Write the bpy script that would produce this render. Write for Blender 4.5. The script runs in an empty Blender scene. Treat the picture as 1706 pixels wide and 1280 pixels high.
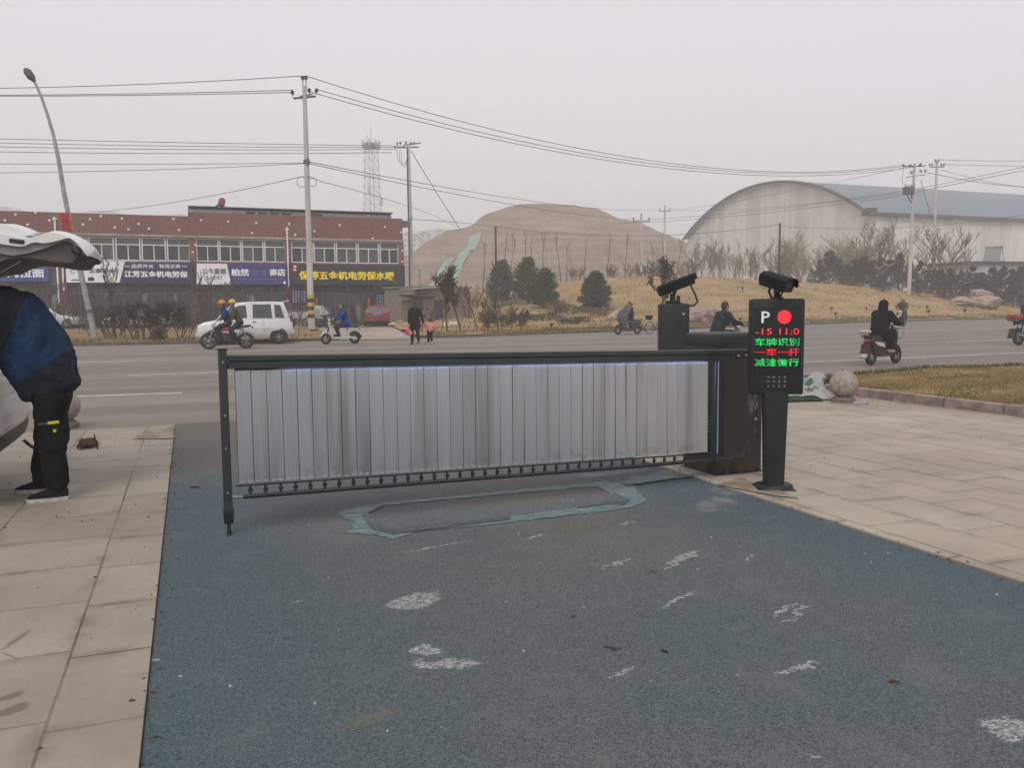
import bpy, bmesh, math, random
from mathutils import Vector, Matrix, Quaternion, noise
from mathutils.bvhtree import BVHTree
R = math.radians
SC = bpy.context.scene
COL = SC.collection

# ------------------------------------------------------------------ camera
FPX, CAMZ = 1400.0, 1.5                       # focal length in photo pixels, eye height
YAW, PITCH, ROLL = R(21.06), R(5.0), R(0.5)
_r0 = Vector((math.cos(YAW), -math.sin(YAW), 0))
_f = Vector((math.sin(YAW)*math.cos(PITCH), math.cos(YAW)*math.cos(PITCH), -math.sin(PITCH)))
_u0 = _r0.cross(_f)
_r = _r0*math.cos(ROLL) - _u0*math.sin(ROLL)
_u = _u0*math.cos(ROLL) + _r0*math.sin(ROLL)
cam = bpy.data.cameras.new('camera')
cam.sensor_width = 36.0
cam.lens = 36.0*FPX/1706.0
cam.clip_start, cam.clip_end = 0.1, 6000
cam_o = bpy.data.objects.new('camera', cam)
COL.objects.link(cam_o)
m3 = Matrix((_r, _u, -_f)).transposed()
cam_o.matrix_world = Matrix.Translation((0, 0, CAMZ)) @ m3.to_4x4()
SC.camera = cam_o

# ------------------------------------------------------------------ sky, sun, exposure
SUN_EL, SUN_AZ = R(46), R(212)
w = bpy.data.worlds.new('World'); SC.world = w; w.use_nodes = True
nt = w.node_tree; nt.nodes.clear()
out = nt.nodes.new('ShaderNodeOutputWorld'); bg = nt.nodes.new('ShaderNodeBackground')
sky = nt.nodes.new('ShaderNodeTexSky'); sky.sky_type = 'NISHITA'; sky.sun_disc = False
sky.sun_elevation = SUN_EL; sky.sun_rotation = SUN_AZ
sky.dust_density = 6.0; sky.air_density = 1.0; sky.altitude = 50
hs = nt.nodes.new('ShaderNodeHueSaturation'); hs.inputs['Saturation'].default_value = 0.12
mx = nt.nodes.new('ShaderNodeMix'); mx.data_type = 'RGBA'; mx.inputs[0].default_value = 0.86
mx.inputs[7].default_value = (6.74, 6.64, 6.92, 1)     # the even light of the overcast
nt.links.new(sky.outputs[0], hs.inputs['Color']); nt.links.new(hs.outputs[0], mx.inputs[6])
nt.links.new(mx.outputs[2], bg.inputs['Color']); bg.inputs['Strength'].default_value = 0.1
nt.links.new(bg.outputs[0], out.inputs['Surface'])
sl = bpy.data.lights.new('sun', 'SUN'); sl.energy = 1.15; sl.angle = R(25); sl.color = (1, 0.96, 0.9)
so = bpy.data.objects.new('sun', sl); COL.objects.link(so)
sd = Vector((math.sin(SUN_AZ)*math.cos(SUN_EL), math.cos(SUN_AZ)*math.cos(SUN_EL), math.sin(SUN_EL)))
so.rotation_euler = sd.to_track_quat('Z', 'Y').to_euler()
SC.view_settings.view_transform = 'Standard'; SC.view_settings.look = 'None'
SC.view_settings.exposure = 0.42; SC.view_settings.gamma = 1.0
try:
    SC.cycles.volume_bounces = 2
    SC.cycles.max_bounces = 6; SC.cycles.diffuse_bounces = 3; SC.cycles.glossy_bounces = 3
    SC.cycles.transparent_max_bounces = 8
except Exception:
    pass

# ------------------------------------------------------------------ measuring helpers
def ray(px, py):
    return (_f + _r*((px-853.0)/FPX) + _u*((640.0-py)/FPX))
EYE = Vector((0, 0, CAMZ))
def base_z(y):
    return 0.0108*max(0.0, min(y, 62.0)-11.0)
def G(px, py, lift=0.0):
    """ground point under a direction"""
    d = ray(px, py); s = CAMZ/max(1e-4, -d.z)
    for _ in range(25):
        p = EYE + d*s
        s += (base_z(p.y)+lift-p.z)/d.z if d.z < -1e-4 else 0
    return EYE + d*s
def PD(px, py, depth):
    return EYE + ray(px, py)*depth
def PY(px, py, Y):
    d = ray(px, py); return EYE + d*(Y/d.y)
def depth_of(p):
    return (Vector(p)-EYE).dot(_f)

# ------------------------------------------------------------------ mesh helpers
class MB:
    def __init__(s): s.bm = bmesh.new()
    def quad(s, *pts):
        vs = [s.bm.verts.new(p) for p in pts]
        try: return s.bm.faces.new(vs)
        except ValueError: pass
    def box(s, c, size, rot=None, bevel=0.0, seg=1):
        m = Matrix.Translation(c)
        if rot is not None:
            m = m @ (rot.to_4x4() if isinstance(rot, (Matrix, Quaternion)) and not isinstance(rot, Quaternion) else (rot.to_matrix().to_4x4() if isinstance(rot, Quaternion) else Matrix.Rotation(rot, 4, 'Z')))
        m = m @ Matrix.Diagonal((size[0], size[1], size[2], 1))
        if bevel > 0:
            t = bmesh.new(); bmesh.ops.create_cube(t, size=1.0, matrix=m)
            bmesh.ops.bevel(t, geom=t.edges[:], offset=bevel, segments=seg, affect='EDGES', profile=0.5)
            me = bpy.data.meshes.new('t'); t.to_mesh(me); t.free(); s.bm.from_mesh(me); bpy.data.meshes.remove(me)
        else:
            bmesh.ops.create_cube(s.bm, size=1.0, matrix=m)
        return s
    def bar(s, a, b, wd, ht, bevel=0.0):
        a, b = Vector(a), Vector(b); d = b-a
        q = d.to_track_quat('X', 'Z')
        return s.box((a+b)/2, (d.length, wd, ht), q, bevel)
    def cyl(s, a, b, r0, r1=None, n=12, caps=True):
        a, b = Vector(a), Vector(b); r1 = r0 if r1 is None else r1
        q = (b-a).to_track_quat('Z', 'Y')
        ra = []; rb = []
        for i in range(n):
            t = 2*math.pi*i/n; o = Vector((math.cos(t), math.sin(t), 0))
            ra.append(s.bm.verts.new(a + q @ (o*r0))); rb.append(s.bm.verts.new(b + q @ (o*r1)))
        for i in range(n):
            j = (i+1) % n; s.bm.faces.new((ra[i], ra[j], rb[j], rb[i]))
        if caps:
            s.bm.faces.new(ra[::-1]); s.bm.faces.new(rb)
        return s
    def tube(s, pts, rad, n=8, caps=True):
        pts = [Vector(p) for p in pts]
        if not isinstance(rad, (list, tuple)): rad = [rad]*len(pts)
        rings = []; q = None
        for i, p in enumerate(pts):
            d = (pts[min(i+1, len(pts)-1)]-pts[max(i-1, 0)])
            if d.length < 1e-9: d = Vector((0, 0, 1))
            if q is None: q = d.to_track_quat('Z', 'Y')
            else:
                z = q @ Vector((0, 0, 1)); q = z.rotation_difference(d.normalized()) @ q
            rings.append([s.bm.verts.new(p + q @ Vector((math.cos(2*math.pi*k/n)*rad[i], math.sin(2*math.pi*k/n)*rad[i], 0))) for k in range(n)])
        for a, b in zip(rings, rings[1:]):
            for k in range(n):
                j = (k+1) % n; s.bm.faces.new((a[k], a[j], b[j], b[k]))
        if caps and n > 2:
            s.bm.faces.new(rings[0][::-1]); s.bm.faces.new(rings[-1])
        return s
    def ball(s, c, r, seg=14, rot=None):
        if not isinstance(r, (tuple, list)): r = (r, r, r)
        m = Matrix.Translation(c)
        if rot is not None: m = m @ (rot.to_matrix().to_4x4() if isinstance(rot, Quaternion) else rot.to_4x4())
        m = m @ Matrix.Diagonal((r[0], r[1], r[2], 1))
        bmesh.ops.create_uvsphere(s.bm, u_segments=seg, v_segments=max(6, seg*2//3), radius=1.0, matrix=m)
        return s
    def ico(s, c, r, sub=2, jit=0.0, seed=0):
        t = bmesh.new(); bmesh.ops.create_icosphere(t, subdivisions=sub, radius=1.0)
        if not isinstance(r, (tuple, list)): r = (r, r, r)
        for v in t.verts:
            k = 1.0 + jit*noise.fractal(v.co*1.3+Vector((seed*7.1, seed, 3)), 1.0, 2.0, 3)
            v.co = Vector((v.co.x*r[0]*k, v.co.y*r[1]*k, v.co.z*r[2]*k)) + Vector(c)
        me = bpy.data.meshes.new('t'); t.to_mesh(me); t.free(); s.bm.from_mesh(me); bpy.data.meshes.remove(me)
        return s
    def loft(s, rings, caps=True, closed=True):
        vs = [[s.bm.verts.new(p) for p in r] for r in rings]
        n = len(rings[0])
        for a, b in zip(vs, vs[1:]):
            for k in range(n if closed else n-1):
                j = (k+1) % n
                s.bm.faces.new((a[k], a[j], b[j], b[k]))
        if caps and closed:
            s.bm.faces.new(vs[0][::-1]); s.bm.faces.new(vs[-1])
        return s
    def prism(s, poly, vec):
        """polygon (3-D points) extruded along vec"""
        vec = Vector(vec); a = [s.bm.verts.new(Vector(p)) for p in poly]; b = [s.bm.verts.new(Vector(p)+vec) for p in poly]
        n = len(poly)
        s.bm.faces.new(a[::-1]); s.bm.faces.new(b)
        for k in range(n):
            j = (k+1) % n; s.bm.faces.new((a[k], a[j], b[j], b[k]))
        return s
    def ring(s, c, axis, R0, r, n=24, m=8):
        c = Vector(c); q = Vector(axis).to_track_quat('Z', 'Y')
        vs = [[s.bm.verts.new(c + q @ Vector(((R0+r*math.cos(b))*math.cos(a), (R0+r*math.cos(b))*math.sin(a), r*math.sin(b))))
               for b in [2*math.pi*j/m for j in range(m)]] for a in [2*math.pi*i/n for i in range(n)]]
        for i in range(n):
            for j in range(m):
                s.bm.faces.new((vs[i][j], vs[(i+1) % n][j], vs[(i+1) % n][(j+1) % m], vs[i][(j+1) % m]))
        return s
    def add_mesh(s, me, mtx=None):
        t = bmesh.new(); t.from_mesh(me)
        if mtx is not None: bmesh.ops.transform(t, matrix=mtx, verts=t.verts)
        m2 = bpy.data.meshes.new('t'); t.to_mesh(m2); t.free(); s.bm.from_mesh(m2); bpy.data.meshes.remove(m2)
        return s
    def mesh(s, name, mat, smooth=40, fix=True):
        me = bpy.data.meshes.new(name)
        if fix: bmesh.ops.recalc_face_normals(s.bm, faces=s.bm.faces[:])
        s.bm.to_mesh(me); s.bm.free()
        if mat: me.materials.append(mat)
        if smooth:
            me.polygons.foreach_set('use_smooth', [True]*len(me.polygons))
            try: me.set_sharp_from_angle(angle=R(smooth))
            except Exception: pass
        return me
    def build(s, name, mat, parent=None, smooth=40, fix=True, loc=None):
        o = bpy.data.objects.new(name, s.mesh(name, mat, smooth, fix)); COL.objects.link(o)
        if parent is not None: o.parent = parent
        if loc is not None: o.location = loc
        return o

def tag(o, label=None, cat=None, group=None, kind=None):
    if label: o['label'] = label
    if cat: o['category'] = cat
    if group: o['group'] = group
    if kind: o['kind'] = kind
    return o
def empty(name, loc, rz=0.0, label=None, cat=None, group=None):
    o = bpy.data.objects.new(name, None); COL.objects.link(o); o.location = loc; o.rotation_euler = (0, 0, rz)
    o.empty_display_size = 0.1
    return tag(o, label, cat, group)
def struct(o): o['kind'] = 'structure'; return o
def kids(o): return [c for c in bpy.data.objects if c.parent == o]
def copy_tree(o, loc, rz=None, scale=None, label=None, parent=None, top=True):
    c = o.copy(); COL.objects.link(c)
    if top:
        c.location = loc
        if rz is not None: c.rotation_euler = (0, 0, rz)
        if scale is not None: c.scale = (scale, scale, scale) if not isinstance(scale, tuple) else scale
        if label: c['label'] = label
    else: c.parent = parent
    for ch in kids(o): copy_tree(ch, None, parent=c, top=False)
    return c

# ------------------------------------------------------------------ material helpers
def s2l(v):
    v /= 255.0
    return v/12.92 if v <= 0.04045 else ((v+0.055)/1.055)**2.4
def C8(r, g, b, k=1.0): return (min(1, s2l(r)*k), min(1, s2l(g)*k), min(1, s2l(b)*k))
class NT:
    def __init__(s, name):
        s.m = bpy.data.materials.new(name); s.m.use_nodes = True; s.t = s.m.node_tree
        s.b = s.t.nodes['Principled BSDF']
    def n(s, typ, **kw):
        nd = s.t.nodes.new(typ)
        for k, v in kw.items():
            if hasattr(nd, k): setattr(nd, k, v)
        return nd
    def L(s, a, b): s.t.links.new(a, b)
    def val(s, sock, v):
        if hasattr(v, 'is_linked') or isinstance(v, bpy.types.NodeSocket): s.L(v, sock)
        else: sock.default_value = v
    def math(s, op, a, b=None, c=None, clamp=False):
        nd = s.n('ShaderNodeMath', operation=op); nd.use_clamp = clamp
        s.val(nd.inputs[0], a)
        if b is not None: s.val(nd.inputs[1], b)
        if c is not None: s.val(nd.inputs[2], c)
        return nd.outputs[0]
    def mix(s, f, a, b, blend='MIX'):
        nd = s.n('ShaderNodeMix', data_type='RGBA', blend_type=blend)
        s.val(nd.inputs[0], f)
        for i, v in ((6, a), (7, b)):
            if isinstance(v, tuple): nd.inputs[i].default_value = (v[0], v[1], v[2], 1)
            else: s.L(v, nd.inputs[i])
        return nd.outputs[2]
    def ramp(s, f, lo, hi, smooth=True):
        nd = s.n('ShaderNodeMapRange', interpolation_type='SMOOTHSTEP' if smooth else 'LINEAR')
        s.val(nd.inputs[0], f); nd.inputs[1].default_value = lo; nd.inputs[2].default_value = hi
        return nd.outputs[0]
    def pos(s, world=False):
        if world: return s.n('ShaderNodeNewGeometry').outputs['Position']
        return s.n('ShaderNodeTexCoord').outputs['Object']
    def mapping(s, v, scale=(1, 1, 1), rot=(0, 0, 0), loc=(0, 0, 0)):
        nd = s.n('ShaderNodeMapping'); s.L(v, nd.inputs[0])
        nd.inputs[1].default_value = loc; nd.inputs[2].default_value = rot; nd.inputs[3].default_value = scale
        return nd.outputs[0]
    def noise(s, v, scale, detail=4, rough=0.55, dist=0.0):
        nd = s.n('ShaderNodeTexNoise'); s.L(v, nd.inputs['Vector'])
        nd.inputs['Scale'].default_value = scale; nd.inputs['Detail'].default_value = detail
        nd.inputs['Roughness'].default_value = rough; nd.inputs['Distortion'].default_value = dist
        return nd.outputs[0]
    def sep(s, v):
        nd = s.n('ShaderNodeSeparateXYZ'); s.L(v, nd.inputs[0]); return nd.outputs
    def bump(s, h, strength=0.3, dist=0.01):
        nd = s.n('ShaderNodeBump'); s.L(h, nd.inputs['Height']); nd.inputs['Strength'].default_value = strength
        nd.inputs['Distance'].default_value = dist; s.L(nd.outputs[0], s.b.inputs['Normal'])
    def col(s, c):
        if isinstance(c, tuple): s.b.inputs['Base Color'].default_value = (c[0], c[1], c[2], 1)
        else: s.L(c, s.b.inputs['Base Color'])
    def done(s, rough=0.7, metal=0.0, spec=0.5, coat=0.0):
        if isinstance(rough, float) or isinstance(rough, int): s.b.inputs['Roughness'].default_value = rough
        else: s.L(rough, s.b.inputs['Roughness'])
        s.b.inputs['Metallic'].default_value = metal
        s.b.inputs['Specular IOR Level'].default_value = spec
        if coat: s.b.inputs['Coat Weight'].default_value = coat; s.b.inputs['Coat Roughness'].default_value = 0.08
        return s.m
_cache = {}
def M(name, c1, c2=None, scale=6.0, rough=0.7, metal=0.0, bump=0.0, spec=0.5, coat=0.0, world=False, stretch=(1, 1, 1), lo=0.35, hi=0.65, detail=4, bdist=0.01):
    """a base colour mottled towards a second one, with some grain"""
    if name in _cache: return _cache[name]
    t = NT(name); v = t.mapping(t.pos(world), stretch)
    if c2 is None: c2 = tuple(x*0.82 for x in c1)
    f = t.noise(v, scale, detail)
    t.col(t.mix(t.ramp(f, lo, hi), c1, c2))
    if bump: t.bump(t.noise(v, scale*5, 3), bump, bdist)
    _cache[name] = t.done(rough, metal, spec, coat)
    return _cache[name]
def EM(name, c, s):
    if name in _cache: return _cache[name]
    t = NT(name); t.col(tuple(x*0.2 for x in c)); t.b.inputs['Emission Color'].default_value = (*c, 1); t.b.inputs['Emission Strength'].default_value = s
    _cache[name] = t.done(0.5); return _cache[name]

def text_mesh(body, width, height, depth=0.01, bold=0.0):
    """lettering in the XZ plane facing -Y, centred on the origin, fitted to width x height"""
    cu = bpy.data.curves.new('lettering', 'FONT'); cu.body = body; cu.extrude = 0.001; cu.offset = min(bold, .011)
    cu.align_x = 'CENTER'; cu.resolution_u = 2
    o = bpy.data.objects.new('lettering', cu); COL.objects.link(o)
    dg = bpy.context.evaluated_depsgraph_get(); me = bpy.data.meshes.new_from_object(o.evaluated_get(dg))
    bpy.data.objects.remove(o); bpy.data.curves.remove(cu)
    xs = [v.co.x for v in me.vertices]; ys = [v.co.y for v in me.vertices]
    cx, cy, sx, sy = (min(xs)+max(xs))/2, (min(ys)+max(ys))/2, width/(max(xs)-min(xs)), height/(max(ys)-min(ys))
    for v in me.vertices:
        x, y, z = v.co; v.co = ((x-cx)*sx, -z/0.001*depth*0.5 - depth*0.5, (y-cy)*sy)
    return me
# ================================================================== THE SETTING
rnd = random.Random(7)
def lerp_tab(tab, x):
    if x <= tab[0][0]: return tab[0][1]
    for (a, va), (b, vb) in zip(tab, tab[1:]):
        if x <= b:
            t = (x-a)/(b-a); return va+(vb-va)*t
    return tab[-1][1]
def sstep(a, b, x):
    t = max(0.0, min(1.0, (x-a)/(b-a))); return t*t*(3-2*t)
KT = [(-200, 36.0), (-60, 36.4), (-4.4, 36.3), (0.6, 36.0), (4.2, 36.2), (8, 36.5), (11.4, 37.1), (16, 38.3), (21.2, 39.8), (30, 42.9), (38.9, 46.0), (50.5, 48.9), (63, 50.7), (90, 54), (260, 75)]
def K(x): return sum(lerp_tab(KT, x+d) for d in (-4, -2, 0, 2, 4))/5
NTAB = [(-200, 12.0), (4.15, 12.0), (11, 13.5), (260, 13.9)]
def NE(x): return lerp_tab(NTAB, x)
CH, CW = 4.15, -0.2      # right and left edges of the blue driveway

# --- ground: one sheet out to the horizon
b = MB()
xs = [-1500, -300, 0, 300, 1500]; ys = [-60, 11, 62, 400, 1500]
for i in range(4):
    for j in range(4):
        b.quad(*[(xs[p], ys[q], base_z(ys[q])-0.012) for p, q in ((i, j), (i+1, j), (i+1, j+1), (i, j+1))])
struct(b.build('ground', M('dusty_ground', C8(150, 132, 112, .8), C8(120, 108, 92, .8), .15, .95, world=True), smooth=0))

# --- road
t = NT('asphalt'); P = t.pos(True)
st = t.noise(t.mapping(P, (.012, .55, 1)), 1.0, 5, .6); st2 = t.noise(t.mapping(P, (.05, 2.2, 1)), 1.0, 3)
pat = t.noise(P, .12, 5); gr = t.noise(P, 55, 2)
c = t.mix(t.ramp(st, .36, .62), C8(164, 152, 142, .64), C8(134, 122, 114, .64))
c = t.mix(t.math('MULTIPLY', t.ramp(st2, .5, .72), .45), c, C8(168, 156, 146, .62))
c = t.mix(t.math('MULTIPLY', t.ramp(pat, .5, .7), .5), c, C8(150, 128, 112, .62))
vor = t.n('ShaderNodeTexVoronoi', feature='DISTANCE_TO_EDGE'); t.L(t.mapping(t.noise(P, .3, 2), (1, 1, 1)), vor.inputs[0])
c = t.mix(t.math('MULTIPLY', t.ramp(gr, .4, .75), .35), c, C8(96, 88, 84, .6))
t.col(c); t.bump(gr, .25, .006); asphalt = t.done(.82)
b = MB(); xs = [-200+4*i for i in range(int(460/4)+1)]
for x0, x1 in zip(xs, xs[1:]):
    r0 = [(x0, NE(x0)), (x0, K(x0))]; r1 = [(x1, NE(x1)), (x1, K(x1))]
    f = lambda p: (p[0], p[1], base_z(p[1]))
    b.quad(f(r0[0]), f(r1[0]), f(r1[1]), f(r0[1]))
struct(b.build('road', asphalt, smooth=0))
# markings
t = NT('road_paint'); P = t.pos(True); nn = t.noise(P, 6, 6, .7)
t.col(t.mix(t.ramp(nn, .42, .66), C8(215, 212, 208, .8), C8(160, 148, 138, .7))); paint = t.done(.7)
def line_seg(x0, x1, y0, y1, wd=.17):
    m = MB()
    a = (x0, y0-wd/2), (x1, y1-wd/2), (x1, y1+wd/2), (x0, y0+wd/2)
    m.quad(*[(p[0], p[1], base_z(p[1])+.004) for p in a])
    struct(m.build('road_marking', paint, smooth=0))
for px0, py0, px1, py1 in ((128, 661, 303, 655), (212, 626, 372, 620.3), (60, 606.5, 222, 602)):
    a, c_ = G(px0, py0), G(px1, py1); line_seg(a.x, c_.x, a.y, c_.y)
for px0, py0, px1, py1 in ((1130, 612, 1429, 600), (1429, 600, 1760, 585.3), (1150, 588.6, 1300, 582.4), (1334, 581, 1425, 577.3), (1575, 570.3, 1690, 565.2), (1730, 563.5, 1800, 560)):
    a, c_ = G(px0, py0), G(px1, py1); line_seg(a.x, c_.x, a.y, c_.y)

# --- far kerb: a real step
kerbm = M('kerb_stone', C8(120, 106, 96, .7), C8(92, 84, 78, .7), 2.5, .9, bump=.2, world=True)
b = MB(); prev = None
xs = [-200, -120, -60]+[-40+1.5*i for i in range(130)]+[200, 260]
for x in xs:
    y = K(x); z = base_z(y); top = .13
    if 6.0 < x < 9.6: top = .035
    sec = [(x, y, z-.02), (x, y+.02, z+top), (x, y+.16, z+top), (x, y+.17, z-.02)]
    if prev: 
        for k in range(3): b.quad(prev[k], sec[k], sec[k+1], prev[k+1])
    prev = sec
struct(b.build('far_kerb', kerbm, smooth=0))

# --- dry grass materials
def grass_mat(name, ca, cb, cc, green, gth=(.5, .7)):
    t = NT(name); P = t.pos(True)
    n1 = t.noise(t.mapping(P, (.3, .55, .3)), 1.0, 6, .65); n2 = t.noise(P, 2.3, 5, .7); n3 = t.noise(P, 14, 3, .7); n4 = t.noise(P, .11, 4)
    c = t.mix(t.ramp(n1, .36, .64), ca, cb)
    c = t.mix(t.math('MULTIPLY', t.ramp(n2, .48, .7), .7), c, cc)
    c = t.mix(t.math('MULTIPLY', t.ramp(n4, *gth), .75), c, green)
    c = t.mix(t.math('MULTIPLY', t.ramp(n3, .5, .8), .5), c, tuple(k*.55 for k in cb))
    t.col(c); t.bump(n3, .6, .08); return t.done(.95, spec=.1)
g_dry = grass_mat('dry_grass', C8(186, 158, 118, .78), C8(160, 132, 94, .78), C8(140, 118, 78, .75), C8(134, 128, 78, .75), (.56, .78))
g_verge = grass_mat('verge_grass', C8(172, 144, 104, .75), C8(142, 116, 84, .75), C8(130, 118, 70, .7), C8(126, 126, 66, .75))
g_lawn = grass_mat('lawn_grass', C8(172, 146, 104, .72), C8(136, 112, 78, .7), C8(120, 104, 62, .7), C8(96, 98, 50, .7), (.5, .68))

# --- left verge between road and forecourt
def vy1(x): return 55.0+.05*x
b = MB(); xs = [-120, -90, -60]+[-40+1.5*i for i in range(34)]
def dl(y):  # left edge of the concrete drive at this y
    return 7.92+(5.9-7.92)*(57.1-y)/(57.1-37.8)
rows = []
for i in range(13):
    s = i/12; row = []
    for x in xs:
        y = K(x)+.165+(vy1(x)-K(x)-.165)*s
        xx = min(x, dl(y)) if x < 9 else dl(y)
        z = base_z(y)+.115+.06*noise.noise(Vector((xx*.3, y*.3, 0)))*min(1, i, 12-i)
        row.append(b.bm.verts.new((xx, y, z)))
    rows.append(row)
for r0, r1 in zip(rows, rows[1:]):
    for k in range(len(xs)-1):
        if (r0[k].co-r0[k+1].co).length > 1e-3 and (r1[k].co-r1[k+1].co).length > 1e-3: b.bm.faces.new((r0[k], r0[k+1], r1[k+1], r1[k]))
struct(b.build('verge', g_verge))
# concrete drive and forecourt
conc = M('concrete_drive', C8(188, 172, 156, .72), C8(164, 148, 134, .7), .35, .9, bump=.15, world=True)
b = MB()
dr = [G(546, 567.3), G(690, 566.8), G(650, 546)+Vector((.2, 0, 0)), G(524, 547)]
n = 8
for i in range(n):
    s0, s1 = i/n, (i+1)/n
    f = lambda a, c_, s: (lambda p: (p.x, p.y, base_z(p.y)+.02))(a.lerp(c_, s))
    b.quad(f(dr[0], dr[3], s0), f(dr[1], dr[2], s0), f(dr[1], dr[2], s1), f(dr[0], dr[3], s1))
struct(b.build('drive', conc, smooth=0))
b = MB(); b.quad((-80, 55, base_z(55)+.012), (30, 56, base_z(56)+.012), (30, 70, base_z(70)+.012), (-80, 70, base_z(70)+.012))
struct(b.build('forecourt', M('forecourt_paving', C8(160, 146, 132, .7), C8(130, 118, 108, .7), .6, .9, world=True), smooth=0))

# --- grassy rise on the far side, right
HT = [(8, .0), (16, .3), (22, .6), (28, 1.6), (32, 3.0), (36.5, 3.9), (44, 3.95), (56, 3.6), (64, 3.0), (72, 2.4), (80, 1.7), (100, 1.0), (200, .6)]
def yc(x): return 72.0-.12*(x-36)
def TZ(x, y):
    k = K(x)+.165; z = base_z(y)+.12
    if y > k:
        h = lerp_tab(HT, x)*.5+.25*lerp_tab(HT, x-2.5)+.25*lerp_tab(HT, x+2.5)
        z += h*(.25*min(1, (y-k)/max(4, yc(x)-k))+.75*sstep(k+1.0, yc(x), y))
        z += .16*noise.noise(Vector((x*.12, y*.12, 2)))*sstep(k, k+6, y)+.07*noise.noise(Vector((x*.5, y*.6, 5)))*sstep(k, k+4, y)
    return z
def GT(px, py):
    """where a direction meets the rise"""
    d = ray(px, py); s = 40.0; last = None
    while s < 260:
        p = EYE+d*s
        if p.z < TZ(p.x, p.y):
            return Vector((p.x, p.y, TZ(p.x, p.y)))
        s += .15
    return EYE+d*90
b = MB(); rows = []
ts = [0, .5, 1, 1.6, 2.4]+[3.4+1.2*i for i in range(40)]+[55, 62, 72, 85, 100, 130]
xs = [9.6+.4*i for i in range(8)]+[13+1.3*i for i in range(90)]+[135, 150, 180, 220]
for tt in ts:
    row = []
    for x in xs:
        y = K(x)+.165+tt
        xx = x
        if x < 13: xx = max(x, 9.6+(12.9-9.6)*min(1, (y-36.2)/20)) if x < 12.5 else x
        row.append(b.bm.verts.new((xx+(.0005*x), y, TZ(xx, y))))
    rows.append(row)
for r0, r1 in zip(rows, rows[1:]):
    for k in range(len(xs)-1): 
        try: b.bm.faces.new((r0[k], r0[k+1], r1[k+1], r1[k]))
        except ValueError: pass
bmesh.ops.remove_doubles(b.bm, verts=b.bm.verts[:], dist=.0001)
struct(b.build('grassy_hillside', g_dry))

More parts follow.
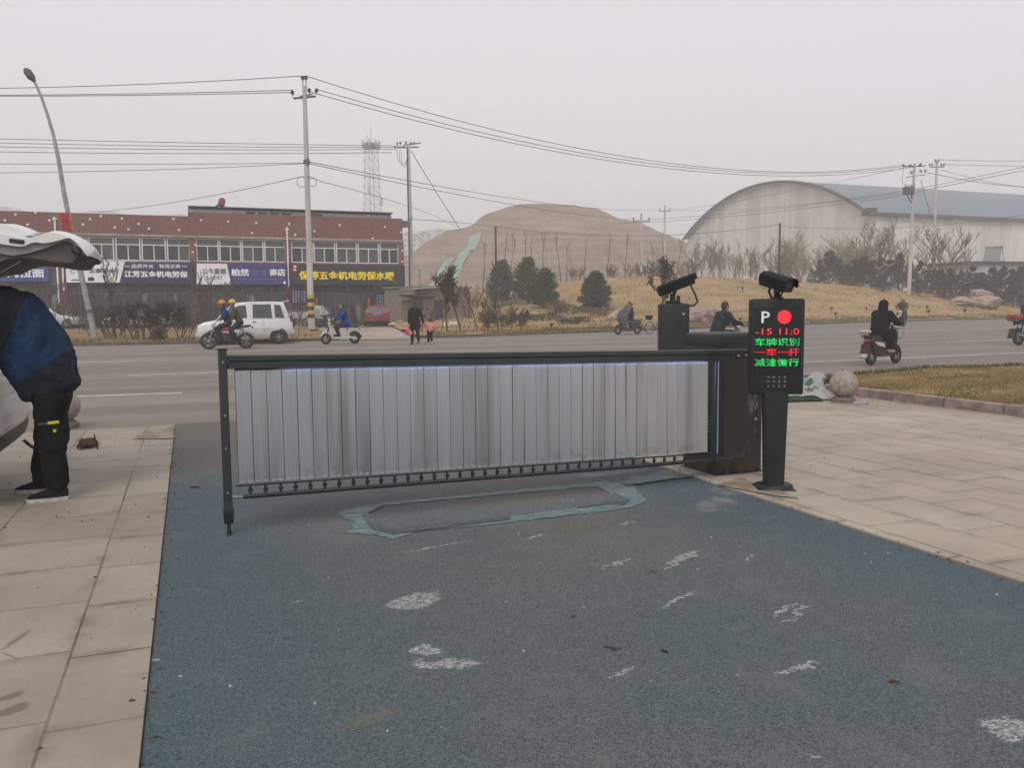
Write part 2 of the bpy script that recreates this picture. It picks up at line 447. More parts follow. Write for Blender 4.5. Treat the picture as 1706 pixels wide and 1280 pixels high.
# --- pavements: granite slabs
def paving(name, x0, wb, ws, sign, ly, oy, kk=1.0):
    C8 = lambda r, g, b, k=1.0: globals()['C8'](r, g*.995, b*.988, k*kk)
    t = NT(name); P = t.pos(True); X, Y, Z = t.sep(P)
    wob = t.math('MULTIPLY', t.math('SUBTRACT', t.noise(P, .6, 2), .5), .012)
    u = t.math('MULTIPLY', t.math('SUBTRACT', t.math('ADD', X, wob), x0), float(sign))   # metres away from the driveway
    inb = t.math('LESS_THAN', u, wb)
    us = t.math('DIVIDE', t.math('SUBTRACT', u, wb), ws)
    col = t.math('FLOOR', us)
    fu = t.math('MULTIPLY', t.math('FRACT', us), ws)
    du = t.math('MINIMUM', fu, t.math('SUBTRACT', ws, fu))
    du = t.math('MINIMUM', du, t.math('ABSOLUTE', t.math('SUBTRACT', u, wb)))
    colk = t.math('MULTIPLY_ADD', inb, 7.0, col)
    sh = t.math('FRACT', t.math('MULTIPLY', t.math('SINE', t.math('MULTIPLY', colk, 12.9)), 43.7))
    v = t.math('ADD', t.math('DIVIDE', t.math('SUBTRACT', t.math('ADD', Y, wob), oy), ly), t.math('MULTIPLY', sh, .18 if name == 'granite_paving' else .9))
    row = t.math('FLOOR', v); fv = t.math('MULTIPLY', t.math('FRACT', v), ly)
    dv = t.math('MINIMUM', fv, t.math('SUBTRACT', ly, fv))
    d = t.math('MINIMUM', du, dv)
    wide = t.math('ADD', .002, t.math('MULTIPLY', t.noise(P, 1.7, 3), .011))
    line = t.math('SUBTRACT', 1.0, t.ramp(t.math('DIVIDE', d, wide), .45, 1.0))
    linef = t.math('MULTIPLY', line, t.math('MULTIPLY_ADD', t.ramp(t.noise(P, .9, 4), .35, .7), .75, .25))
    wn = t.n('ShaderNodeTexWhiteNoise', noise_dimensions='2D'); cb = t.n('ShaderNodeCombineXYZ')
    t.L(colk, cb.inputs[0]); t.L(row, cb.inputs[1]); t.L(cb.outputs[0], wn.inputs['Vector'])
    tone = wn.outputs['Value']
    n1 = t.noise(P, .55, 5, .6); n2 = t.noise(t.mapping(P, (2.2, 1, 1)), 9, 4, .7); n3 = t.noise(P, 170, 2, .8); n5 = t.noise(t.mapping(P, (.7, 2.6, 1)), 1.3, 5, .7)
    c = t.mix(t.ramp(n1, .33, .68), C8(196, 184, 168, .72), C8(168, 156, 141, .72))
    c = t.mix(t.math('MULTIPLY', tone, .34), c, C8(158, 142, 124, .7))
    c = t.mix(t.math('MULTIPLY', t.ramp(n2, .5, .8), .3), c, C8(210, 200, 184, .72))
    c = t.mix(t.math('MULTIPLY', t.ramp(n5, .57, .72), .6), c, C8(134, 124, 113, .64))
    c = t.mix(t.math('MULTIPLY', t.ramp(n3, .45, .8), .38), c, C8(112, 102, 93, .64))
    grime = t.math('MULTIPLY', t.math('SUBTRACT', 1.0, t.ramp(d, .0, .11)), t.ramp(t.noise(P, 3.1, 5, .7), .46, .66)); c = t.mix(t.math('MULTIPLY', grime, .42), c, C8(104, 92, 80, .62)); c = t.mix(t.math('MULTIPLY', linef, .95), c, C8(52, 44, 38, .6))
    if name == 'granite_paving':
        # cracks and damp smears on the near slabs, a broken corner by the road edge
        for (px0, py0, px1, py1, wd) in ((0, 1094, 52, 1056, .018), (0, 1094, 30, 1106, .008), (-10, 1180, 40, 1160, .035), (-10, 1205, 48, 1180, .045)):
            a, e = G(px0, py0), G(px1, py1); mdl = (a+e)/2
            mp = t.n('ShaderNodeMapping', vector_type='TEXTURE'); t.L(P, mp.inputs[0])
            mp.inputs[1].default_value = mdl; mp.inputs[2].default_value = (0, 0, math.atan2(e.y-a.y, e.x-a.x)); mp.inputs[3].default_value = ((e-a).length*.6, wd, 1)
            vl = t.n('ShaderNodeVectorMath', operation='LENGTH'); t.L(mp.outputs[0], vl.inputs[0])
            k = t.math('ADD', vl.outputs['Value'], t.math('MULTIPLY', t.math('SUBTRACT', t.noise(P, 9, 3), .5), 1.3))
            c = t.mix(t.math('MULTIPLY', t.math('SUBTRACT', 1.0, t.ramp(k, .5, 1.1)), .55), c, C8(92, 80, 72, .6))
    t.col(c)
    h = t.math('SUBTRACT', t.math('MULTIPLY', n3, .12), line)
    t.bump(h, .5, .006); return t.done(t.math('MULTIPLY_ADD', n1, .2, .58))
pav_l = paving('granite_paving', CW, .33, .72, -1, .69, 3.36, .84)
pav_r = paving('granite_flags', CH, .57, .46, 1, .93, 3.1, 1.04)
b = MB(); b.quad((-60, -12, .02), (CW-.006, -12, .02), (CW-.006, 12.0, .02), (-60, 12.0, .02))
b.quad((-60, 12.0, .02), (CW-.006, 12.0, .02), (CW-.006, 12.02, base_z(12)-.01), (-60, 12.02, base_z(12)-.01))
b.quad((CW-.006, -12, .02), (CW-.006, -12, -.02), (CW-.006, 12.0, -.02), (CW-.006, 12.0, .02))
struct(b.build('pavement', pav_l, smooth=0))
b = MB(); b.quad((CH+.006, -12, .016), (10.40, -12, .016), (10.40, 13.2, .016), (CH+.006, 12.6, .016))
b.quad((CH+.006, -12, -.02), (CH+.006, -12, .016), (CH+.006, 12.6, .016), (CH+.006, 12.6, -.02))
b.quad((CH+.006, 12.6, .016), (10.4, 13.2, .016), (10.4, 13.3, .0), (CH+.006, 12.7, .0))
struct(b.build('pavement', pav_r, smooth=0))

# --- the blue driveway
def spots(t, P, lst, nz, amp, lo, hi):
    nv = t.n('ShaderNodeTexNoise'); t.L(P, nv.inputs['Vector']); nv.inputs['Scale'].default_value = 11; nv.inputs['Detail'].default_value = 4
    va = t.n('ShaderNodeVectorMath', operation='MULTIPLY_ADD'); t.L(nv.outputs['Color'], va.inputs[0]); va.inputs[1].default_value = (.16, .16, 0); va.inputs[2].default_value = (-.08, -.08, 0)
    vb = t.n('ShaderNodeVectorMath', operation='ADD'); t.L(P, vb.inputs[0]); t.L(va.outputs[0], vb.inputs[1]); P = vb.outputs[0]
    acc = None
    for (px, py, rx, ry, ang) in lst:
        g = G(px, py)
        mp = t.n('ShaderNodeMapping', vector_type='TEXTURE'); t.L(P, mp.inputs[0])
        mp.inputs[1].default_value = g; mp.inputs[2].default_value = (0, 0, R(ang)); mp.inputs[3].default_value = (rx, ry, 1)
        vl = t.n('ShaderNodeVectorMath', operation='LENGTH'); t.L(mp.outputs[0], vl.inputs[0])
        k = t.math('SUBTRACT', 1.0, t.ramp(vl.outputs['Value'], lo, hi))
        acc = k if acc is None else t.math('MAXIMUM', acc, k)
    return acc
t = NT('blue_grit'); P = t.pos(True); X, Y, Z = t.sep(P)
v1 = t.n('ShaderNodeTexVoronoi'); t.L(P, v1.inputs['Vector']); v1.inputs['Scale'].default_value = 230
v2 = t.n('ShaderNodeTexVoronoi'); t.L(P, v2.inputs['Vector']); v2.inputs['Scale'].default_value = 110
gsep = t.n('ShaderNodeSeparateColor'); t.L(v1.outputs['Color'], gsep.inputs[0]); gv = gsep.outputs[0]
gsep2 = t.n('ShaderNodeSeparateColor'); t.L(v2.outputs['Color'], gsep2.inputs[0]); gv2 = gsep2.outputs[1]
big = t.noise(P, .5, 5, .6); mid = t.noise(P, 2.6, 5, .65)
c = t.mix(gv, C8(52, 70, 80, .66), C8(122, 140, 146, .68))
c = t.mix(t.math('MULTIPLY', t.ramp(gv2, .35, 1.0), .35), c, C8(70, 88, 98, .62))
# worn to grey along the wheel paths and out by the road
edge = t.math('MINIMUM', t.math('SUBTRACT', X, CW), t.math('SUBTRACT', CH, X))
worn = t.math('MULTIPLY', t.ramp(edge, .05, 1.5), t.math('MULTIPLY_ADD', t.ramp(big, .34, .62), .5, .5))
worn = t.math('MAXIMUM', t.math('MULTIPLY', worn, t.math('MULTIPLY_ADD', t.ramp(Y, 2.2, 6.0), .34, .58)), t.math('MULTIPLY', t.ramp(Y, 6.5, 9.5), .92))
gg = t.mix(gv, C8(72, 76, 75, .66), C8(152, 149, 142, .68))
c = t.mix(worn, c, gg)
c = t.mix(t.math('MULTIPLY', t.ramp(mid, .52, .70), .26), c, C8(140, 138, 130, .68))
c = t.mix(t.math('MULTIPLY', t.ramp(Y, 7.5, 11.0), .55), c, C8(136, 124, 114, .64))
# white scuffs with the grain showing through
sp = spots(t, P, [(690, 1003, .17, .11, 30), (706, 1085, .09, .06, -45), (745, 1108, .17, .05, -22), (1142, 930, .2, .045, 28), (1128, 941, .16, .018, 25), (1030, 940, .16, .02, 25), (1128, 1000, .2, .015, 22),
    (1310, 1018, .16, .016, 22), (1325, 1026, .17, .016, 28), (1340, 1113, .1, .02, 15), (1300, 1122, .03, .015, 15), (1680, 1215, .11, .09, 25), (1350, 1258, .05, .018, -20), (1030, 1123, .1, .012, 15), (890, 896, .12, .012, 15), (1045, 872, .1, .01, 10), (497, 1003, .03, .01, 20), (256, 1103, .05, .02, 0), (730, 912, .3, .012, 10), (1250, 930, .08, .01, 20)], mid, .4, .35, 1.15)
brk = t.noise(t.mapping(P, (30, 65, 1), (0, 0, R(-25))), 1.0, 3, .8)
sm = t.math('MULTIPLY', t.ramp(sp, .0, .55), t.ramp(t.math('ADD', t.math('ADD', t.math('MULTIPLY', brk, .75), t.math('MULTIPLY', t.noise(P, 28, 3, .8), .3)), t.math('MULTIPLY', gv, .10)), .50, .66))
rs = t.math('MAXIMUM', t.ramp(t.noise(P, 17, 4, .75), .745, .79), t.math('MULTIPLY', t.ramp(t.noise(P, 60, 3, .7), .73, .78), .5))
sm = t.math('MAXIMUM', sm, t.math('MULTIPLY', rs, .7))
c = t.mix(t.math('MULTIPLY', sm, .85), c, C8(206, 204, 200, .8))
# oil drops
od = spots(t, P, [(953, 1029, .035, .03, 0), (1025, 1085, .035, .03, 0), (1085, 955, .05, .02, 0), (325, 815, .06, .01, 10)], mid, .3, .4, 1.2)
c = t.mix(t.math('MULTIPLY', od, .75), c, C8(30, 34, 36, .6))
ob = spots(t, P, [(610, 1197, .16, .05, 20), (1490, 1003, .08, .04, 0), (1110, 985, .1, .04, 20)], mid, .3, .2, 1.2)
c = t.mix(t.math('MULTIPLY', ob, .45), c, C8(142, 128, 108, .6))
# pale cement dust where it meets the cabinet footing
cd = spots(t, P, [(1210, 830, .5, .16, 65), (1110, 790, .6, .14, 10), (1010, 790, .6, .10, 0), (1180, 845, .2, .1, 60)], mid, .3, .3, 1.2)
c = t.mix(t.math('MULTIPLY', t.math('MULTIPLY', cd, t.ramp(mid, .35, .6)), .55), c, C8(176, 168, 158, .7))
t.col(c)
t.bump(t.math('ADD', t.math('MULTIPLY', v1.outputs['Distance'], 60.0), gv2), .4, .003); mat_m = t.done(.85, spec=.3)
b = MB(); ysr = [-12, 0, 4, 8, 11, 12.15]
for y0, y1 in zip(ysr, ysr[1:]): b.quad((CW, y0, base_z(y0)+.004), (CH, y0, base_z(y0)+.004), (CH, y1, base_z(y1)+.004), (CW, y1, base_z(y1)+.004))
struct(b.build('driveway', mat_m, smooth=0))

def bits(name, spotf, n, size, mat, seed):
    r = random.Random(seed); m = MB()
    for _ in range(n):
        x, y = spotf(r); z = (.02 if x < CW else .016 if x > CH else .004)+base_z(y); q = size*r.uniform(.4, 1.3); a = r.uniform(0, 3.14)
        t_ = [m.bm.verts.new((x+q*c_*math.cos(a)-q*.6*s*math.sin(a), y+q*c_*math.sin(a)+q*.6*s*math.cos(a), z+dz)) for c_, s, dz in ((-1, -.8, 0), (1, -1, 0), (.8, 1, 0), (-1, .9, 0), (.1, 0, q*.7))]
        for k in range(4): m.bm.faces.new((t_[k], t_[(k+1) % 4], t_[4]))
    return m.build(name, mat, smooth=0)
def edge_pos(r):
    k = r.random()
    if k < .35: return CW+r.gauss(0, .03)+.03, r.uniform(2.5, 11.5)
    if k < .6: return CH+r.gauss(0, .04), r.uniform(3, 12)
    if k < .8: return r.uniform(4.3, 10.2), r.uniform(6, 13)
    return r.uniform(-3, -.2), r.uniform(3, 11.8)
tag(bits('grit', edge_pos, 420, .010, M('dark_grit', C8(96, 86, 76, .6), C8(62, 56, 50, .6), 40, .9, world=True), 21), 'dark grit and crumbs scattered along the paving edges', 'grit', kind='stuff')
tag(bits('pale_chips', lambda r: (r.uniform(CW+.1, CH-.1), 2.6+abs(r.gauss(0, 3.4))), 45, .007, M('pale_chip', C8(200, 196, 190, .8), C8(170, 164, 156, .75), 40, .9, world=True), 22), 'pale stone chips scattered over the blue driveway', 'stone chips', kind='stuff')
# --- sealed saw-cut of the vehicle loop in the driveway
def wob_loop(pts, step=.05, amp=.018, sd=0):
    res = []
    for a, c_ in zip(pts, pts[1:]+pts[:1]):
        n = max(1, int((c_-a).length/step))
        for i in range(n):
            p = a.lerp(c_, i/n); q = p*9
            res.append(Vector((p.x+amp*noise.noise(Vector((q.x, q.y, sd))), p.y+amp*noise.noise(Vector((q.x, q.y, sd+9))), .008)))
    return res
def fill(name, loops, mat):
    bm = bmesh.new()
    for lp in loops:
        vs = [bm.verts.new(p) for p in lp]
        for a, c_ in zip(vs, vs[1:]+vs[:1]): bm.edges.new((a, c_))
    bmesh.ops.triangle_fill(bm, use_beauty=True, use_dissolve=False, edges=bm.edges[:], normal=(0, 0, 1))
    me = bpy.data.meshes.new(name); bm.to_mesh(me); bm.free(); me.materials.append(mat)
    o = bpy.data.objects.new(name, me); COL.objects.link(o); return struct(o)
seal = NT('teal_sealant'); P = seal.pos(True); s1 = seal.noise(P, 13, 6, .75); s2 = seal.noise(seal.mapping(P, (1, 5, 1)), 5, 3)
seal.col(seal.mix(seal.ramp(s1, .4, .62), C8(112, 136, 134, .64), seal.mix(seal.ramp(s2, .4, .6), C8(70, 90, 92, .6), C8(146, 160, 154, .66))))
seal.bump(s1, .5, .01); sealm = seal.done(.7)
gl = lambda lst: [G(*p) for p in lst]
outer = gl([(556, 858), (600, 845), (650, 838), (800, 823), (960, 808), (1010, 803), (1060, 806), (1087, 838), (1050, 850), (1000, 856), (850, 873), (690, 890), (655, 903), (620, 893), (575, 892), (585, 872)])
inner = gl([(611, 858), (640, 845), (700, 838), (900, 820), (990, 812), (1018, 822), (1012, 838), (960, 848), (820, 866), (700, 880), (655, 886), (625, 878)])
def nearer(p): return min(inner, key=lambda q: (q-p).length)
outer = [p.lerp(nearer(p), .12) for p in outer]
fill('sealed_saw_cut', [wob_loop(outer, .03, .03, 1), wob_loop(inner, .03, .016, 3)], sealm)
lead = gl([(1035, 806), (1100, 797), (1165, 791), (1190, 793), (1110, 802), (1045, 812)])
fill('sealed_saw_cut', [[Vector((p.x, p.y, .0165)) for p in wob_loop(lead, .04, .008, 5)]], sealm)
dk = M('wet_sealant', C8(52, 66, 68, .55), C8(76, 94, 94, .58), 14, .5, world=True)
d1 = [Vector((p.x, p.y, .012)) for p in wob_loop(gl([(603, 861), (619, 884), (655, 893), (702, 887), (850, 868), (850, 863), (700, 879), (657, 885), (628, 877), (613, 858), (640, 844), (638, 841)]), .04, .008, 8)]
fill('sealed_saw_cut', [d1], dk)
d2 = [Vector((p.x, p.y, .012)) for p in wob_loop(gl([(1022, 822), (1050, 836), (1040, 843), (1008, 843), (960, 850), (962, 848), (1012, 838)]), .04, .008, 11)]
fill('sealed_saw_cut', [d2], dk)
# broken paving and a screed lump where the pavement meets the road, left
br = M('broken_screed', C8(168, 152, 134, .7), C8(134, 118, 102, .7), 5, .95, bump=.6, world=True)
fill('screed_patch', [[Vector((p.x, p.y, .03+.0)) for p in wob_loop(gl([(224, 736), (240, 720), (262, 724), (288, 712), (291, 735)]), .03, .05, 2)]], br)
fill('screed_patch', [[Vector((p.x, p.y, .024)) for p in wob_loop(gl([(1196, 812), (1235, 800), (1262, 812), (1300, 822), (1330, 836), (1262, 826)]), .05, .03, 4)]], br)
# --- lawn island on the right with its granite kerb
lk = M('lawn_kerb_stone', C8(168, 150, 142, .72), C8(134, 118, 110, .7), 5, .85, bump=.35, world=True)
sd0 = M('bare_soil', C8(112, 88, 66, .6), C8(86, 70, 54, .6), 3, .98, bump=.5, world=True)
b = MB()
y = 11.9; first = True
while y > -6:
    ln = .98 if y < 11.5 else .7
    b.box((10.47+.006*rnd.uniform(-1, 1), y-ln/2, .075+.004*rnd.uniform(-1, 1)), (.16, ln-.012, .17), rnd.uniform(-.004, .004), .012)
    y -= ln
# the rounded corner and the run beside the road
for i in range(5):
    a0 = R(180-i*18-9); c_ = (10.47+.9+.9*math.cos(a0), 11.95+.75*math.sin(a0)+.3, .07)
    b.box(c_, (.16, .30, .15), a0, .01)
x = 11.4
while x < 40:
    b.box((x+.48, 13.22+.004*(x-11), .075), (.96, .15, .15), 0, .012); x += .98
struct(b.build('lawn_kerb', lk))
def LZ(x, y): return .14+.10*sstep(10.5, 13, x)+.05*noise.noise(Vector((x*.6, y*.6, 0)))
b = MB(); rows = []
for j in range(46):
    yy = -6+19.1*j/45; row = []
    for i in range(60):
        xx = 10.56+40*(i/59)**1.6
        if yy > 12.1 and xx < 11.0: xx = max(xx, 10.56+(yy-12.1)*.8)
        row.append(b.bm.verts.new((xx, yy, LZ(xx, yy))))
    rows.append(row)
for r0, r1 in zip(rows, rows[1:]):
    for k in range(59):
        try: b.bm.faces.new((r0[k], r0[k+1], r1[k+1], r1[k]))
        except ValueError: pass
struct(b.build('lawn', g_lawn))
def blades(name, spotsf, n, hgt, wd, mat, seed):
    r = random.Random(seed); vs, fs = [], []
    for _ in range(n):
        p = spotsf(r)
        if p is None: continue
        x, y, z = p; h = hgt*r.uniform(.45, 1.3); a = r.uniform(0, 6.283); l = h*r.uniform(.2, .9); w2 = wd*r.uniform(.6, 1.4)
        c, s = math.cos(a), math.sin(a); tx, ty = x+l*math.cos(a+1.57+r.uniform(-.7, .7)), y+l*math.sin(a+1.57+r.uniform(-.7, .7))
        k = len(vs); vs += [(x-c*w2, y-s*w2, z-.01), (x+c*w2, y+s*w2, z-.01), (tx, ty, z+h)]; fs.append((k, k+1, k+2))
    me = bpy.data.meshes.new(name); me.from_pydata(vs, [], fs); me.materials.append(mat)
    o = bpy.data.objects.new(name, me); COL.objects.link(o); return o
def tuftmat(name, a, bb, c_):
    t = NT(name); P = t.pos(True); n1 = t.noise(P, 1.1, 4); n2 = t.noise(P, 9, 2)
    t.col(t.mix(t.ramp(n1, .4, .6), t.mix(n2, a, bb), c_)); return t.done(.9, spec=.15)
def lawn_spot(r):
    x = 10.6+r.random()**1.5*10; y = r.uniform(6.5, 13.05)
    if y > 12.1 and x < 10.6+(y-12.1)*.9: return None
    if noise.noise(Vector((x*.8, y*.9, 4))) < -.22 and r.random() < .8: return None
    return (x, y, LZ(x, y))
tag(blades('grass_blades', lawn_spot, 36000, .034, .006, tuftmat('lawn_blades', C8(164, 140, 96, .76), C8(140, 118, 74, .75), C8(100, 102, 54, .75)), 3), 'short half dry grass growing on the lawn island beside the pavement', 'grass', kind='stuff')
def edge_spot(r):
    s = r.random()
    if s < .5: x = 10.62; x += r.random()*.5; y = r.uniform(11.8, 13.1)
    else: x = r.uniform(10.9, 26); y = 13.1-r.random()*.35
    return (x, y, LZ(x, y))
tag(blades('grass_blades', edge_spot, 8000, .07, .007, tuftmat('edge_blades', C8(92, 88, 52, .7), C8(70, 74, 40, .7), C8(112, 98, 58, .7)), 5), 'darker green grass fringe along the road side of the lawn island', 'grass', kind='stuff')
def kerb_tufts(r):
    x = r.uniform(10.5, 75) if r.random() < .8 else r.uniform(-40, 5.2)
    y = K(x)+.25+abs(r.gauss(0, 1.5))
    if noise.noise(Vector((x*.35, y*.9, 8))) < -.05: return None
    return (x, y, (TZ(x, y) if x > 9.6 else base_z(y)+.12))
tag(blades('grass_blades', kerb_tufts, 22000, .16, .02, tuftmat('kerb_tufts', C8(150, 134, 84, .75), C8(128, 112, 70, .75), C8(108, 116, 54, .75)), 9), 'greenish tufts of grass along the far kerb of the road', 'grass', kind='stuff')
def field_tufts(r):
    x = r.uniform(14, 95); y = K(x)+1+r.random()*24
    if noise.noise(Vector((x*.25, y*.5, 1))) < .08: return None
    return (x, y, TZ(x, y))
tag(blades('dry_tufts', field_tufts, 16000, .2, .03, tuftmat('dry_tufts', C8(176, 150, 104, .78), C8(140, 112, 72, .75), C8(120, 96, 60, .75)), 11), 'dry straw coloured tufts over the grassy rise', 'dry grass', kind='stuff')

# --- the terraced earth mound
MD = 225.0
SIL = [(470, 470), (600, 440), (690, 424), (703, 409), (745, 386), (790, 377), (805, 361), (835, 350), (862, 342.5), (900, 341), (960, 344), (1002, 351), (1030, 366), (1068, 372), (1090, 384), (1130, 400), (1170, 418), (1230, 445), (1330, 480)]
rt2 = Vector((_r.x, _r.y, 0)).normalized(); fw2 = Vector((_f.x, _f.y, 0)).normalized()
def mound_h(px):
    return max(.0, PD(px, lerp_tab(SIL, px), MD).z-.5)
def mound_pt(px, v):
    o = PD(px, 517, MD); H = mound_h(px)*.5+mound_h(px-6)*.25+mound_h(px+6)*.25
    # stepped slopes towards the viewer
    s = 0.0 if v < -62 else (1.0 if v > 0 else None)
    if s is None:
        q = (v+62)/62; s = .36*sstep(0, .42, q)+.28*sstep(.44, .72, q)+.36*sstep(.75, 1.0, q)
    if v > 10: s = 1-sstep(10, 70, v)
    p = Vector((o.x, o.y, 0))+fw2*v
    g = noise.fractal(Vector((px*.05, v*.02, 1)), .8, 2.1, 5)
    z = .5+H*s+H*.075*g*(4*s*(1-s)+.12)
    return Vector((p.x, p.y, z+base_z(62)-.55))
t = NT('mound_earth'); P = t.pos(True); X, Y, Z = t.sep(P)
n1 = t.noise(t.mapping(P, (.05, .05, .6)), 1.0, 8, .75); n2 = t.noise(t.mapping(P, (.4, .4, .06)), 1.0, 6, .7); n3 = t.noise(P, .045, 5)
c = t.mix(t.ramp(n1, .36, .64), C8(192, 166, 144, .72), C8(146, 122, 106, .7)); c = t.mix(t.math('MULTIPLY', t.ramp(n2, .5, .7), .5), c, C8(128, 106, 88, .68))
c = t.mix(t.math('MULTIPLY', t.ramp(n3, .5, .7), .6), c, C8(138, 124, 84, .7)); t.col(c); t.bump(n2, 1.0, 2.0); earth = t.done(.95, spec=.1)
b = MB(); rows = []
vv = [-66, -62, -57, -52, -47, -42, -38, -36, -33, -29, -25, -21, -18, -15.5, -13, -10, -7, -4, -2, 0, 3, 10, 22, 40, 70]
pxs = [470+5*i for i in range(173)]
for v in vv: rows.append([b.bm.verts.new(mound_pt(p, v)) for p in pxs])
for r0, r1 in zip(rows, rows[1:]):
    for k in range(len(pxs)-1): b.bm.faces.new((r0[k], r0[k+1], r1[k+1], r1[k]))
struct(b.build('earth_mound', earth, smooth=25))
# netting laid on the mound
net = M('green_netting', C8(134, 178, 154, .6), C8(168, 192, 172, .6), .3, .9, world=True)
def netting(path, lab, wd=7):
    """path: (px, v) pairs down the slope; laid just over the earth"""
    m = MB(); pr = None; n = 14
    for i in range(n+1):
        s = i/n; k = s*(len(path)-1); j = min(int(k), len(path)-2); q = k-j
        px = path[j][0]+(path[j+1][0]-path[j][0])*q; v = path[j][1]+(path[j+1][1]-path[j][1])*q
        ww = wd*(1+.12*math.sin(i*2.7))
        cur = [mound_pt(px+d*ww, v)+Vector((0, 0, .3))-fw2*.25 for d in (-1, -.33, .33, 1)]
        if pr: 
            for a in range(3): m.quad(pr[a], pr[a+1], cur[a+1], cur[a])
        pr = cur
    tag(m.build('ground_netting', net, smooth=60), lab, 'netting', 'green nets laid on the earth mound')
netting([(797, -8), (786, -17), (768, -30), (752, -44), (744, -52)], 'wide pale green net running down the left flank of the earth mound', 9)
netting([(770, -14), (758, -22), (746, -30)], 'narrow pale green net beside the wide one on the left flank of the mound', 4)
netting([(1048, -30), (1062, -40), (1090, -44)], 'pale green net at the foot of the mound behind the bare trees', 9)

# --- far hills
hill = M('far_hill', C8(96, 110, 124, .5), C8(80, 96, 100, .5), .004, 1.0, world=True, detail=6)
def far_hill(sil, D, depth):
    m = MB(); rows = []
    n = 60; p0, p1 = sil[0][0], sil[-1][0]
    for v, s in ((-depth, 0), (-depth*.6, .45), (-depth*.25, .85), (0, 1), (depth*.5, .6), (depth, 0)):
        row = []
        for i in range(n+1):
            px = p0+(p1-p0)*i/n; o = PD(px, 517, D); h = max(0, PD(px, lerp_tab(sil, px), D).z)
            h *= 1+.02*noise.noise(Vector((px*.05, v*.01, D)))
            q = Vector((o.x, o.y, 0))+fw2*v; row.append(m.bm.verts.new((q.x, q.y, h*s-.5*(s == 0))))
        rows.append(row)
    for r0, r1 in zip(rows, rows[1:]):
        for k in range(n): m.bm.faces.new((r0[k], r0[k+1], r1[k+1], r1[k]))
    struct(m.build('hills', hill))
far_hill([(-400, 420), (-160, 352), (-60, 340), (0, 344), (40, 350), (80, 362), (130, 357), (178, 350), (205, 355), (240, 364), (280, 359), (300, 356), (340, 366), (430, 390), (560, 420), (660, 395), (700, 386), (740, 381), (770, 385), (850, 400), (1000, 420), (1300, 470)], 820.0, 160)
# ================================================================== THE BARRIER AND ITS MACHINES
anth = M('anthracite_paint', C8(52, 54, 55, .55), C8(42, 44, 45, .55), 9, .5, bump=.05, spec=.35)
anth2 = M('dark_frame_paint', C8(58, 62, 64, .6), C8(46, 50, 52, .6), 7, .38, spec=.6)
blackp = M('black_plastic', (.012, .012, .013), (.02, .02, .02), 9, .45)
blackm = M('black_metal', (.012, .012, .0125), (.02, .02, .02), 5, .5, bump=.08, spec=.3)
rubber = M('rubber', (.018, .017, .016), (.03, .028, .026), 8, .85)
steel = M('steel', C8(190, 190, 188, .8), C8(150, 150, 148, .8), 8, .35, metal=.9)
bolt_m = M('bolt_zinc', C8(210, 210, 206, .9), C8(180, 180, 176, .8), 20, .4, metal=.6)
# aluminium slats, brushed along their length
t = NT('slat_aluminium'); P = t.pos(False); X, Y, Z = t.sep(P)
b1 = t.noise(t.mapping(P, (60, 60, .3)), 1.0, 2, .5); b2 = t.noise(t.mapping(P, (14, 14, 1.6)), 1.0, 4, .6)
oi = t.n('ShaderNodeObjectInfo').outputs['Random']
refl_streak = t.noise(t.mapping(t.pos(True), (4.5, 4.5, .22)), 1.0, 3, .55)
c = t.mix(b1, C8(200, 204, 210, .85), C8(216, 219, 222, .88)); c = t.mix(t.math('MULTIPLY', oi, .18), c, C8(150, 154, 160, .8))
c = t.mix(t.math('MULTIPLY', t.ramp(refl_streak, .50, .68), .5), c, C8(136, 130, 122, .8))  # streaks in the colour imitate uneven reflections on the metal
t.col(c); 
spl = t.math('MULTIPLY', t.ramp(Z, -.20, -.42), t.ramp(t.noise(t.pos(True), 16, 4, .7), .5, .64)); c = t.mix(t.math('MULTIPLY', spl, .3), c, C8(112, 104, 94, .7)); t.col(c)
slat_m = t.done(t.math('MULTIPLY_ADD', b2, .10, .27), .88)

GA, GB = G(382, 893), Vector((4.30, 6.05, 0)); GA.z = 0
gdir = (GB-GA).normalized(); grz = math.atan2(gdir.y, gdir.x); gnorm = Vector((gdir.y, -gdir.x, 0))
def GP(px, py):
    d = ray(px, py); s = (GA-EYE).dot(gnorm)/d.dot(gnorm); p = EYE+d*s
    return (p-GA).dot(gdir), p.z
gate = empty('barrier_gate', GA, grz, 'wide dark framed parking barrier with upright silver slats across the blue driveway', 'barrier')
def topz(u): return 1.222-.017*u
u0, u1 = GP(394, 700)[0], GP(1178, 700)[0]
def botz(u): return lerp_tab([(u0, GP(394, 806)[1]), (u1, GP(1178, 753)[1])], u)
# end post
pt = topz(0)+.035
m = MB(); m.box((0, 0, (.19+pt)/2), (.055, .05, pt-.19), 0, .004)
post = m.build('end_post', anth2, gate)
m = MB(); m.box((0, 0, pt+.004), (.062, .057, .012), 0, .003); m.build('post_cap', blackp, post)
m = MB(); m.loft([[(s*.5*a, q*.5*bb, z) for s, q in ((-1, -1), (1, -1), (1, 1), (-1, 1))] for z, a, bb in ((.20, .066, .06), (.195, .07, .064), (.09, .058, .054), (.085, .05, .046))]); m.build('post_sleeve', blackp, post)
m = MB(); m.cyl((0, 0, .09), (0, 0, .035), .013, n=12); m.cyl((0, 0, .035), (0, 0, .004), .017, n=12); m.build('post_foot', rubber, post)
for zz in (topz(0)-.045, .82, .6, .30):
    m = MB(); m.cyl((-.002, -.024, zz), (-.002, -.030, zz), .006, n=10); m.build('bolt', bolt_m, post)
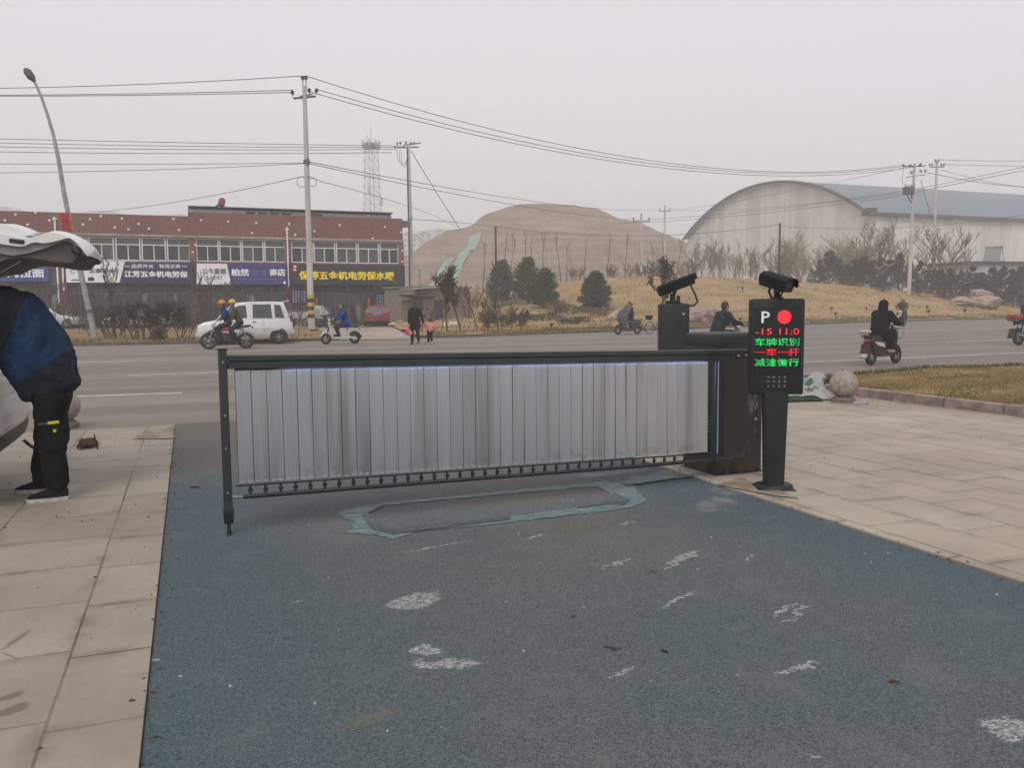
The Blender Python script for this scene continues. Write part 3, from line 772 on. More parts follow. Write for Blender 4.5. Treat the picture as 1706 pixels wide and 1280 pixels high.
# top beam
ue = GP(1244, 590)[0]+.02
m = MB()
def rail(ua, ub, dz, h, y0, y1, bev=.004):
    a, c_ = Vector((ua, (y0+y1)/2, topz(ua)-dz)), Vector((ub, (y0+y1)/2, topz(ub)-dz))
    m.bar(a, c_, abs(y1-y0), h, bev)
rail(.03, ue, .022, .044, -.030, .030, .008); rail(.03, ue, .0485, .009, -.022, .022, .001); rail(.03, ue, .0725, .039, -.030, -.020, .002); rail(.03, ue, .0725, .039, .012, .030, .002)
beam = m.build('top_beam', anth2, gate)
m = MB(); rail(ue-.16, ue-.02, .045, .075, -.036, -.0305, .002); m.build('pivot_plate', anth, beam)
for du in (.14, .06):
    m = MB(); m.cyl((ue-du, -.036, topz(ue)-.05), (ue-du, -.046, topz(ue)-.05), .010, n=10); m.build('bolt', bolt_m, beam)
# light strip under the beam
led = EM('blue_white_leds', (.45, .52, 1.0), 60.0)
m = MB(); a = .095; rail(u0+.3, u1+.0, a-.018, .004, -.0185, -.0125, 0); m.build('led_strip', led, gate)
# slats
ns = 38; pitch = (u1-u0)/ns
def slat_mesh(h):
    sec = []; wd = pitch-.004
    nrib = 9
    for k in range(nrib*2+1):
        x = -wd/2+wd*k/(nrib*2); sec.append((x, -.008-(.0009 if k % 2 else 0)))
    sec = [(-wd/2, .004)]+sec+[(wd/2, .004)]
    mm = MB(); mm.loft([[(x, y, -h/2) for x, y in sec], [(x, y, h/2) for x, y in sec]]); return mm
dash_m = M('pale_dash', C8(210, 210, 206, .75), C8(180, 180, 178, .7), 6, .5)  # added pale dashes, standing in for background light through the slat slots
for k in range(ns):
    u = u0+pitch*(k+.5); zt_, zb_ = topz(u)-.104, botz(u)
    o = slat_mesh(zt_-zb_).build('slat', slat_m, gate, smooth=12)
    o.location = (u, .0, (zt_+zb_)/2); o.rotation_euler = (rnd.uniform(-.012, .012), 0, rnd.uniform(-.05, .05))
    m = MB()
    for q in (-.024, .022):
        m.box((q, -.013, (zt_-zb_)/2-.010), (.026, .003, .005)); m.box((q, -.013, -(zt_-zb_)/2+.010), (.026, .003, .006))
    m.build('slot_dash', dash_m, o)
# backing strip so that the joints read dark
m = MB(); n = 12
m.loft([[(u, .012, topz(u)-.09), (u, .016, topz(u)-.09), (u, .016, botz(u)+.01), (u, .012, botz(u)+.01)] for u in (u0, u1)]); m.build('backing_sheet', blackm, gate)
# lower rail, hangers, rod
def rodz(u): return lerp_tab([(GP(405, 828)[0], GP(405, 828)[1]), (GP(1236, 763)[0], GP(1236, 763)[1])], u)
m = MB(); m.bar((u0-.02, 0, botz(u0)-.016), (u1+.05, 0, botz(u1)-.016), .022, .010, .002); m.build('bottom_rail', blackm, gate)
ur = GP(1236, 763)[0]
rod = MB().tube([(GP(405, 828)[0], 0, rodz(0)), (u1, 0, rodz(u1)), (ur, -.01, rodz(ur))], .017, 12).build('bottom_rod', blackp, gate)
m = MB(); m.cyl((.02, 0, rodz(0)+.004), (GP(405, 828)[0]+.02, 0, rodz(0)), .008, n=8); m.build('rod_link', steel, rod)
for k in range(ns):
    u = u0+pitch*(k+.72); m = MB()
    zt_, zb_ = botz(u)-.02, rodz(u)+.012
    m.box((u, 0, (zt_+zb_)/2), (.017, .014, max(.02, zt_-zb_+.006)), 0, .003); m.ring((u, -.006, (zt_+zb_)/2), (0, 1, 0), .012, .005, 12, 6)
    m.build('roller_hanger', blackp, gate)
# inner post with its lit edge
ui = GP(1191.5, 680)[0]
m = MB(); m.box((ui, .0, (topz(ui)-.09+rodz(ui))/2), (.046, .05, topz(ui)-.09-rodz(ui)), 0, .004); ip = m.build('inner_post', anth2, gate)
m = MB(); m.box((ui+.008, -.027, (topz(ui)-.1+rodz(ui)+.06)/2), (.012, .004, topz(ui)-.16-rodz(ui))); m.build('led_strip', EM('dim_blue_leds', (.20, .27, .55), .3), ip)
m = MB(); m.bar((ur-.12, -.01, rodz(ur)+.006), (ur, -.012, rodz(ur)), .03, .03, .004); m.bar((ur-.02, -.012, rodz(ur)), (ur+.11, .05, rodz(ur)+.15), .02, .02, .003); m.cyl((ur-.02, -.03, rodz(ur)), (ur-.02, .01, rodz(ur)), .018, n=10)
m.build('crank_link', anth, gate)

# ---- cabinet behind the gate
cab = empty('gate_cabinet', (4.60, 6.52, 0), R(2), 'scuffed dark steel barrier machine cabinet with a pitched cap behind the kiosk', 'cabinet')
t = NT('scuffed_cabinet_paint'); P = t.pos(False); n1 = t.noise(t.mapping(P, (9, 9, 3)), 1.0, 5, .7); n2 = t.noise(P, 3, 4); X, Y, Z = t.sep(P)
hm = t.math('MULTIPLY', t.ramp(X, .05, .2), t.math('MULTIPLY', t.ramp(Z, .3, .5), t.ramp(Z, 1.0, .8)))
c = t.mix(t.ramp(n2, .4, .6), C8(48, 46, 46, .55), C8(36, 34, 34, .52)); c = t.mix(t.math('MULTIPLY', t.ramp(n1, .52, .6), t.math('MULTIPLY_ADD', hm, .85, .0)), c, C8(170, 164, 158, .7))
low = t.math('MULTIPLY', t.ramp(Z, .22, .0), t.ramp(n1, .4, .62)); c = t.mix(t.math('MULTIPLY', low, .6), c, C8(120, 110, 100, .65))
t.col(c); cabm = t.done(.5)
m = MB(); m.box((0, 0, .6), (.5, .5, 1.17), 0, .012, 2); body = m.build('housing', cabm, cab)
m = MB(); m.loft([[(s*a, q*bb, z) for s, q in ((-1, -1), (1, -1), (1, 1), (-1, 1))] for z, a, bb in ((1.175, .258, .258), (1.25, .258, .258), (1.272, .245, .245), (1.285, .19, .22))]); m.build('cap', anth, cab)
m = MB(); m.box((0, 0, .01), (.56, .56, .02), 0, .004); m.build('base_flange', anth, cab)
for k in range(5):
    m = MB(); m.box((-.252, -.12, .40+.032*k), (.006, .12, .012), 0, .002); m.build('vent_slot', M('worn_slot', C8(120, 118, 116, .6), C8(90, 88, 86, .6), 8, .5), cab)
m = MB(); m.box((.02, -.2515, .62), (.40, .002, .95)); m.build('cabinet_door', cabm, cab)
m = MB(); m.cyl((.17, -.252, .50), (.17, -.262, .50), .014, n=12); m.build('lock', bolt_m, cab)

# ---- kiosks
def led_dots(text, wd, ht, u, z, cols, rows, parent, name, mat, yf):
    me = text_mesh(text, wd, ht, .004, .004 if len(text) < 6 else .0)
    bm = bmesh.new(); bm.from_mesh(me); bv = BVHTree.FromBMesh(bm); mm = MB()
    cw, chh = wd/cols, ht/rows
    for i in range(cols):
        for j in range(rows):
            x, zz = -wd/2+(i+.5)*cw, -ht/2+(j+.5)*chh
            if bv.ray_cast(Vector((x, -1, zz)), Vector((0, 1, 0)))[0] is not None:
                mm.box((u+x, yf, z+zz), (cw*.84, .002, chh*.84))
    bm.free(); bpy.data.meshes.remove(me)
    return mm.build(name, mat, parent, smooth=0)
def camera_head(parent, loc, rz, pitch, L=.30, w_=.095, h_=.095):
    """surveillance camera in its hood; looks along local +X"""
    q = Matrix.Rotation(rz, 4, 'Z') @ Matrix.Rotation(pitch, 4, 'Y'); base = Matrix.Translation(loc)
    def T(p): return base @ (q @ Vector(p))
    sec = [(-w_/2*.72, -h_/2), (w_/2*.72, -h_/2), (w_/2, -h_*.12), (w_/2, h_*.3), (w_*.28, h_/2), (-w_*.28, h_/2), (-w_/2, h_*.3), (-w_/2, -h_*.12)]
    m = MB(); m.loft([[T((x, y*k, z*k)) for y, z in sec] for x, k in ((-L/2, .9), (-L/2+.012, 1), (L/2-.01, 1), (L/2, .97))]); b_ = m.build('camera_housing', blackm, parent)
    sec2 = [(y*1.09, z*1.08+.004) for y, z in sec if z > -h_*.2]; sec2 = sec2[0:]
    m = MB(); m.loft([[T((x, y, z+dz)) for y, z in sec2] for x, dz in ((-L/2+.02, 0), (L/2+.035, 0))], caps=False, closed=False)
    bmesh.ops.solidify(m.bm, geom=m.bm.faces[:], thickness=.003); m.build('sun_hood', anth, b_)
    m = MB(); m.loft([[T((L/2+.002, y*.8, z*.8)) for y, z in sec], [T((L/2+.004, y*.78, z*.78)) for y, z in sec]]); m.build('camera_window', M('dark_glass', (.01, .01, .012), (.015, .015, .02), 5, .08), b_)
    m = MB(); m.cyl(T((L/2+.004, 0, 0)), T((L/2+.007, 0, 0)), h_*.2, n=14); m.build('lens', M('lens_glass', (.02, .025, .05), (.01, .01, .02), 5, .05), b_)
    return T
kio = empty('parking_kiosk', G(1288, 816), R(-25), 'black parking display kiosk with red and green lit letters and a camera on top', 'kiosk')
m = MB(); m.box((0, 0, .012), (.31, .28, .024), 0, .004); m.loft([[(math.cos(a)*rx, math.sin(a)*ry, z) for a in [R(22.5+45*i) for i in range(8)]] for z, rx, ry in ((.024, .165, .14), (.05, .155, .13), (.056, .14, .115))]); m.build('base_plate', blackm, kio)
m = MB(); m.loft([[(s*a, q*bb, z) for s, q in ((-1, -1), (1, -1), (1, 1), (-1, 1))] for z, a, bb in ((.05, .076, .06), (.82, .098, .06))]); bmesh.ops.bevel(m.bm, geom=[e for e in m.bm.edges if abs((e.verts[0].co-e.verts[1].co).z) > .3], offset=.012, segments=2, affect='EDGES'); m.build('column', blackm, kio)
hz0, hz1 = .797, 1.578; hd = .115
m = MB(); m.box((0, 0, (hz0+hz1)/2), (.43, hd, hz1-hz0), 0, .018, 3); head = m.build('display_head', blackm, kio)
yf = -hd/2-.002
m = MB(); m.box((0, yf+.0005, 1.235), (.372, .004, .55), 0, .001); m.build('screen', M('screen_black', (.006, .006, .007), (.008, .008, .008), 5, .22), head)
red = EM('red_leds', (1.0, .03, .05), .95); grn = EM('green_leds', (.03, 1.0, .2), .62); ylf = yf-.003
m = MB(); m.add_mesh(text_mesh('P', .066, .093, .003, .011), Matrix.Translation((-.1, ylf, 1.429))); m.build('letter_p', EM('white_letter', (.85, .85, .88), .45), head)
m = MB(); rr = .055
for i in range(-9, 10):
    for j in range(-9, 10):
        x, z = i*.0058, j*.0058
        if x*x+z*z < rr*rr: m.box((.049+x, ylf, 1.429+z), (.0046, .002, .0046))
m.build('red_light', red, head, smooth=0)
led_dots('-15 11:0', .348, .05, -.005, 1.3125, 62, 13, head, 'lit_text', red, ylf)
led_dots('车牌识别', .35, .062, -.005, 1.228, 64, 15, head, 'lit_text', grn, ylf)
led_dots('一车一杆', .35, .062, -.005, 1.145, 64, 15, head, 'lit_text', red, ylf)
led_dots('减速慢行', .35, .062, -.005, 1.062, 64, 15, head, 'lit_text', grn, ylf)
dm = M('speaker_dot', C8(130, 130, 126, .7), C8(100, 100, 98, .7), 9, .5)
for i in range(4):
    for j in range(3):
        m = MB(); m.cyl((-.069+.044*i, yf+.004, .868+.037*j), (-.069+.044*i, yf-.002, .868+.037*j), .009, n=10); m.build('speaker_hole', dm, head)
m = MB(); m.cyl((-.0, 0, hz1-.002), (-.0, 0, hz1+.012), .055, n=16); m.box((0, 0, hz1+.035), (.04, .06, .05), 0, .006); m.ring((0, -.01, hz1+.06), (1, .2, 0), .035, .012, 16, 8); m.tube([(-.035, .02, hz1+.01), (-.06, .02, hz1+.06), (-.04, .03, hz1+.10)], .01, 8); m.tube([(.03, .02, hz1+.01), (.05, .02, hz1+.05), (.04, .03, hz1+.09)], .008, 8); m.build('camera_bracket', blackm, kio)
camera_head(kio, Vector((-.015, -.03, hz1+.135)), R(-62), R(14), .30, .12, .11)
# the second camera post, beyond the gate
q = PD(1122, 520, 9.1); q.z = 0
kp = empty('camera_post', q, R(-22), 'plain dark boxed post with an upward tilted camera behind the barrier beam', 'camera post')
m = MB(); m.box((0, 0, .78), (.315, .2, 1.56), 0, .02, 3); m.build('post_body', anth, kp)
m = MB(); m.cyl((.09, -.10, 1.45), (.09, -.106, 1.45), .012, n=12); m.build('lock', bolt_m, kp)
m = MB(); m.cyl((-.01, 0, 1.555), (-.01, 0, 1.66), .03, n=12); m.box((-.01, 0, 1.575), (.15, .12, .03), 0, .006); m.box((.05, 0, 1.6), (.03, .07, .09), 0, .004); m.cyl((-.0, 0, 1.65), (.02, 0, 1.72), .02, n=10); m.build('camera_bracket', blackm, kp)
T = camera_head(kp, Vector((.02, 0, 1.755)), R(3), R(-20), .40, .12, .105)
m = MB(); m.tube([T((.16, 0, -.04)), Vector((.19, -.02, 1.73)), Vector((.235, -.02, 1.64)), Vector((.255, -.02, 1.575)), Vector((.21, -.02, 1.535)), Vector((.13, -.02, 1.54)), Vector((.05, -.02, 1.565))], .012, 8); m.build('cable', blackp, kp)

# ---- stone ball bollards
ston = M('granite_ball', C8(176, 164, 152, .74), C8(150, 138, 128, .72), 14, .85, bump=.25, detail=6)
def ball_bollard(loc, lab):
    e = empty('ball_bollard', loc, rnd.uniform(0, 3), lab, 'bollard', 'stone balls along the road edge')
    m = MB(); m.ball((0, 0, .285), .215, 32); m.build('ball', ston, e)
    m = MB(); m.loft([[(math.cos(a)*r, math.sin(a)*r, z) for a in [2*math.pi*i/24 for i in range(24)]] for z, r in ((0, .19), (.05, .19), (.06, .165), (.09, .155))]); m.build('pedestal', M('granite_pedestal', C8(140, 124, 116, .7), C8(116, 104, 98, .7), 10, .9), e)
bb1 = G(1405, 672); bb1.z = .016; ball_bollard(bb1, 'speckled stone ball bollard on its plinth at the corner of the lawn')
bb2 = G(106, 713); bb2.z = .02; ball_bollard(bb2, 'stone ball bollard half hidden behind the man at the car boot')
chm = M('rusty_chain', C8(96, 76, 60, .6), C8(64, 54, 46, .6), 30, .75, metal=.3)
def chain(pts, lab, r=.02):
    m = MB(); pts = [Vector(p) for p in pts]; k = 0
    for a, c_ in zip(pts, pts[1:]):
        n = max(1, int((c_-a).length/(r*2.1)))
        for i in range(n):
            p = a.lerp(c_, (i+.5)/n); d = (c_-a).normalized(); up = Vector((0, 0, 1)) if k % 2 else d.cross(Vector((0, 0, 1)))
            if up.length < .1: up = Vector((1, 0, 0))
            qd = d.to_track_quat('X', 'Z'); 
            if k % 2: qd = qd @ Quaternion((1, 0, 0), R(90))
            t_ = MB(); t_.ring((0, 0, 0), (0, 0, 1), r*.8, r*.26, 12, 6)
            for v in t_.bm.verts: v.co.x *= 1.45
            me = t_.mesh('t', None, 0); m.add_mesh(me, Matrix.Translation(p) @ qd.to_matrix().to_4x4()); bpy.data.meshes.remove(me); k += 1
    return tag(m.build('chain', chm), lab, 'chain')
pile = []
for i in range(60):
    a = i*.75; rr = .03+.0028*i
    g = G(136+.35*i+8*math.sin(a), 748-.1*i+6*math.cos(a*1.3)); pile.append((g.x, g.y, .035+.04*abs(math.sin(i*1.1))*(1-i/75)))
chain(pile, 'rusty chain lying in a heap on the paving behind the man', .018)
c0, c1 = Vector((-1.25, 7.6, .5)), bb2+Vector((0, 0, .15))
chain([c0.lerp(c1, s)-Vector((0, 0, .22*(1-(2*s-1)**2))) for s in [i/10 for i in range(11)]], 'dark chain running from the car bumper towards the stone ball', .016)
e0, e1 = G(1340, 641), bb1+Vector((.0, 0, .5))
chain([(bb1+Vector((.02, .05, .50))).lerp(Vector((e0.x, e0.y, .03)), s)-Vector((0, 0, .12*math.sin(math.pi*s))) for s in [i/8 for i in range(9)]]+[G(1318, 643)+Vector((0, 0, .04)), G(1296, 642)+Vector((0, 0, .04))], 'dark chain sagging from the stone ball by the lawn to the ground', .02)
# crumpled sacks and paper by the ball
t = NT('printed_sack'); P = t.pos(False); n1 = t.noise(P, 4.5, 4, .6); n2 = t.noise(P, 7, 3); n3 = t.noise(P, 2, 3)
c = t.mix(t.ramp(n1, .55, .6), C8(222, 220, 218, .8), C8(110, 150, 104, .7)); c = t.mix(t.ramp(n2, .62, .66), c, C8(206, 120, 140, .75)); c = t.mix(t.ramp(n3, .62, .68), c, C8(60, 90, 60, .6)); t.col(c); sackm = t.done(.6)
def crumple(name, pa, pb, pc, pd, n, h, mat, lab, cat, seed=0, lift=.02):
    m = MB(); c4 = [G(*p) for p in (pa, pb, pc, pd)]; rows = []; o0 = sum(c4, Vector())/4; o0.z = .016
    for i in range(n+1):
        row = []
        for j in range(n+1):
            s, q_ = i/n, j/n; p = c4[0].lerp(c4[1], s).lerp(c4[3].lerp(c4[2], s), q_)
            ed = min(1, 5*min(s, 1-s, q_, 1-q_))
            z = lift+h*ed*(.55+.9*noise.noise(Vector((p.x*4, p.y*4, seed)))+.35*noise.noise(Vector((p.x*12, p.y*12, seed))))
            row.append(m.bm.verts.new((p.x-o0.x+.05*noise.noise(Vector((p.x*3, p.y*3, seed+5))), p.y-o0.y+.05*noise.noise(Vector((p.y*3, p.x*3, seed+7))), max(.004, z))))
        rows.append(row)
    for r0, r1 in zip(rows, rows[1:]):
        for k in range(n): m.bm.faces.new((r0[k], r0[k+1], r1[k+1], r1[k]))
    bmesh.ops.solidify(m.bm, geom=m.bm.faces[:], thickness=.003)
    return tag(m.build(name, mat, loc=o0, smooth=60), lab, cat)
crumple('plastic_sack', (1296, 668), (1384, 669), (1390, 641), (1310, 643), 26, .27, sackm, 'white sack with green and pink print crumpled beside the stone ball', 'sack', 3)
crumple('netting_scrap', (1292, 673), (1372, 671), (1366, 663), (1296, 664), 16, .05, M('green_scrap', C8(84, 120, 76, .6), C8(60, 84, 56, .6), 12, .9), 'strip of green netting under the printed sack', 'netting', 9)
crumple('white_plate', (1418, 660), (1440, 660), (1444, 651), (1424, 650), 10, .08, M('white_sheet', C8(220, 218, 216, .85), C8(190, 188, 186, .8), 5, .6), 'pale round lid lying behind the stone ball', 'lid', 4)
crumple('paper_scrap', (1421, 676), (1446, 675), (1442, 669), (1424, 670), 8, .03, M('white_paper', C8(224, 220, 224, .8), C8(200, 196, 204, .8), 6, .8), 'scrap of white paper on the paving in front of the lawn kerb', 'paper', 6, .008)
# twigs and butts
def twig(a, c_, r, mat, lab):
    p, q_ = G(*a), G(*c_); p.z = q_.z = r+.006
    if p.x < CW: p.z = q_.z = r+.02
    m = MB(); m.tube([Vector((0, 0, 0)), (q_-p)/2+Vector((0, 0, .003)), q_-p], [r, r*.9, r*.7], 6); return tag(m.build('twig', mat, loc=p), lab, 'twig')
brn = M('dark_twig', C8(60, 48, 40, .6), C8(40, 32, 28, .6), 20, .9)
twig((1481, 1140), (1499, 1142), .006, M('red_brown_stick', C8(150, 70, 48, .6), C8(110, 50, 36, .6), 20, .8), 'short reddish brown stick on the blue driveway')
twig((1102, 1088), (1113, 1092), .005, brn, 'tiny dark twig near the middle of the blue driveway')
twig((318, 814), (334, 815), .006, brn, 'dark twig on the driveway left of the barrier end post')
p = G(163, 752); p.z = .02
m = MB(); m.tube([(0, 0, 0), (-.012, .0, .09), (-.03, 0, .17)], [.009, .008, .007], 6); tag(m.build('rebar_stub', brn, loc=p), 'short dark rusty stub standing out of the paving beside the chain heap', 'rebar')
# ================================================================== PEOPLE AND VEHICLES: builders
skin = M('skin', C8(190, 146, 118, .7), C8(168, 120, 96, .7), 14, .6)
hair_m = M('black_hair', (.012, .010, .009), (.025, .02, .018), 30, .6)
def cloth(name, c, k=.75, rough=.9, sc=5):
    return M(name, c, tuple(v*k for v in c), sc, rough, bump=.25, spec=.2, bdist=.02)
def limb(m, pts, rad, n=14):
    pts = [Vector(p) for p in pts]
    for i, p in enumerate(pts): m.ball(p, rad[i], n)
    for i in range(len(pts)-1): m.cyl(pts[i], pts[i+1], rad[i], rad[i+1], n)
def fused(m, name, mat, parent, voxel, smooth=3, wrinkle=0.0, wscale=9.0, seed=0):
    """overlapping volumes made into one continuous skin"""
    me = m.mesh(name, None, 0)
    o = bpy.data.objects.new(name, me); COL.objects.link(o)
    md = o.modifiers.new('r', 'REMESH'); md.mode = 'VOXEL'; md.voxel_size = voxel; md.use_smooth_shade = True
    if smooth: sm = o.modifiers.new('s', 'SMOOTH'); sm.iterations = smooth; sm.factor = .5
    dg = bpy.context.evaluated_depsgraph_get(); m2 = bpy.data.meshes.new_from_object(o.evaluated_get(dg))
    bpy.data.objects.remove(o); bpy.data.meshes.remove(me); m2.name = name
    if wrinkle:
        m2.update(); nn = [v.normal.copy() for v in m2.vertices]
        for v, q in zip(m2.vertices, nn):
            s = Vector((v.co.x*wscale+seed, v.co.y*wscale, v.co.z*wscale*.55))
            v.co += q*wrinkle*(noise.noise(s)+.5*abs(noise.noise(s*2.3)))
    m2.materials.append(mat); m2.polygons.foreach_set('use_smooth', [True]*len(m2.polygons))
    o = bpy.data.objects.new(name, m2); COL.objects.link(o); o.parent = parent; return o
def hand(m, wr, tip_dir, side_dir, s=1.0, curl=.5):
    """palm, four bent fingers and a thumb from the wrist"""
    wr = Vector(wr); f = Vector(tip_dir).normalized(); sd = Vector(side_dir); sd = (sd-f*sd.dot(f)).normalized(); dn = f.cross(sd).normalized()
    if dn.z > 0: dn = -dn
    limb(m, [wr, wr+f*.05*s, wr+f*.085*s], [.026*s, .034*s, .034*s], 10)
    m.ball(wr+f*.055*s, (.042*s, .042*s, .03*s), 10)
    for k, (o, l) in enumerate(((-.03, .062), (-.011, .074), (.010, .07), (.029, .055))):
        a = wr+f*.085*s+sd*o*s; b_ = a+(f*math.cos(curl)+dn*math.sin(curl))*l*.5*s; c_ = b_+(f*math.cos(curl*2.3)+dn*math.sin(curl*2.3))*l*.5*s
        limb(m, [a, b_, c_], [.0105*s, .0095*s, .008*s], 8)
    a = wr+f*.03*s-sd*.03*s; limb(m, [a, a+(f*.6-sd*.7+dn*.3)*.035*s, a+(f*1.1-sd*.75+dn*.6)*.055*s], [.013*s, .011*s, .009*s], 8)
def head_geo(m, c, fw, s=1.0):
    c = Vector(c); fw = Vector(fw).normalized(); q = fw.to_track_quat('X', 'Z')
    P = lambda x, y, z: c+q @ Vector((x*s, y*s, z*s))
    m.ball(P(-.01, 0, .03), (.098*s, .078*s, .092*s), 18, q); m.ball(P(.018, 0, -.045), (.072*s, .062*s, .078*s), 16, q)
    m.ball(P(.058, 0, -.092), (.028*s, .03*s, .024*s), 12, q)                       # chin
    limb(m, [P(.088, 0, .018), P(.108, 0, -.022)], [.010*s, .015*s], 10)             # nose
    m.ball(P(.082, 0, .03), (.014*s, .045*s, .010*s), 10, q)                         # brow
    m.ball(P(.083, 0, -.062), (.011*s, .024*s, .009*s), 10, q)                       # lips
    for y in (-1, 1): m.ball(P(-.012, y*.079, -.005), (.02*s, .011*s, .034*s), 10, q); m.ball(P(.055, y*.04, -.03), (.03*s, .025*s, .03*s), 10, q)
    return P, q
def person(root, J, jacket, trousers, shoes, headgear='hair', hg_mat=None, s=1.0, skirt=0.0, voxel=.016, bulk=1.0, hands=True, sole=None, glove=None, collar=True):
    """J: joints in the local frame"""
    V = {k: Vector(v) for k, v in J.items() if k != 'curl'}
    fw = V.get('face', Vector((1, 0, 0)))
    m = MB(); P, q = head_geo(m, V['head'], fw, s)
    limb(m, [V['head']+Vector((-.01, 0, -.05))*s, V['neck']], [.055*s, .06*s])
    limb(m, [V['neck'], V['chest'], V['pelvis']], [.07*s, .11*s, .11*s])
    for d in 'LR':
        limb(m, [V['sh'+d], V['el'+d], V['wr'+d]], [.045*s, .036*s, .026*s]); limb(m, [V['chest'], V['sh'+d]], [.08*s, .045*s])
        limb(m, [V['hip'+d], V['kn'+d], V['an'+d]], [.075*s, .05*s, .034*s]); limb(m, [V['an'+d]+Vector((0, 0, -.02))*s, V['an'+d].lerp(V['to'+d], .6)], [.03*s, .018*s])
        if hands: hand(m, V['wr'+d], V.get('hd'+d, V['wr'+d]-V['el'+d]), V.get('hs'+d, Vector((0, 1 if d == 'R' else -1, 0))), s, J.get('curl', .7))
    fused(m, 'body', skin, root, min(voxel, .011*s), 2)
    side = (V['shL']-V['shR']).normalized(); up = (V['neck']-V['pelvis']).normalized()
    m = MB(); r = bulk*s
    def torso(c_, a, bb):
        qq = Matrix((side, up.cross(side), up)).transposed().to_quaternion(); m.ball(c_, (a, bb, min(a, bb)*1.05), 16, qq)
    n = 7
    for i in range(n):
        t_ = i/(n-1); p = V['pelvis'].lerp(V['chest'], t_); torso(p, (.165+.02*t_)*r, (.125+.01*t_)*r)
    for i in range(4):
        t_ = i/3; torso(V['chest'].lerp(V['neck'], t_*.75), (.185-.06*t_)*r, (.13-.05*t_)*r)
    if collar: limb(m, [V['neck'], V['neck']+(V['head']-V['neck'])*.28], [.075*s, .068*s])
    for d in 'LR':
        limb(m, [V['chest'].lerp(V['sh'+d], .5)+up*.03*s, V['sh'+d], V['el'+d], V['el'+d].lerp(V['wr'+d], .97)], [.085*r, .075*r, .058*r, .045*r])
        if skirt > 0: limb(m, [V['hip'+d], V['hip'+d].lerp(V['kn'+d], skirt)], [.125*r, .115*r])
    fused(m, 'jacket', jacket, root, voxel, 3, .011*s, 8, rnd.random()*9)
    m = MB()
    torso(V['pelvis'], .158*r, .122*r)
    for d in 'LR':
        k2 = V['kn'+d].lerp(V['an'+d], .92)
        limb(m, [V['pelvis'].lerp(V['hip'+d], .7), V['hip'+d], V['kn'+d], k2], [.11*s, .096*s, .074*s, .058*s])
    fused(m, 'trousers', trousers, root, voxel, 3, .007*s, 10, rnd.random()*9)
    for d in 'LR':
        m = MB(); a, b_ = V['an'+d], V['to'+d]; dr = (b_-a); dr.z = 0; dr.normalize(); gz = min(a.z, b_.z)
        limb(m, [a+Vector((0, 0, -.01)), a+Vector((0, 0, -.045))*s-dr*.02*s], [.046*s, .046*s]); limb(m, [a+Vector((0, 0, -.05))*s-dr*.025*s, b_], [.042*s, .036*s])
        m.ball(a.lerp(b_, .65)+Vector((0, 0, -.0)), (.08*s, .044*s, .036*s), 12, dr.to_track_quat('X', 'Z'))
        fused(m, 'shoe', shoes, root, .011*s, 2)
        if sole:
            m = MB(); m.ball(a.lerp(b_, .45)+Vector((0, 0, -.042*s)), (.135*s, .048*s, .016*s), 14, dr.to_track_quat('X', 'Z')); m.build('sole', sole, root)
    m = MB()
    if headgear == 'hair': m.ball(P(-.025, 0, .048), (.102*s, .087*s, .088*s), 18, q); m.ball(P(-.06, 0, .0), (.06*s, .08*s, .085*s), 16, q)
    elif headgear == 'long_hair': m.ball(P(-.025, 0, .045), (.108*s, .094*s, .094*s), 18, q); limb(m, [P(-.05, 0, .02), P(-.09, 0, -.12), P(-.10, 0, -.26)], [.088*s, .085*s, .06*s])
    elif headgear == 'hood': m.ball(P(-.02, 0, .035), (.128*s, .115*s, .125*s), 18, q); limb(m, [P(-.03, 0, .0), P(-.05, 0, -.13)], [.115*s, .125*s])
    elif headgear == 'cap': m.ball(P(-.02, 0, .055), (.106*s, .09*s, .08*s), 18, q); m.ball(P(.085, 0, .05), (.06*s, .06*s, .012*s), 12, q)
    if headgear == 'helmet':
        m.ball(P(-.01, 0, .055), (.13*s, .112*s, .105*s), 20, q); m.ball(P(.02, 0, .035), (.16*s, .125*s, .014*s), 16, q)
        bmesh.ops.delete(m.bm, geom=[v for v in m.bm.verts if (q.inverted() @ (v.co-Vector(V['head']))).z < .0], context='VERTS')
        limb(m, [P(-.06, 0, .16), P(.06, 0, .155)], [.012*s, .012*s], 8)
        m.build('helmet', hg_mat, root); m = MB(); m.ball(P(-.03, 0, .02), (.09*s, .082*s, .075*s), 14, q); m.build('hair', hair_m, root)
    elif headgear:
        fused(m, {'hood': 'hood', 'cap': 'cap'}.get(headgear, 'hair'), hg_mat or hair_m, root, .012*s, 2)
    m = MB()
    for y in (-1, 1): m.ball(P(.083, y*.032, .005), .012*s, 8)
    m.build('eyes', M('eye_dark', (.03, .02, .018), (.06, .05, .05), 30, .2), root)
    return P, q
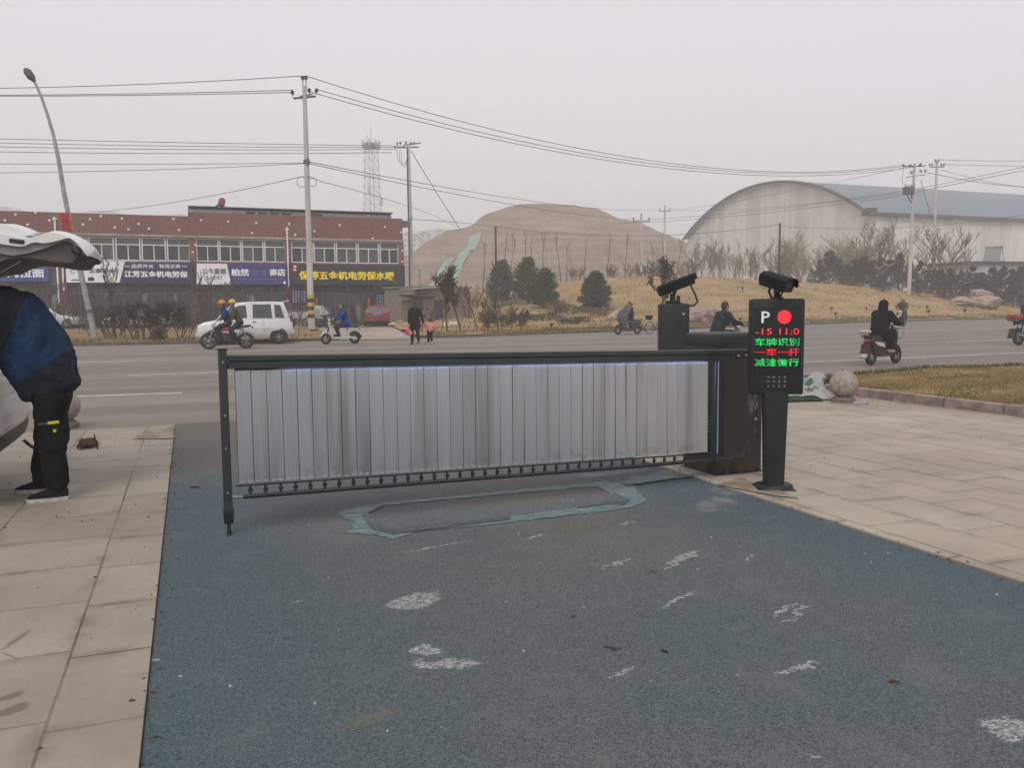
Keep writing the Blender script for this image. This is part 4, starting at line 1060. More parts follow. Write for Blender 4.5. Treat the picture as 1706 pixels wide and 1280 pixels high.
def ride_pose(seat, hx, hz, deck, fx=.32, lean=.12, spread=.12, headup=0.0, hw=.27, kx=.40, kz=None, px=0.0):
    """sitting pose facing +X, hips over (px, 0, seat)"""
    pv = Vector((px, 0, seat+.10)); ch = pv+Vector((lean, 0, .33)); nk = ch+Vector((lean*.45+.01, 0, .18)); hd = nk+Vector((.045, 0, .15+headup))
    J = dict(pelvis=pv, chest=ch, neck=nk, head=hd)
    for d, y in (('L', 1), ('R', -1)):
        sh = ch+Vector((lean*.3, y*.19, .12)); wr = Vector((hx-.05, y*hw, hz+.03)); mid = (sh+wr)/2
        J['sh'+d] = sh; J['wr'+d] = wr; J['el'+d] = mid+Vector((-.03, y*.07, -.10)); J['hd'+d] = Vector((.8, 0, -.25)); J['hip'+d] = pv+Vector((.02, y*.095, -.02))
        J['kn'+d] = Vector((px+kx, y*spread, (seat+.08) if kz is None else kz)); J['an'+d] = Vector((px+fx, y*(spread-.02), deck+.10)); J['to'+d] = Vector((px+fx+.17, y*(spread), deck+.045))
    return J
# ------------------------------------------------------------------ wheels and two-wheelers
tyre_m = rubber
alloy = M('alloy_rim', C8(196, 196, 194, .8), C8(160, 160, 160, .8), 9, .35, metal=.5)
def wheel(parent, c, r, wd, spokes=5, rimm=None, axis=(0, 1, 0), name='wheel', tr=None):
    tr = tr or r*.2
    c = Vector(c); m = MB(); m.ring(c, axis, r-tr, tr, 28, 10)
    if wd > tr*2:   # broad car tyre
        k = wd/(tr*2); ax = Vector(axis).normalized()
        for v in m.bm.verts: v.co += ax*((v.co-c).dot(ax))*(k-1)
    w_ = m.build(name, tyre_m, parent)
    m = MB(); ax = Vector(axis).normalized(); hw = max(.014, wd*.36)
    m.ring(c, axis, (r-tr*1.7), tr*.32, 24, 6); m.cyl(c-ax*hw, c+ax*hw, r*.14, n=12)
    q = ax.to_track_quat('Z', 'Y')
    for i in range(spokes):
        a = 2*math.pi*i/spokes+.3; d = q @ Vector((math.cos(a), math.sin(a), 0)); m.bar(c+d*r*.1+ax*hw*(.95 if wd > .15 else .55), c+d*(r-tr*1.7)+ax*hw*(.95 if wd > .15 else .55), r*.26 if spokes < 9 else .006, .02 if spokes < 9 else .006)
        if spokes < 9: m.bar(c+d*r*.1-ax*hw*.55, c+d*(r-tr*1.7)-ax*hw*.55, r*.16, .02)
    m.build('rim', rimm or alloy, w_)
    if wd > .1:
        m = MB(); m.cyl(c-ax*wd*.2, c+ax*wd*(.28 if wd > .15 else .2), r-tr*1.4, n=20); m.build('brake_disc', M('brake_dark', (.03, .03, .03), (.05, .05, .05), 9, .6), w_)
    return w_
def scooter(root, body_m, accent=None, basket=None, box=None, box_m=None, shield=True, plate=False, rear_m=None, open_rear=False):
    """electric scooter along +X, origin on the ground below its middle"""
    accent = accent or blackp; r = .215
    wheel(root, (.60, 0, r), r, .09, 5, tr=.055); wheel(root, (-.52, 0, r), r, .10, 5, tr=.06)
    m = MB(); m.bar((.3, 0, .25), (-.3, 0, .25), .24, .07, .02); m.build('footboard', body_m, root)
    if shield:
        m = MB(); m.loft([[(x, y, z) for x, y in ((cx_, -w_), (cx_+.06, -w_*.6), (cx_+.09, 0), (cx_+.06, w_*.6), (cx_, w_), (cx_-.03, 0))] for cx_, w_, z in ((.31, .13, .24), (.36, .15, .45), (.40, .16, .65), (.43, .10, .88))]); m.build('front_shield', body_m, root)
    m = MB(); m.cyl((.60, 0, r), (.43, 0, .86), .028, n=8); m.bar((.56, -.065, r), (.53, -.065, .45), .03, .03); m.bar((.56, .065, r), (.53, .065, .45), .03, .03); m.build('fork', accent, root)
    m = MB(); m.tube([(.60+.2*math.cos(a), 0, r+.245*math.sin(a)) for a in [R(20+20*i) for i in range(8)]], .035, 8); m.build('mudguard', body_m, root)
    m = MB(); m.tube([(-.52+.25*math.cos(a), 0, r+.255*math.sin(a)) for a in [R(40+20*i) for i in range(8)]], .04, 8); m.build('mudguard', accent, root)
    m = MB(); m.cyl((.42, 0, .84), (.38, 0, .99), .025, n=8); m.tube([(.30, .31, 1.0), (.36, .2, 1.0), (.39, 0, .98), (.36, -.2, 1.0), (.30, -.31, 1.0)], .014, 8); h = m.build('handlebar', accent, root)
    for y in (-1, 1):
        m = MB(); m.cyl((.34, y*.24, 1.0), (.29, y*.33, 1.0), .02, n=8); m.build('grip', blackp, h)
        m = MB(); m.cyl((.37, y*.17, 1.0), (.36, y*.23, 1.13), .006, n=6); m.ball((.36, y*.24, 1.16), (.012, .05, .035), 10); m.build('mirror', accent, h)
    m = MB(); m.ball((.46, 0, .93), (.06, .10, .06), 12); m.build('headlamp', M('lamp_glass', C8(220, 220, 215, .8), C8(200, 200, 195, .8), 9, .2), root)
    if open_rear:
        m = MB(); m.tube([(-.1, 0, .28), (-.22, 0, .5), (-.25, 0, .66)], .04, 8); m.bar((-.2, .09, .3), (-.52, .09, .22), .05, .06); m.bar((-.2, -.09, .3), (-.52, -.09, .22), .05, .06); m.build('rear_body', body_m, root)
    else:
        m = MB(); m.loft([[(x, y, z) for x, y in ((a, -w_), (b_, -w_*.8), (b_, w_*.8), (a, w_))] for a, b_, w_, z in ((-.12, -.48, .10, .27), (-.08, -.62, .13, .48), (-.05, -.70, .13, .62))]); m.build('rear_body', rear_m or body_m, root)
    m = MB(); m.loft([[(x, y, z) for y, z in ((-w_, .64), (w_, .64), (w_*.9, .72+dz), (-w_*.9, .72+dz))] for x, w_, dz in ((.02, .10, -.01), (-.1, .14, .02), (-.35, .15, .02), (-.66, .12, .03))]); m.build('seat', accent, root)
    m = MB(); m.ball((-.72, 0, .58), (.02, .09, .04), 10); m.build('tail_lamp', M('red_lens', C8(150, 20, 18, .7), C8(110, 12, 12, .7), 9, .25), root)
    m = MB(); m.tube([(-.6, .1, .68), (-.8, .1, .74), (-.84, 0, .75), (-.8, -.1, .74), (-.6, -.1, .68)], .012, 6); m.build('rear_rack', accent, root)
    if plate:
        m = MB(); m.box((-.80, 0, .36), (.02, .22, .36), Matrix.Rotation(R(14), 4, 'Y')); m.build('rear_flap', M('maroon_flap', C8(110, 40, 46, .6), C8(70, 28, 34, .6), 8, .6), root)
        m = MB(); m.box((-.845, 0, .25), (.012, .2, .10), Matrix.Rotation(R(14), 4, 'Y')); m.build('number_plate', M('pale_plate', C8(200, 196, 190, .75), C8(180, 176, 170, .7), 9, .5), root)
    if basket:
        m = MB(); bx = [(-.15, .0), (.15, .0)]
        m.loft([[(x, y, z) for x, y in ((.55-a, -w_), (.55+a, -w_), (.55+a, w_), (.55-a, w_))] for z, a, w_ in ((.64, .10, .12), (.9, .14, .16))], caps=False)
        if basket == 'wire': bmesh.ops.wireframe(m.bm, faces=m.bm.faces[:], thickness=.02, use_even_offset=True, use_replace=True)
        m.build('basket', accent, root)
    if box:
        m = MB(); m.box((-.74, 0, .86), (.30, .30, .2), 0, .05, 2); m.build('top_box', box_m or accent, root)
def motorbike(root, body_m, box_m=None, sc=1.0):
    r = .29
    wheel(root, (.66, 0, r), r, .08, 6, tr=.05); wheel(root, (-.60, 0, r), r, .10, 6, tr=.06)
    m = MB(); m.loft([[(x, y, z) for y, z in ((-w_, z0), (w_, z0), (w_*.8, z1), (-w_*.8, z1))] for x, w_, z0, z1 in ((.38, .06, .66, .82), (.25, .12, .62, .92), (.0, .13, .62, .88), (-.1, .08, .64, .78))]); m.build('fuel_tank', body_m, root)
    m = MB(); m.loft([[(x, y, z) for y, z in ((-w_, z0), (w_, z0), (w_, z1), (-w_, z1))] for x, w_, z0, z1 in ((0, .10, .72, .80), (-.3, .14, .72, .80), (-.62, .13, .75, .84), (-.78, .10, .78, .85))]); m.build('seat', blackp, root)
    m = MB(); m.box((.05, 0, .42), (.36, .2, .3), 0, .04); m.cyl((.2, 0, .5), (.33, 0, .62), .08, n=10); m.box((-.2, 0, .48), (.2, .18, .2), 0, .03); m.build('engine', M('engine_grey', C8(96, 96, 96, .6), C8(60, 60, 60, .6), 9, .5, metal=.4), root)
    m = MB(); m.tube([(.35, 0, .8), (.3, 0, .62), (.2, 0, .30), (-.3, 0, .32), (-.45, 0, .7), (.25, 0, .74)], .022, 8); m.bar((-.3, .09, .33), (-.6, .09, r), .04, .03); m.bar((-.3, -.09, .33), (-.6, -.09, r), .04, .03); m.build('frame', blackm, root)
    m = MB()
    for y in (-1, 1): m.cyl((.66, y*.075, r), (.42, y*.075, .92), .022, n=8); m.cyl((-.60, y*.12, r+.05), (-.5, y*.12, .72), .025, n=8)
    m.build('fork', steel, root)
    m = MB(); m.tube([(.22, .36, 1.0), (.32, .24, 1.04), (.4, 0, .97), (.32, -.24, 1.04), (.22, -.36, 1.0)], .013, 8); h = m.build('handlebar', blackm, root)
    for y in (-1, 1):
        m = MB(); m.cyl((.32, y*.22, 1.04), (.34, y*.3, 1.18), .006, n=6); m.ball((.34, y*.32, 1.21), (.012, .06, .035), 10); m.build('mirror', blackp, h)
    m = MB(); m.ball((.50, 0, .86), (.07, .09, .09), 12); m.build('headlamp', M('lamp_glass', C8(220, 220, 215, .8), C8(200, 200, 195, .8), 9, .2), root)
    for cx_, a0, nn in ((.66, 30, 6), (-.60, 40, 8)):
        m = MB(); rr = r+.04
        pts = [(cx_+rr*math.cos(R(a0+20*i)), 0, r+rr*math.sin(R(a0+20*i))) for i in range(nn)]
        m.loft([[(p[0], y, p[2]+.012*(1-abs(y)/.07)) for y in (-.07, 0, .07)] for p in pts], caps=False, closed=False); bmesh.ops.solidify(m.bm, geom=m.bm.faces[:], thickness=.012); m.build('mudguard', body_m, root)
    m = MB(); m.tube([(.2, -.13, .4), (.0, -.15, .26), (-.5, -.16, .3), (-.9, -.17, .4)], [.02, .025, .04, .045], 8); m.build('exhaust', steel, root)
    m = MB(); m.ball((-.84, 0, .76), (.03, .07, .04), 10); m.build('tail_lamp', M('red_lens', C8(150, 20, 18, .7), C8(110, 12, 12, .7), 9, .25), root)
    if box_m:
        m = MB(); m.box((-.86, 0, 1.0), (.42, .40, .2), 0, .06, 2); m.build('top_box', box_m, root)
        m = MB(); m.tube([(-.6, .12, .84), (-1.05, .12, .88), (-1.05, -.12, .88), (-.6, -.12, .84)], .014, 6); m.build('rear_rack', blackm, root)
        m = MB(); m.box((-.98, 0, .42), (.02, .24, .36), Matrix.Rotation(R(18), 4, 'Y')); m.build('rear_flap', blackp, root)
def bicycle(root, fr):
    r = .31
    wheel(root, (.52, 0, r), r, .035, 16, tr=.018); wheel(root, (-.50, 0, r), r, .035, 16, tr=.018)
    m = MB(); m.tube([(.52, 0, r), (.40, 0, .72), (.36, 0, .86)], .016, 8); m.tube([(.42, 0, .66), (.1, 0, .36), (-.06, 0, .30)], .02, 8); m.tube([(-.06, 0, .30), (-.18, 0, .78)], .016, 8); m.tube([(-.06, 0, .3), (-.5, 0, r), (-.16, 0, .62)], .012, 8); m.build('frame', fr, root)
    m = MB(); m.tube([(.22, .26, .95), (.34, .18, .97), (.38, 0, .92), (.34, -.18, .97), (.22, -.26, .95)], .012, 8); m.build('handlebar', steel, root)
    m = MB(); m.ball((-.2, 0, .82), (.14, .08, .04), 12); m.build('saddle', blackp, root)
    m = MB(); m.tube([(.52+.34*math.cos(R(20+20*i)), 0, r+.34*math.sin(R(20+20*i))) for i in range(8)], .022, 6); m.build('mudguard', fr, root)
    m = MB(); m.tube([(-.5+.34*math.cos(R(20+20*i)), 0, r+.34*math.sin(R(20+20*i))) for i in range(8)], .022, 6); m.build('mudguard', fr, root)
    m = MB(); m.loft([[(x, y, z) for x, y in ((.56-a, -w_), (.56+a, -w_), (.56+a, w_), (.56-a, w_))] for z, a, w_ in ((.70, .10, .12), (.92, .13, .16))], caps=False); bmesh.ops.solidify(m.bm, geom=m.bm.faces[:], thickness=.008); m.build('basket', blackp, root)
    m = MB(); m.cyl((-.06, -.05, .3), (-.06, .05, .3), .08, n=14); m.bar((-.06, .07, .3), (.08, .07, .2), .02, .02); m.bar((-.06, -.07, .3), (-.2, -.07, .4), .02, .02); m.box((.08, .11, .2), (.09, .09, .02)); m.box((-.2, -.11, .4), (.09, .09, .02)); m.build('crank', blackm, root)
# ------------------------------------------------------------------ cars
glassm = M('car_glass', (.02, .024, .026), (.035, .04, .04), 2, .06, spec=.8)
def car(root, low, cab, paint, wheels, wr, W, trunk=None, trim=None, glass=None):
    """low: (x, z0, zbelt, halfwidth) stations; cab: (x_belt, x_roof, zroof, hw_roof) stations, front to rear, +X forward"""
    m = MB(); rings = []
    for x, z0, zb, hw in low:
        h = zb-z0
        half = [(-hw*.86, z0), (-hw*.97, z0+h*.14), (-hw, z0+h*.45), (-hw*.985, z0+h*.8), (-hw*.93, z0+h*.96), (-hw*.8, zb)]
        rings.append([(x, y, z) for y, z in half]+[(x, 0, zb+.02)]+[(x, -y, z) for y, z in half[::-1]])
    m.loft(rings); body = m.build('car_body', paint, root, smooth=35)
    m = MB(); rings = []
    zb = lambda x: lerp_tab(sorted([(a, c_) for a, _, c_, _ in low]), x); hwb = lambda x: lerp_tab(sorted([(a, d) for a, _, _, d in low]), x)
    B = []
    for xb, xr, zr, hr in cab:
        a = (xb, hwb(xb)*.93, zb(xb)-.02); t_ = (xr, hr, zr-.05); B.append((a, t_))
        rings.append([(a[0], -a[1], a[2]), (t_[0], -t_[1], t_[2]), (t_[0], -t_[1]*.86, t_[2]+.035), (t_[0], 0, t_[2]+.055), (t_[0], t_[1]*.86, t_[2]+.035), (t_[0], t_[1], t_[2]), (a[0], a[1], a[2])])
    m.loft(rings); m.build('cabin', paint, root, smooth=35)
    def side_pt(x_i, t_, s, off=.004):
        i = min(int(x_i), len(B)-2); f = x_i-i
        a = Vector(B[i][0]).lerp(Vector(B[i+1][0]), f); b_ = Vector(B[i][1]).lerp(Vector(B[i+1][1]), f); p = a.lerp(b_, t_)
        return Vector((p.x, s*(p.y+off), p.z))
    gl_ = glass or glassm
    def side_window(i0, i1, t0=.1, t1=.9, inset=0, name='window'):
        for s in (-1, 1):
            m = MB(); m.quad(side_pt(i0, t0, s), side_pt(i1, t0, s), side_pt(i1-inset, t1, s), side_pt(i0+inset, t1, s)); m.build(name, gl_, root, smooth=0)
    def end_window(i, fwd, t0=.08, t1=.92, name='windscreen'):
        a, b_ = Vector(B[i][0]), Vector(B[i][1]); o = Vector((.006*fwd, 0, .004)); p0, p1 = a.lerp(b_, t0)+o, a.lerp(b_, t1)+o
        m = MB(); m.quad((p0.x, -p0.y*.92, p0.z), (p0.x, p0.y*.92, p0.z), (p1.x, p1.y*.92, p1.z), (p1.x, -p1.y*.92, p1.z)); m.build(name, gl_, root, smooth=0)
    for x in wheels:
        for s in (-1, 1):
            m = MB(); hw = hwb(x); n = 18
            m.loft([[(x+(wr+.055)*math.cos(math.pi*k/n), s*y, wr+(wr+.055)*math.sin(math.pi*k/n)) for k in range(n+1)]+[(x-wr-.055, s*y, .2), (x+wr+.055, s*y, .2)] for y in (hw*.6, hw*.985+.008)]); m.build('wheel_arch', blackp, root)
            wheel(root, (x, s*(hw*.985-.045), wr), wr, .18, 6, axis=(0, s, 0), tr=wr*.26)
    return dict(side_window=side_window, end_window=end_window, side_pt=side_pt, zb=zb, hwb=hwb, B=B)
def lamp(root, p, size, mat, name='headlamp'):
    m = MB(); m.box(p, size, 0, min(size)*.3); return m.build(name, mat, root)
white_paint = M('white_paint', C8(226, 226, 224, .82), C8(210, 210, 208, .8), 1.2, .28, coat=.6)
clear_lamp = M('clear_lamp', C8(200, 204, 206, .8), C8(150, 154, 158, .7), 14, .12)
red_lamp = M('red_lens', C8(150, 20, 18, .7), C8(110, 12, 12, .7), 9, .25)

# ================================================================== THE MAN AT THE OPEN CAR BOOT
YM = 7.66
def MP(px, py, y=YM): return PY(px, py, y)
cx = MP(80, 700).x
man = empty('person', (cx, YM, .02), 0, 'man in dark blue jacket and black cargo trousers bending into the open white car boot', 'person')
def LJ(px, py, dy=0.0):
    p = MP(px, py); return Vector((p.x-cx, dy, p.z-.02))
J = dict(pelvis=LJ(84, 640), chest=LJ(22, 545), neck=LJ(-28, 517), head=LJ(-66, 545), face=Vector((-.75, 0, -.66)),
         shL=LJ(-12, 545, -.19), shR=LJ(-12, 540, .19), elL=LJ(-24, 640, -.24), elR=LJ(-40, 640, .2), wrL=LJ(-75, 668, -.12), wrR=LJ(-85, 660, .1),
         hipL=LJ(88, 655, -.10), hipR=LJ(84, 655, .10), knL=LJ(92, 745, -.13), knR=LJ(70, 742, .15), anL=LJ(98, 812, -.17), anR=LJ(62, 803, .24), toL=LJ(56, 832, -.19), toR=LJ(12, 822, .26))
for k in ('anL', 'anR'): J[k].z = .105
for k in ('toL', 'toR'): J[k].z = .045
jk = NT('panelled_jacket'); P = jk.pos(False); X, Y, Z = jk.sep(P)
n1 = jk.noise(P, 7, 4); n2 = jk.noise(P, 120, 2)
# dark yoke over the shoulders and a dark hem, blue between: pattern runs along the spine
d = J['pelvis']-J['neck']; dl_ = d.length; dn = d/dl_
al = jk.math('ADD', jk.math('MULTIPLY', X, dn.x), jk.math('ADD', jk.math('MULTIPLY', Z, dn.z), -(J['neck'].dot(dn)) ))
al = jk.math('ADD', al, jk.math('MULTIPLY', jk.math('SUBTRACT', n1, .5), .02))
across = jk.math('SUBTRACT', jk.math('MULTIPLY', X, -dn.z), jk.math('MULTIPLY', Z, -dn.x))
mid_ = (J['pelvis']+J['neck'])/2; sl1 = jk.math('ADD', al, jk.math('MULTIPLY', jk.math('SUBTRACT', across, -dn.z*mid_.x+dn.x*mid_.z), .6))
kk = jk.math('MULTIPLY', jk.ramp(sl1, .30, .335), jk.ramp(al, .615, .60))
c = jk.mix(kk, C8(18, 22, 30, .6), C8(16, 54, 92, .62)); hem = jk.ramp(al, .60, .615)
c = jk.mix(hem, c, C8(28, 36, 50, .62)); c = jk.mix(jk.math('MULTIPLY', jk.ramp(n2, .4, .7), .25), c, C8(10, 20, 34, .7)); jk.col(c); jk.bump(n2, .2, .003); jacket_m = jk.done(.8, spec=.25)
trou = cloth('black_trousers', C8(26, 26, 27, .6), .7)
m = MB(); P_, q_ = head_geo(m, J['head'], J['face'])
limb(m, [J['head'], J['neck']], [.055, .06]); limb(m, [J['neck'], J['chest'], J['pelvis']], [.08, .12, .12])
for d_ in 'LR':
    limb(m, [J['chest'], J['sh'+d_]], [.09, .05]); limb(m, [J['sh'+d_], J['el'+d_], J['wr'+d_]], [.05, .04, .028]); limb(m, [J['hip'+d_], J['kn'+d_], J['an'+d_]], [.08, .055, .034]); limb(m, [J['an'+d_]+Vector((0, 0, -.03)), J['an'+d_].lerp(J['to'+d_], .5)+Vector((0, 0, -.015))], [.03, .02])
    hand(m, J['wr'+d_], J['wr'+d_]-J['el'+d_], Vector((0, 1 if d_ == 'R' else -1, 0)), 1.0, .5)
fused(m, 'body', skin, man, .009, 2)
m = MB()
def slab(px, py, a, bb, cc, dy=0, ang=0):
    p = LJ(px, py, dy); m.ball(p, (a, bb, cc), 20, Quaternion((0, 1, 0), R(ang)))
rings = []
for (bx, by, fx_, fy_, hw) in ((130, 640, 45, 668, .205), (131, 634, 42, 664, .225), (124, 600, 32, 645, .235), (108, 560, 15, 625, .235), (84, 520, -5, 602, .24), (50, 491, -25, 588, .245), (8, 478, -45, 575, .235), (-28, 484, -60, 560, .17)):
    b_, f_ = LJ(bx, by), LJ(fx_, fy_); c_ = (b_+f_)/2; v_ = (b_-f_)/2
    rings.append([c_+v_*(abs(math.cos(th))**.75*(1 if math.cos(th) > 0 else -1))+Vector((0, hw*(abs(math.sin(th))**.75)*(1 if math.sin(th) > 0 else -1), 0)) for th in [2*math.pi*i/24 for i in range(24)]])
m.loft(rings)
limb(m, [J['neck'], J['neck'].lerp(J['head'], .35)], [.085, .08])
for d_ in 'LR':
    limb(m, [J['chest'].lerp(J['sh'+d_], .6), J['sh'+d_], J['el'+d_], J['el'+d_].lerp(J['wr'+d_], .93)], [.12, .10, .075, .055], 18)
fused(m, 'jacket', jacket_m, man, .012, 10, .042, 9, 3)
m = MB()
slab(88, 655, .14, .18, .13); slab(82, 660, .14, .17, .12)
for d_, dx in (('L', 0), ('R', 0)):
    a, k_, n_ = J['hip'+d_], J['kn'+d_], J['an'+d_]
    limb(m, [a, a.lerp(k_, .5), k_, k_.lerp(n_, .5), k_.lerp(n_, .86)], [.118, .110, .098, .086, .074], 18)
    limb(m, [k_.lerp(n_, .88), k_.lerp(n_, .93)], [.082, .078], 16)
    pk = a.lerp(k_, .72); m.box(pk+Vector((.02, -.10 if d_ == 'L' else .10, -.03)), (.17, .04, .2), None, .012)
fused(m, 'trousers', trou, man, .011, 8, .032, 10, 5)
shoem = cloth('black_knit_shoe', C8(30, 30, 31, .6), .7, .85, 40); solem = M('off_white_sole', C8(206, 202, 196, .8), C8(176, 170, 162, .7), 14, .6)
for d_ in 'LR':
    a, b_ = J['an'+d_], J['to'+d_]; dr = b_-a; dr.z = 0; dr.normalize(); side = Vector((-dr.y, dr.x, 0))
    def sec(t_, hw, z1): 
        p = a+dr*t_; return [(p.x+side.x*hw*math.cos(th), p.y+side.y*hw*math.cos(th), .026+(z1-.026)*max(0, math.sin(th))**.8) for th in [math.pi*i/10 for i in range(11)]]
    m = MB(); m.loft([sec(-.09, .026, .08), sec(-.08, .038, .105), sec(-.03, .043, .12), sec(.03, .044, .112), sec(.08, .047, .088), sec(.13, .049, .07), sec(.17, .045, .058), sec(.20, .03, .045)]); m.build('shoe', shoem, man)
    m = MB(); out_ = [(-.10, .022), (-.085, .042), (-.03, .047), (.04, .047), (.12, .053), (.18, .047), (.205, .03), (.213, .0)]
    ol = [a+dr*x+side*y for x, y in out_]+[a+dr*x-side*y for x, y in out_[::-1][1:]]
    m.loft([[(p.x, p.y, z) for p in ol] for z in (.0, .008, .03)]); m.build('sole', solem, man)
hp = LJ(-66, 545)
m = MB(); m.ball(P_(-.025, 0, .05), (.104, .088, .09), 18, q_); m.ball(P_(-.06, 0, .0), (.06, .08, .08), 16, q_); fused(m, 'hair', hair_m, man, .012, 2)
m = MB()
for y in (-1, 1): m.ball(P_(.083, y*.032, .005), .012, 8)
m.build('eyes', M('eye_dark', (.03, .02, .018), (.06, .05, .05), 30, .2), man)
# tags on the thigh pocket
yl = M('yellow_tag', C8(222, 206, 60, .8), C8(200, 184, 50, .8), 30, .6)
fy = min(J['hipL'].y, J['knL'].y)-.125
m = MB(); p = LJ(97, 697.5); m.box((p.x, fy-.012, p.z), (.078, .006, .022), Matrix.Rotation(R(-5), 4, 'Y')); m.build('pocket_tag', yl, man)
m = MB(); p = LJ(80, 700); m.box((p.x, fy-.010, p.z), (.07, .005, .016), Matrix.Rotation(R(-4), 4, 'Y')); m.build('pocket_strap', M('grey_strap', C8(84, 86, 88, .6), C8(64, 66, 68, .6), 30, .7), man)
m = MB(); p = LJ(99, 711); m.cyl((p.x, fy-.004, p.z), (p.x, fy-.016, p.z), .012, n=14); m.build('button', yl, man)

# ---- the white car with its tailgate up
suv = empty('white_hatchback_car', (-3.35, 8.02, .02), 0, 'white car parked at the left with its tailgate raised above the bending man', 'car')
SX, SY = -3.35, 8.02
lw = [(-2.2, .42, .72, .74), (-2.1, .36, .86, .82), (-1.6, .32, .96, .88), (-.9, .3, 1.02, .9), (.4, .3, 1.05, .9), (1.5, .32, 1.08, .9), (1.72, .36, 1.06, .86), (1.86, .40, .98, .74)]
cb = [(-1.0, -.35, 1.55, .66), (-.4, -.1, 1.66, .7), (.6, .5, 1.70, .71), (1.45, 1.25, 1.66, .68)]
for i, (x, z0, z1, hw) in enumerate(lw): lw[i] = (x, z0, z1, hw)
A = car(suv, lw, cb, white_paint, (-1.35, 1.22), .33, .9)
A['side_window'](.35, 1.0, .12, .88); A['side_window'](1.05, 1.95, .12, .88); A['side_window'](2.05, 2.8, .12, .88, .05); A['end_window'](0, -1)
m = MB(); m.quad((1.80, -.6, .70), (1.80, .6, .70), (1.43, .6, 1.62), (1.43, -.6, 1.62)); m.build('boot_opening', M('boot_dark', (.03, .028, .026), (.045, .042, .04), 5, .9), suv, smooth=0)
lm = lambda px, py, y: (lambda p: Vector((p.x-SX, y-SY, p.z-.02)))(PY(px, py, y))
# rear bumper, bulging, with its black lower lip
yb = 7.22
prof = [(-60, 640), (4, 645), (8, 672), (14, 690), (24, 702), (28, 716), (26, 733), (14, 743), (-60, 750)]
low_ = [(-60, 748), (14, 742), (26, 733), (27, 745), (22, 760), (8, 772), (-60, 786)]
def bump(prof, name, mat):
    m = MB(); pts = [lm(px, py, yb) for px, py in prof]; rings = []
    for s in [i/12 for i in range(13)]:
        y = -.86+1.72*s; k = 1-abs(2*s-1)**4; dx = -.17*(1-k)-.14*k
        rings.append([(p.x+dx, y, p.z) for p in pts])
    m.loft(rings); m.build(name, mat, suv, smooth=50)
bump(prof, 'rear_bumper', white_paint); bump(low_, 'bumper_lip', blackp)
m = MB(); m.box((1.70, -.70, .95), (.12, .2, .34), Matrix.Rotation(R(-12), 4, 'Y'), .03); m.build('tail_lamp', red_lamp, suv)
m = MB(); m.box((1.70, .70, .95), (.12, .2, .34), Matrix.Rotation(R(-12), 4, 'Y'), .03); m.build('tail_lamp', red_lamp, suv)
# raised tailgate: outer skin on top, moulded trim below
yg = 7.30; GW = 1.42
def gate_shell(top, bot, name, mat, bulge, inset=0.0):
    n = 26
    xs_ = [top[0][0]+(top[-1][0]-top[0][0])*i/n for i in range(n+1)]; KX = .90; m = MB(); rings = []
    for s in [i/14 for i in range(15)]:
        k = 1-abs(2*s-1)**3; y = inset+(GW-2*inset)*s; ring = []
        for px in xs_: p = lm(px*KX, lerp_tab(top, px), yg); ring.append((p.x+.02*k-.07, yg-SY+y, p.z+bulge*k))
        for px in xs_[::-1]: p = lm(px*KX, lerp_tab(bot, px), yg); ring.append((p.x+.02*k-.07, yg-SY+y, p.z+.25*bulge*k))
        rings.append(ring)
    m.loft(rings); return m.build(name, mat, suv, smooth=50)
trim = M('taupe_boot_trim', C8(104, 95, 88, .62), C8(88, 80, 74, .62), 6, .75, bump=.1)
top = [(-90, 405), (-40, 392), (0, 388), (30, 391), (60, 397), (76, 398), (90, 393), (112, 387), (135, 391), (158, 401), (172, 412), (180, 425)]
low1 = [(-90, 420), (-40, 408), (0, 403), (30, 408), (60, 411.5), (70, 409), (80, 403), (100, 406), (125, 402), (135, 398), (150, 397), (165, 409), (180, 427)]
tg = gate_shell(top, low1, 'tailgate', white_paint, .05)
mid = [(-90, 425), (0, 419), (40, 426), (70, 422), (100, 414), (125, 405), (140, 400), (158, 408), (172, 425)]
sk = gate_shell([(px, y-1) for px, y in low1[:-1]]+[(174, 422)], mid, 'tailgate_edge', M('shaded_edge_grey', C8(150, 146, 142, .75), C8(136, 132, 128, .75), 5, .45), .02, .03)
lowt = [(-90, 456), (-20, 446), (0, 444), (20, 434), (45, 428), (80, 430), (120, 436), (150, 437.5), (158, 432), (163, 424), (168, 416), (172, 425)]
tr_ = gate_shell([(px, y-1) for px, y in mid], lowt, 'tailgate_trim', trim, .0, .05)
spo = gate_shell([(-90, 390), (0, 373), (28, 373), (50, 379), (70, 389)], [(-90, 405), (0, 389), (28, 391), (50, 394), (70, 391)], 'spoiler', white_paint, .04, .10)
m = MB(); p = lm(28, 402, yg); m.box((p.x, yg-SY-.004, p.z), (.10, .02, .032), Matrix.Rotation(R(6), 4, 'Y'), .006); m.build('trim_vent', blackp, suv)
m = MB(); p = lm(127, 416, yg); m.box((p.x, yg-SY+.03, p.z), (.07, .03, .05), Matrix.Rotation(R(20), 4, 'Y'), .006); m.build('pull_recess', blackp, suv)
m = MB(); p = lm(127, 416, yg); m.box((p.x-.005, yg-SY+.015, p.z), (.008, .04, .055), Matrix.Rotation(R(-24), 4, 'Y'), .002); m.build('pull_handle', M('latch_grey', C8(140, 130, 122, .7), C8(110, 100, 94, .7), 9, .5), suv)
m = MB()
for y in (7.36, 8.66): 
    a, b_ = lm(36, 436, y), lm(-40, 478, y); m.cyl(a, b_, .009, n=8); m.cyl(a.lerp(b_, .45), lm(-110, 512, y), .014, n=8)
m.build('gas_strut', blackp, suv)
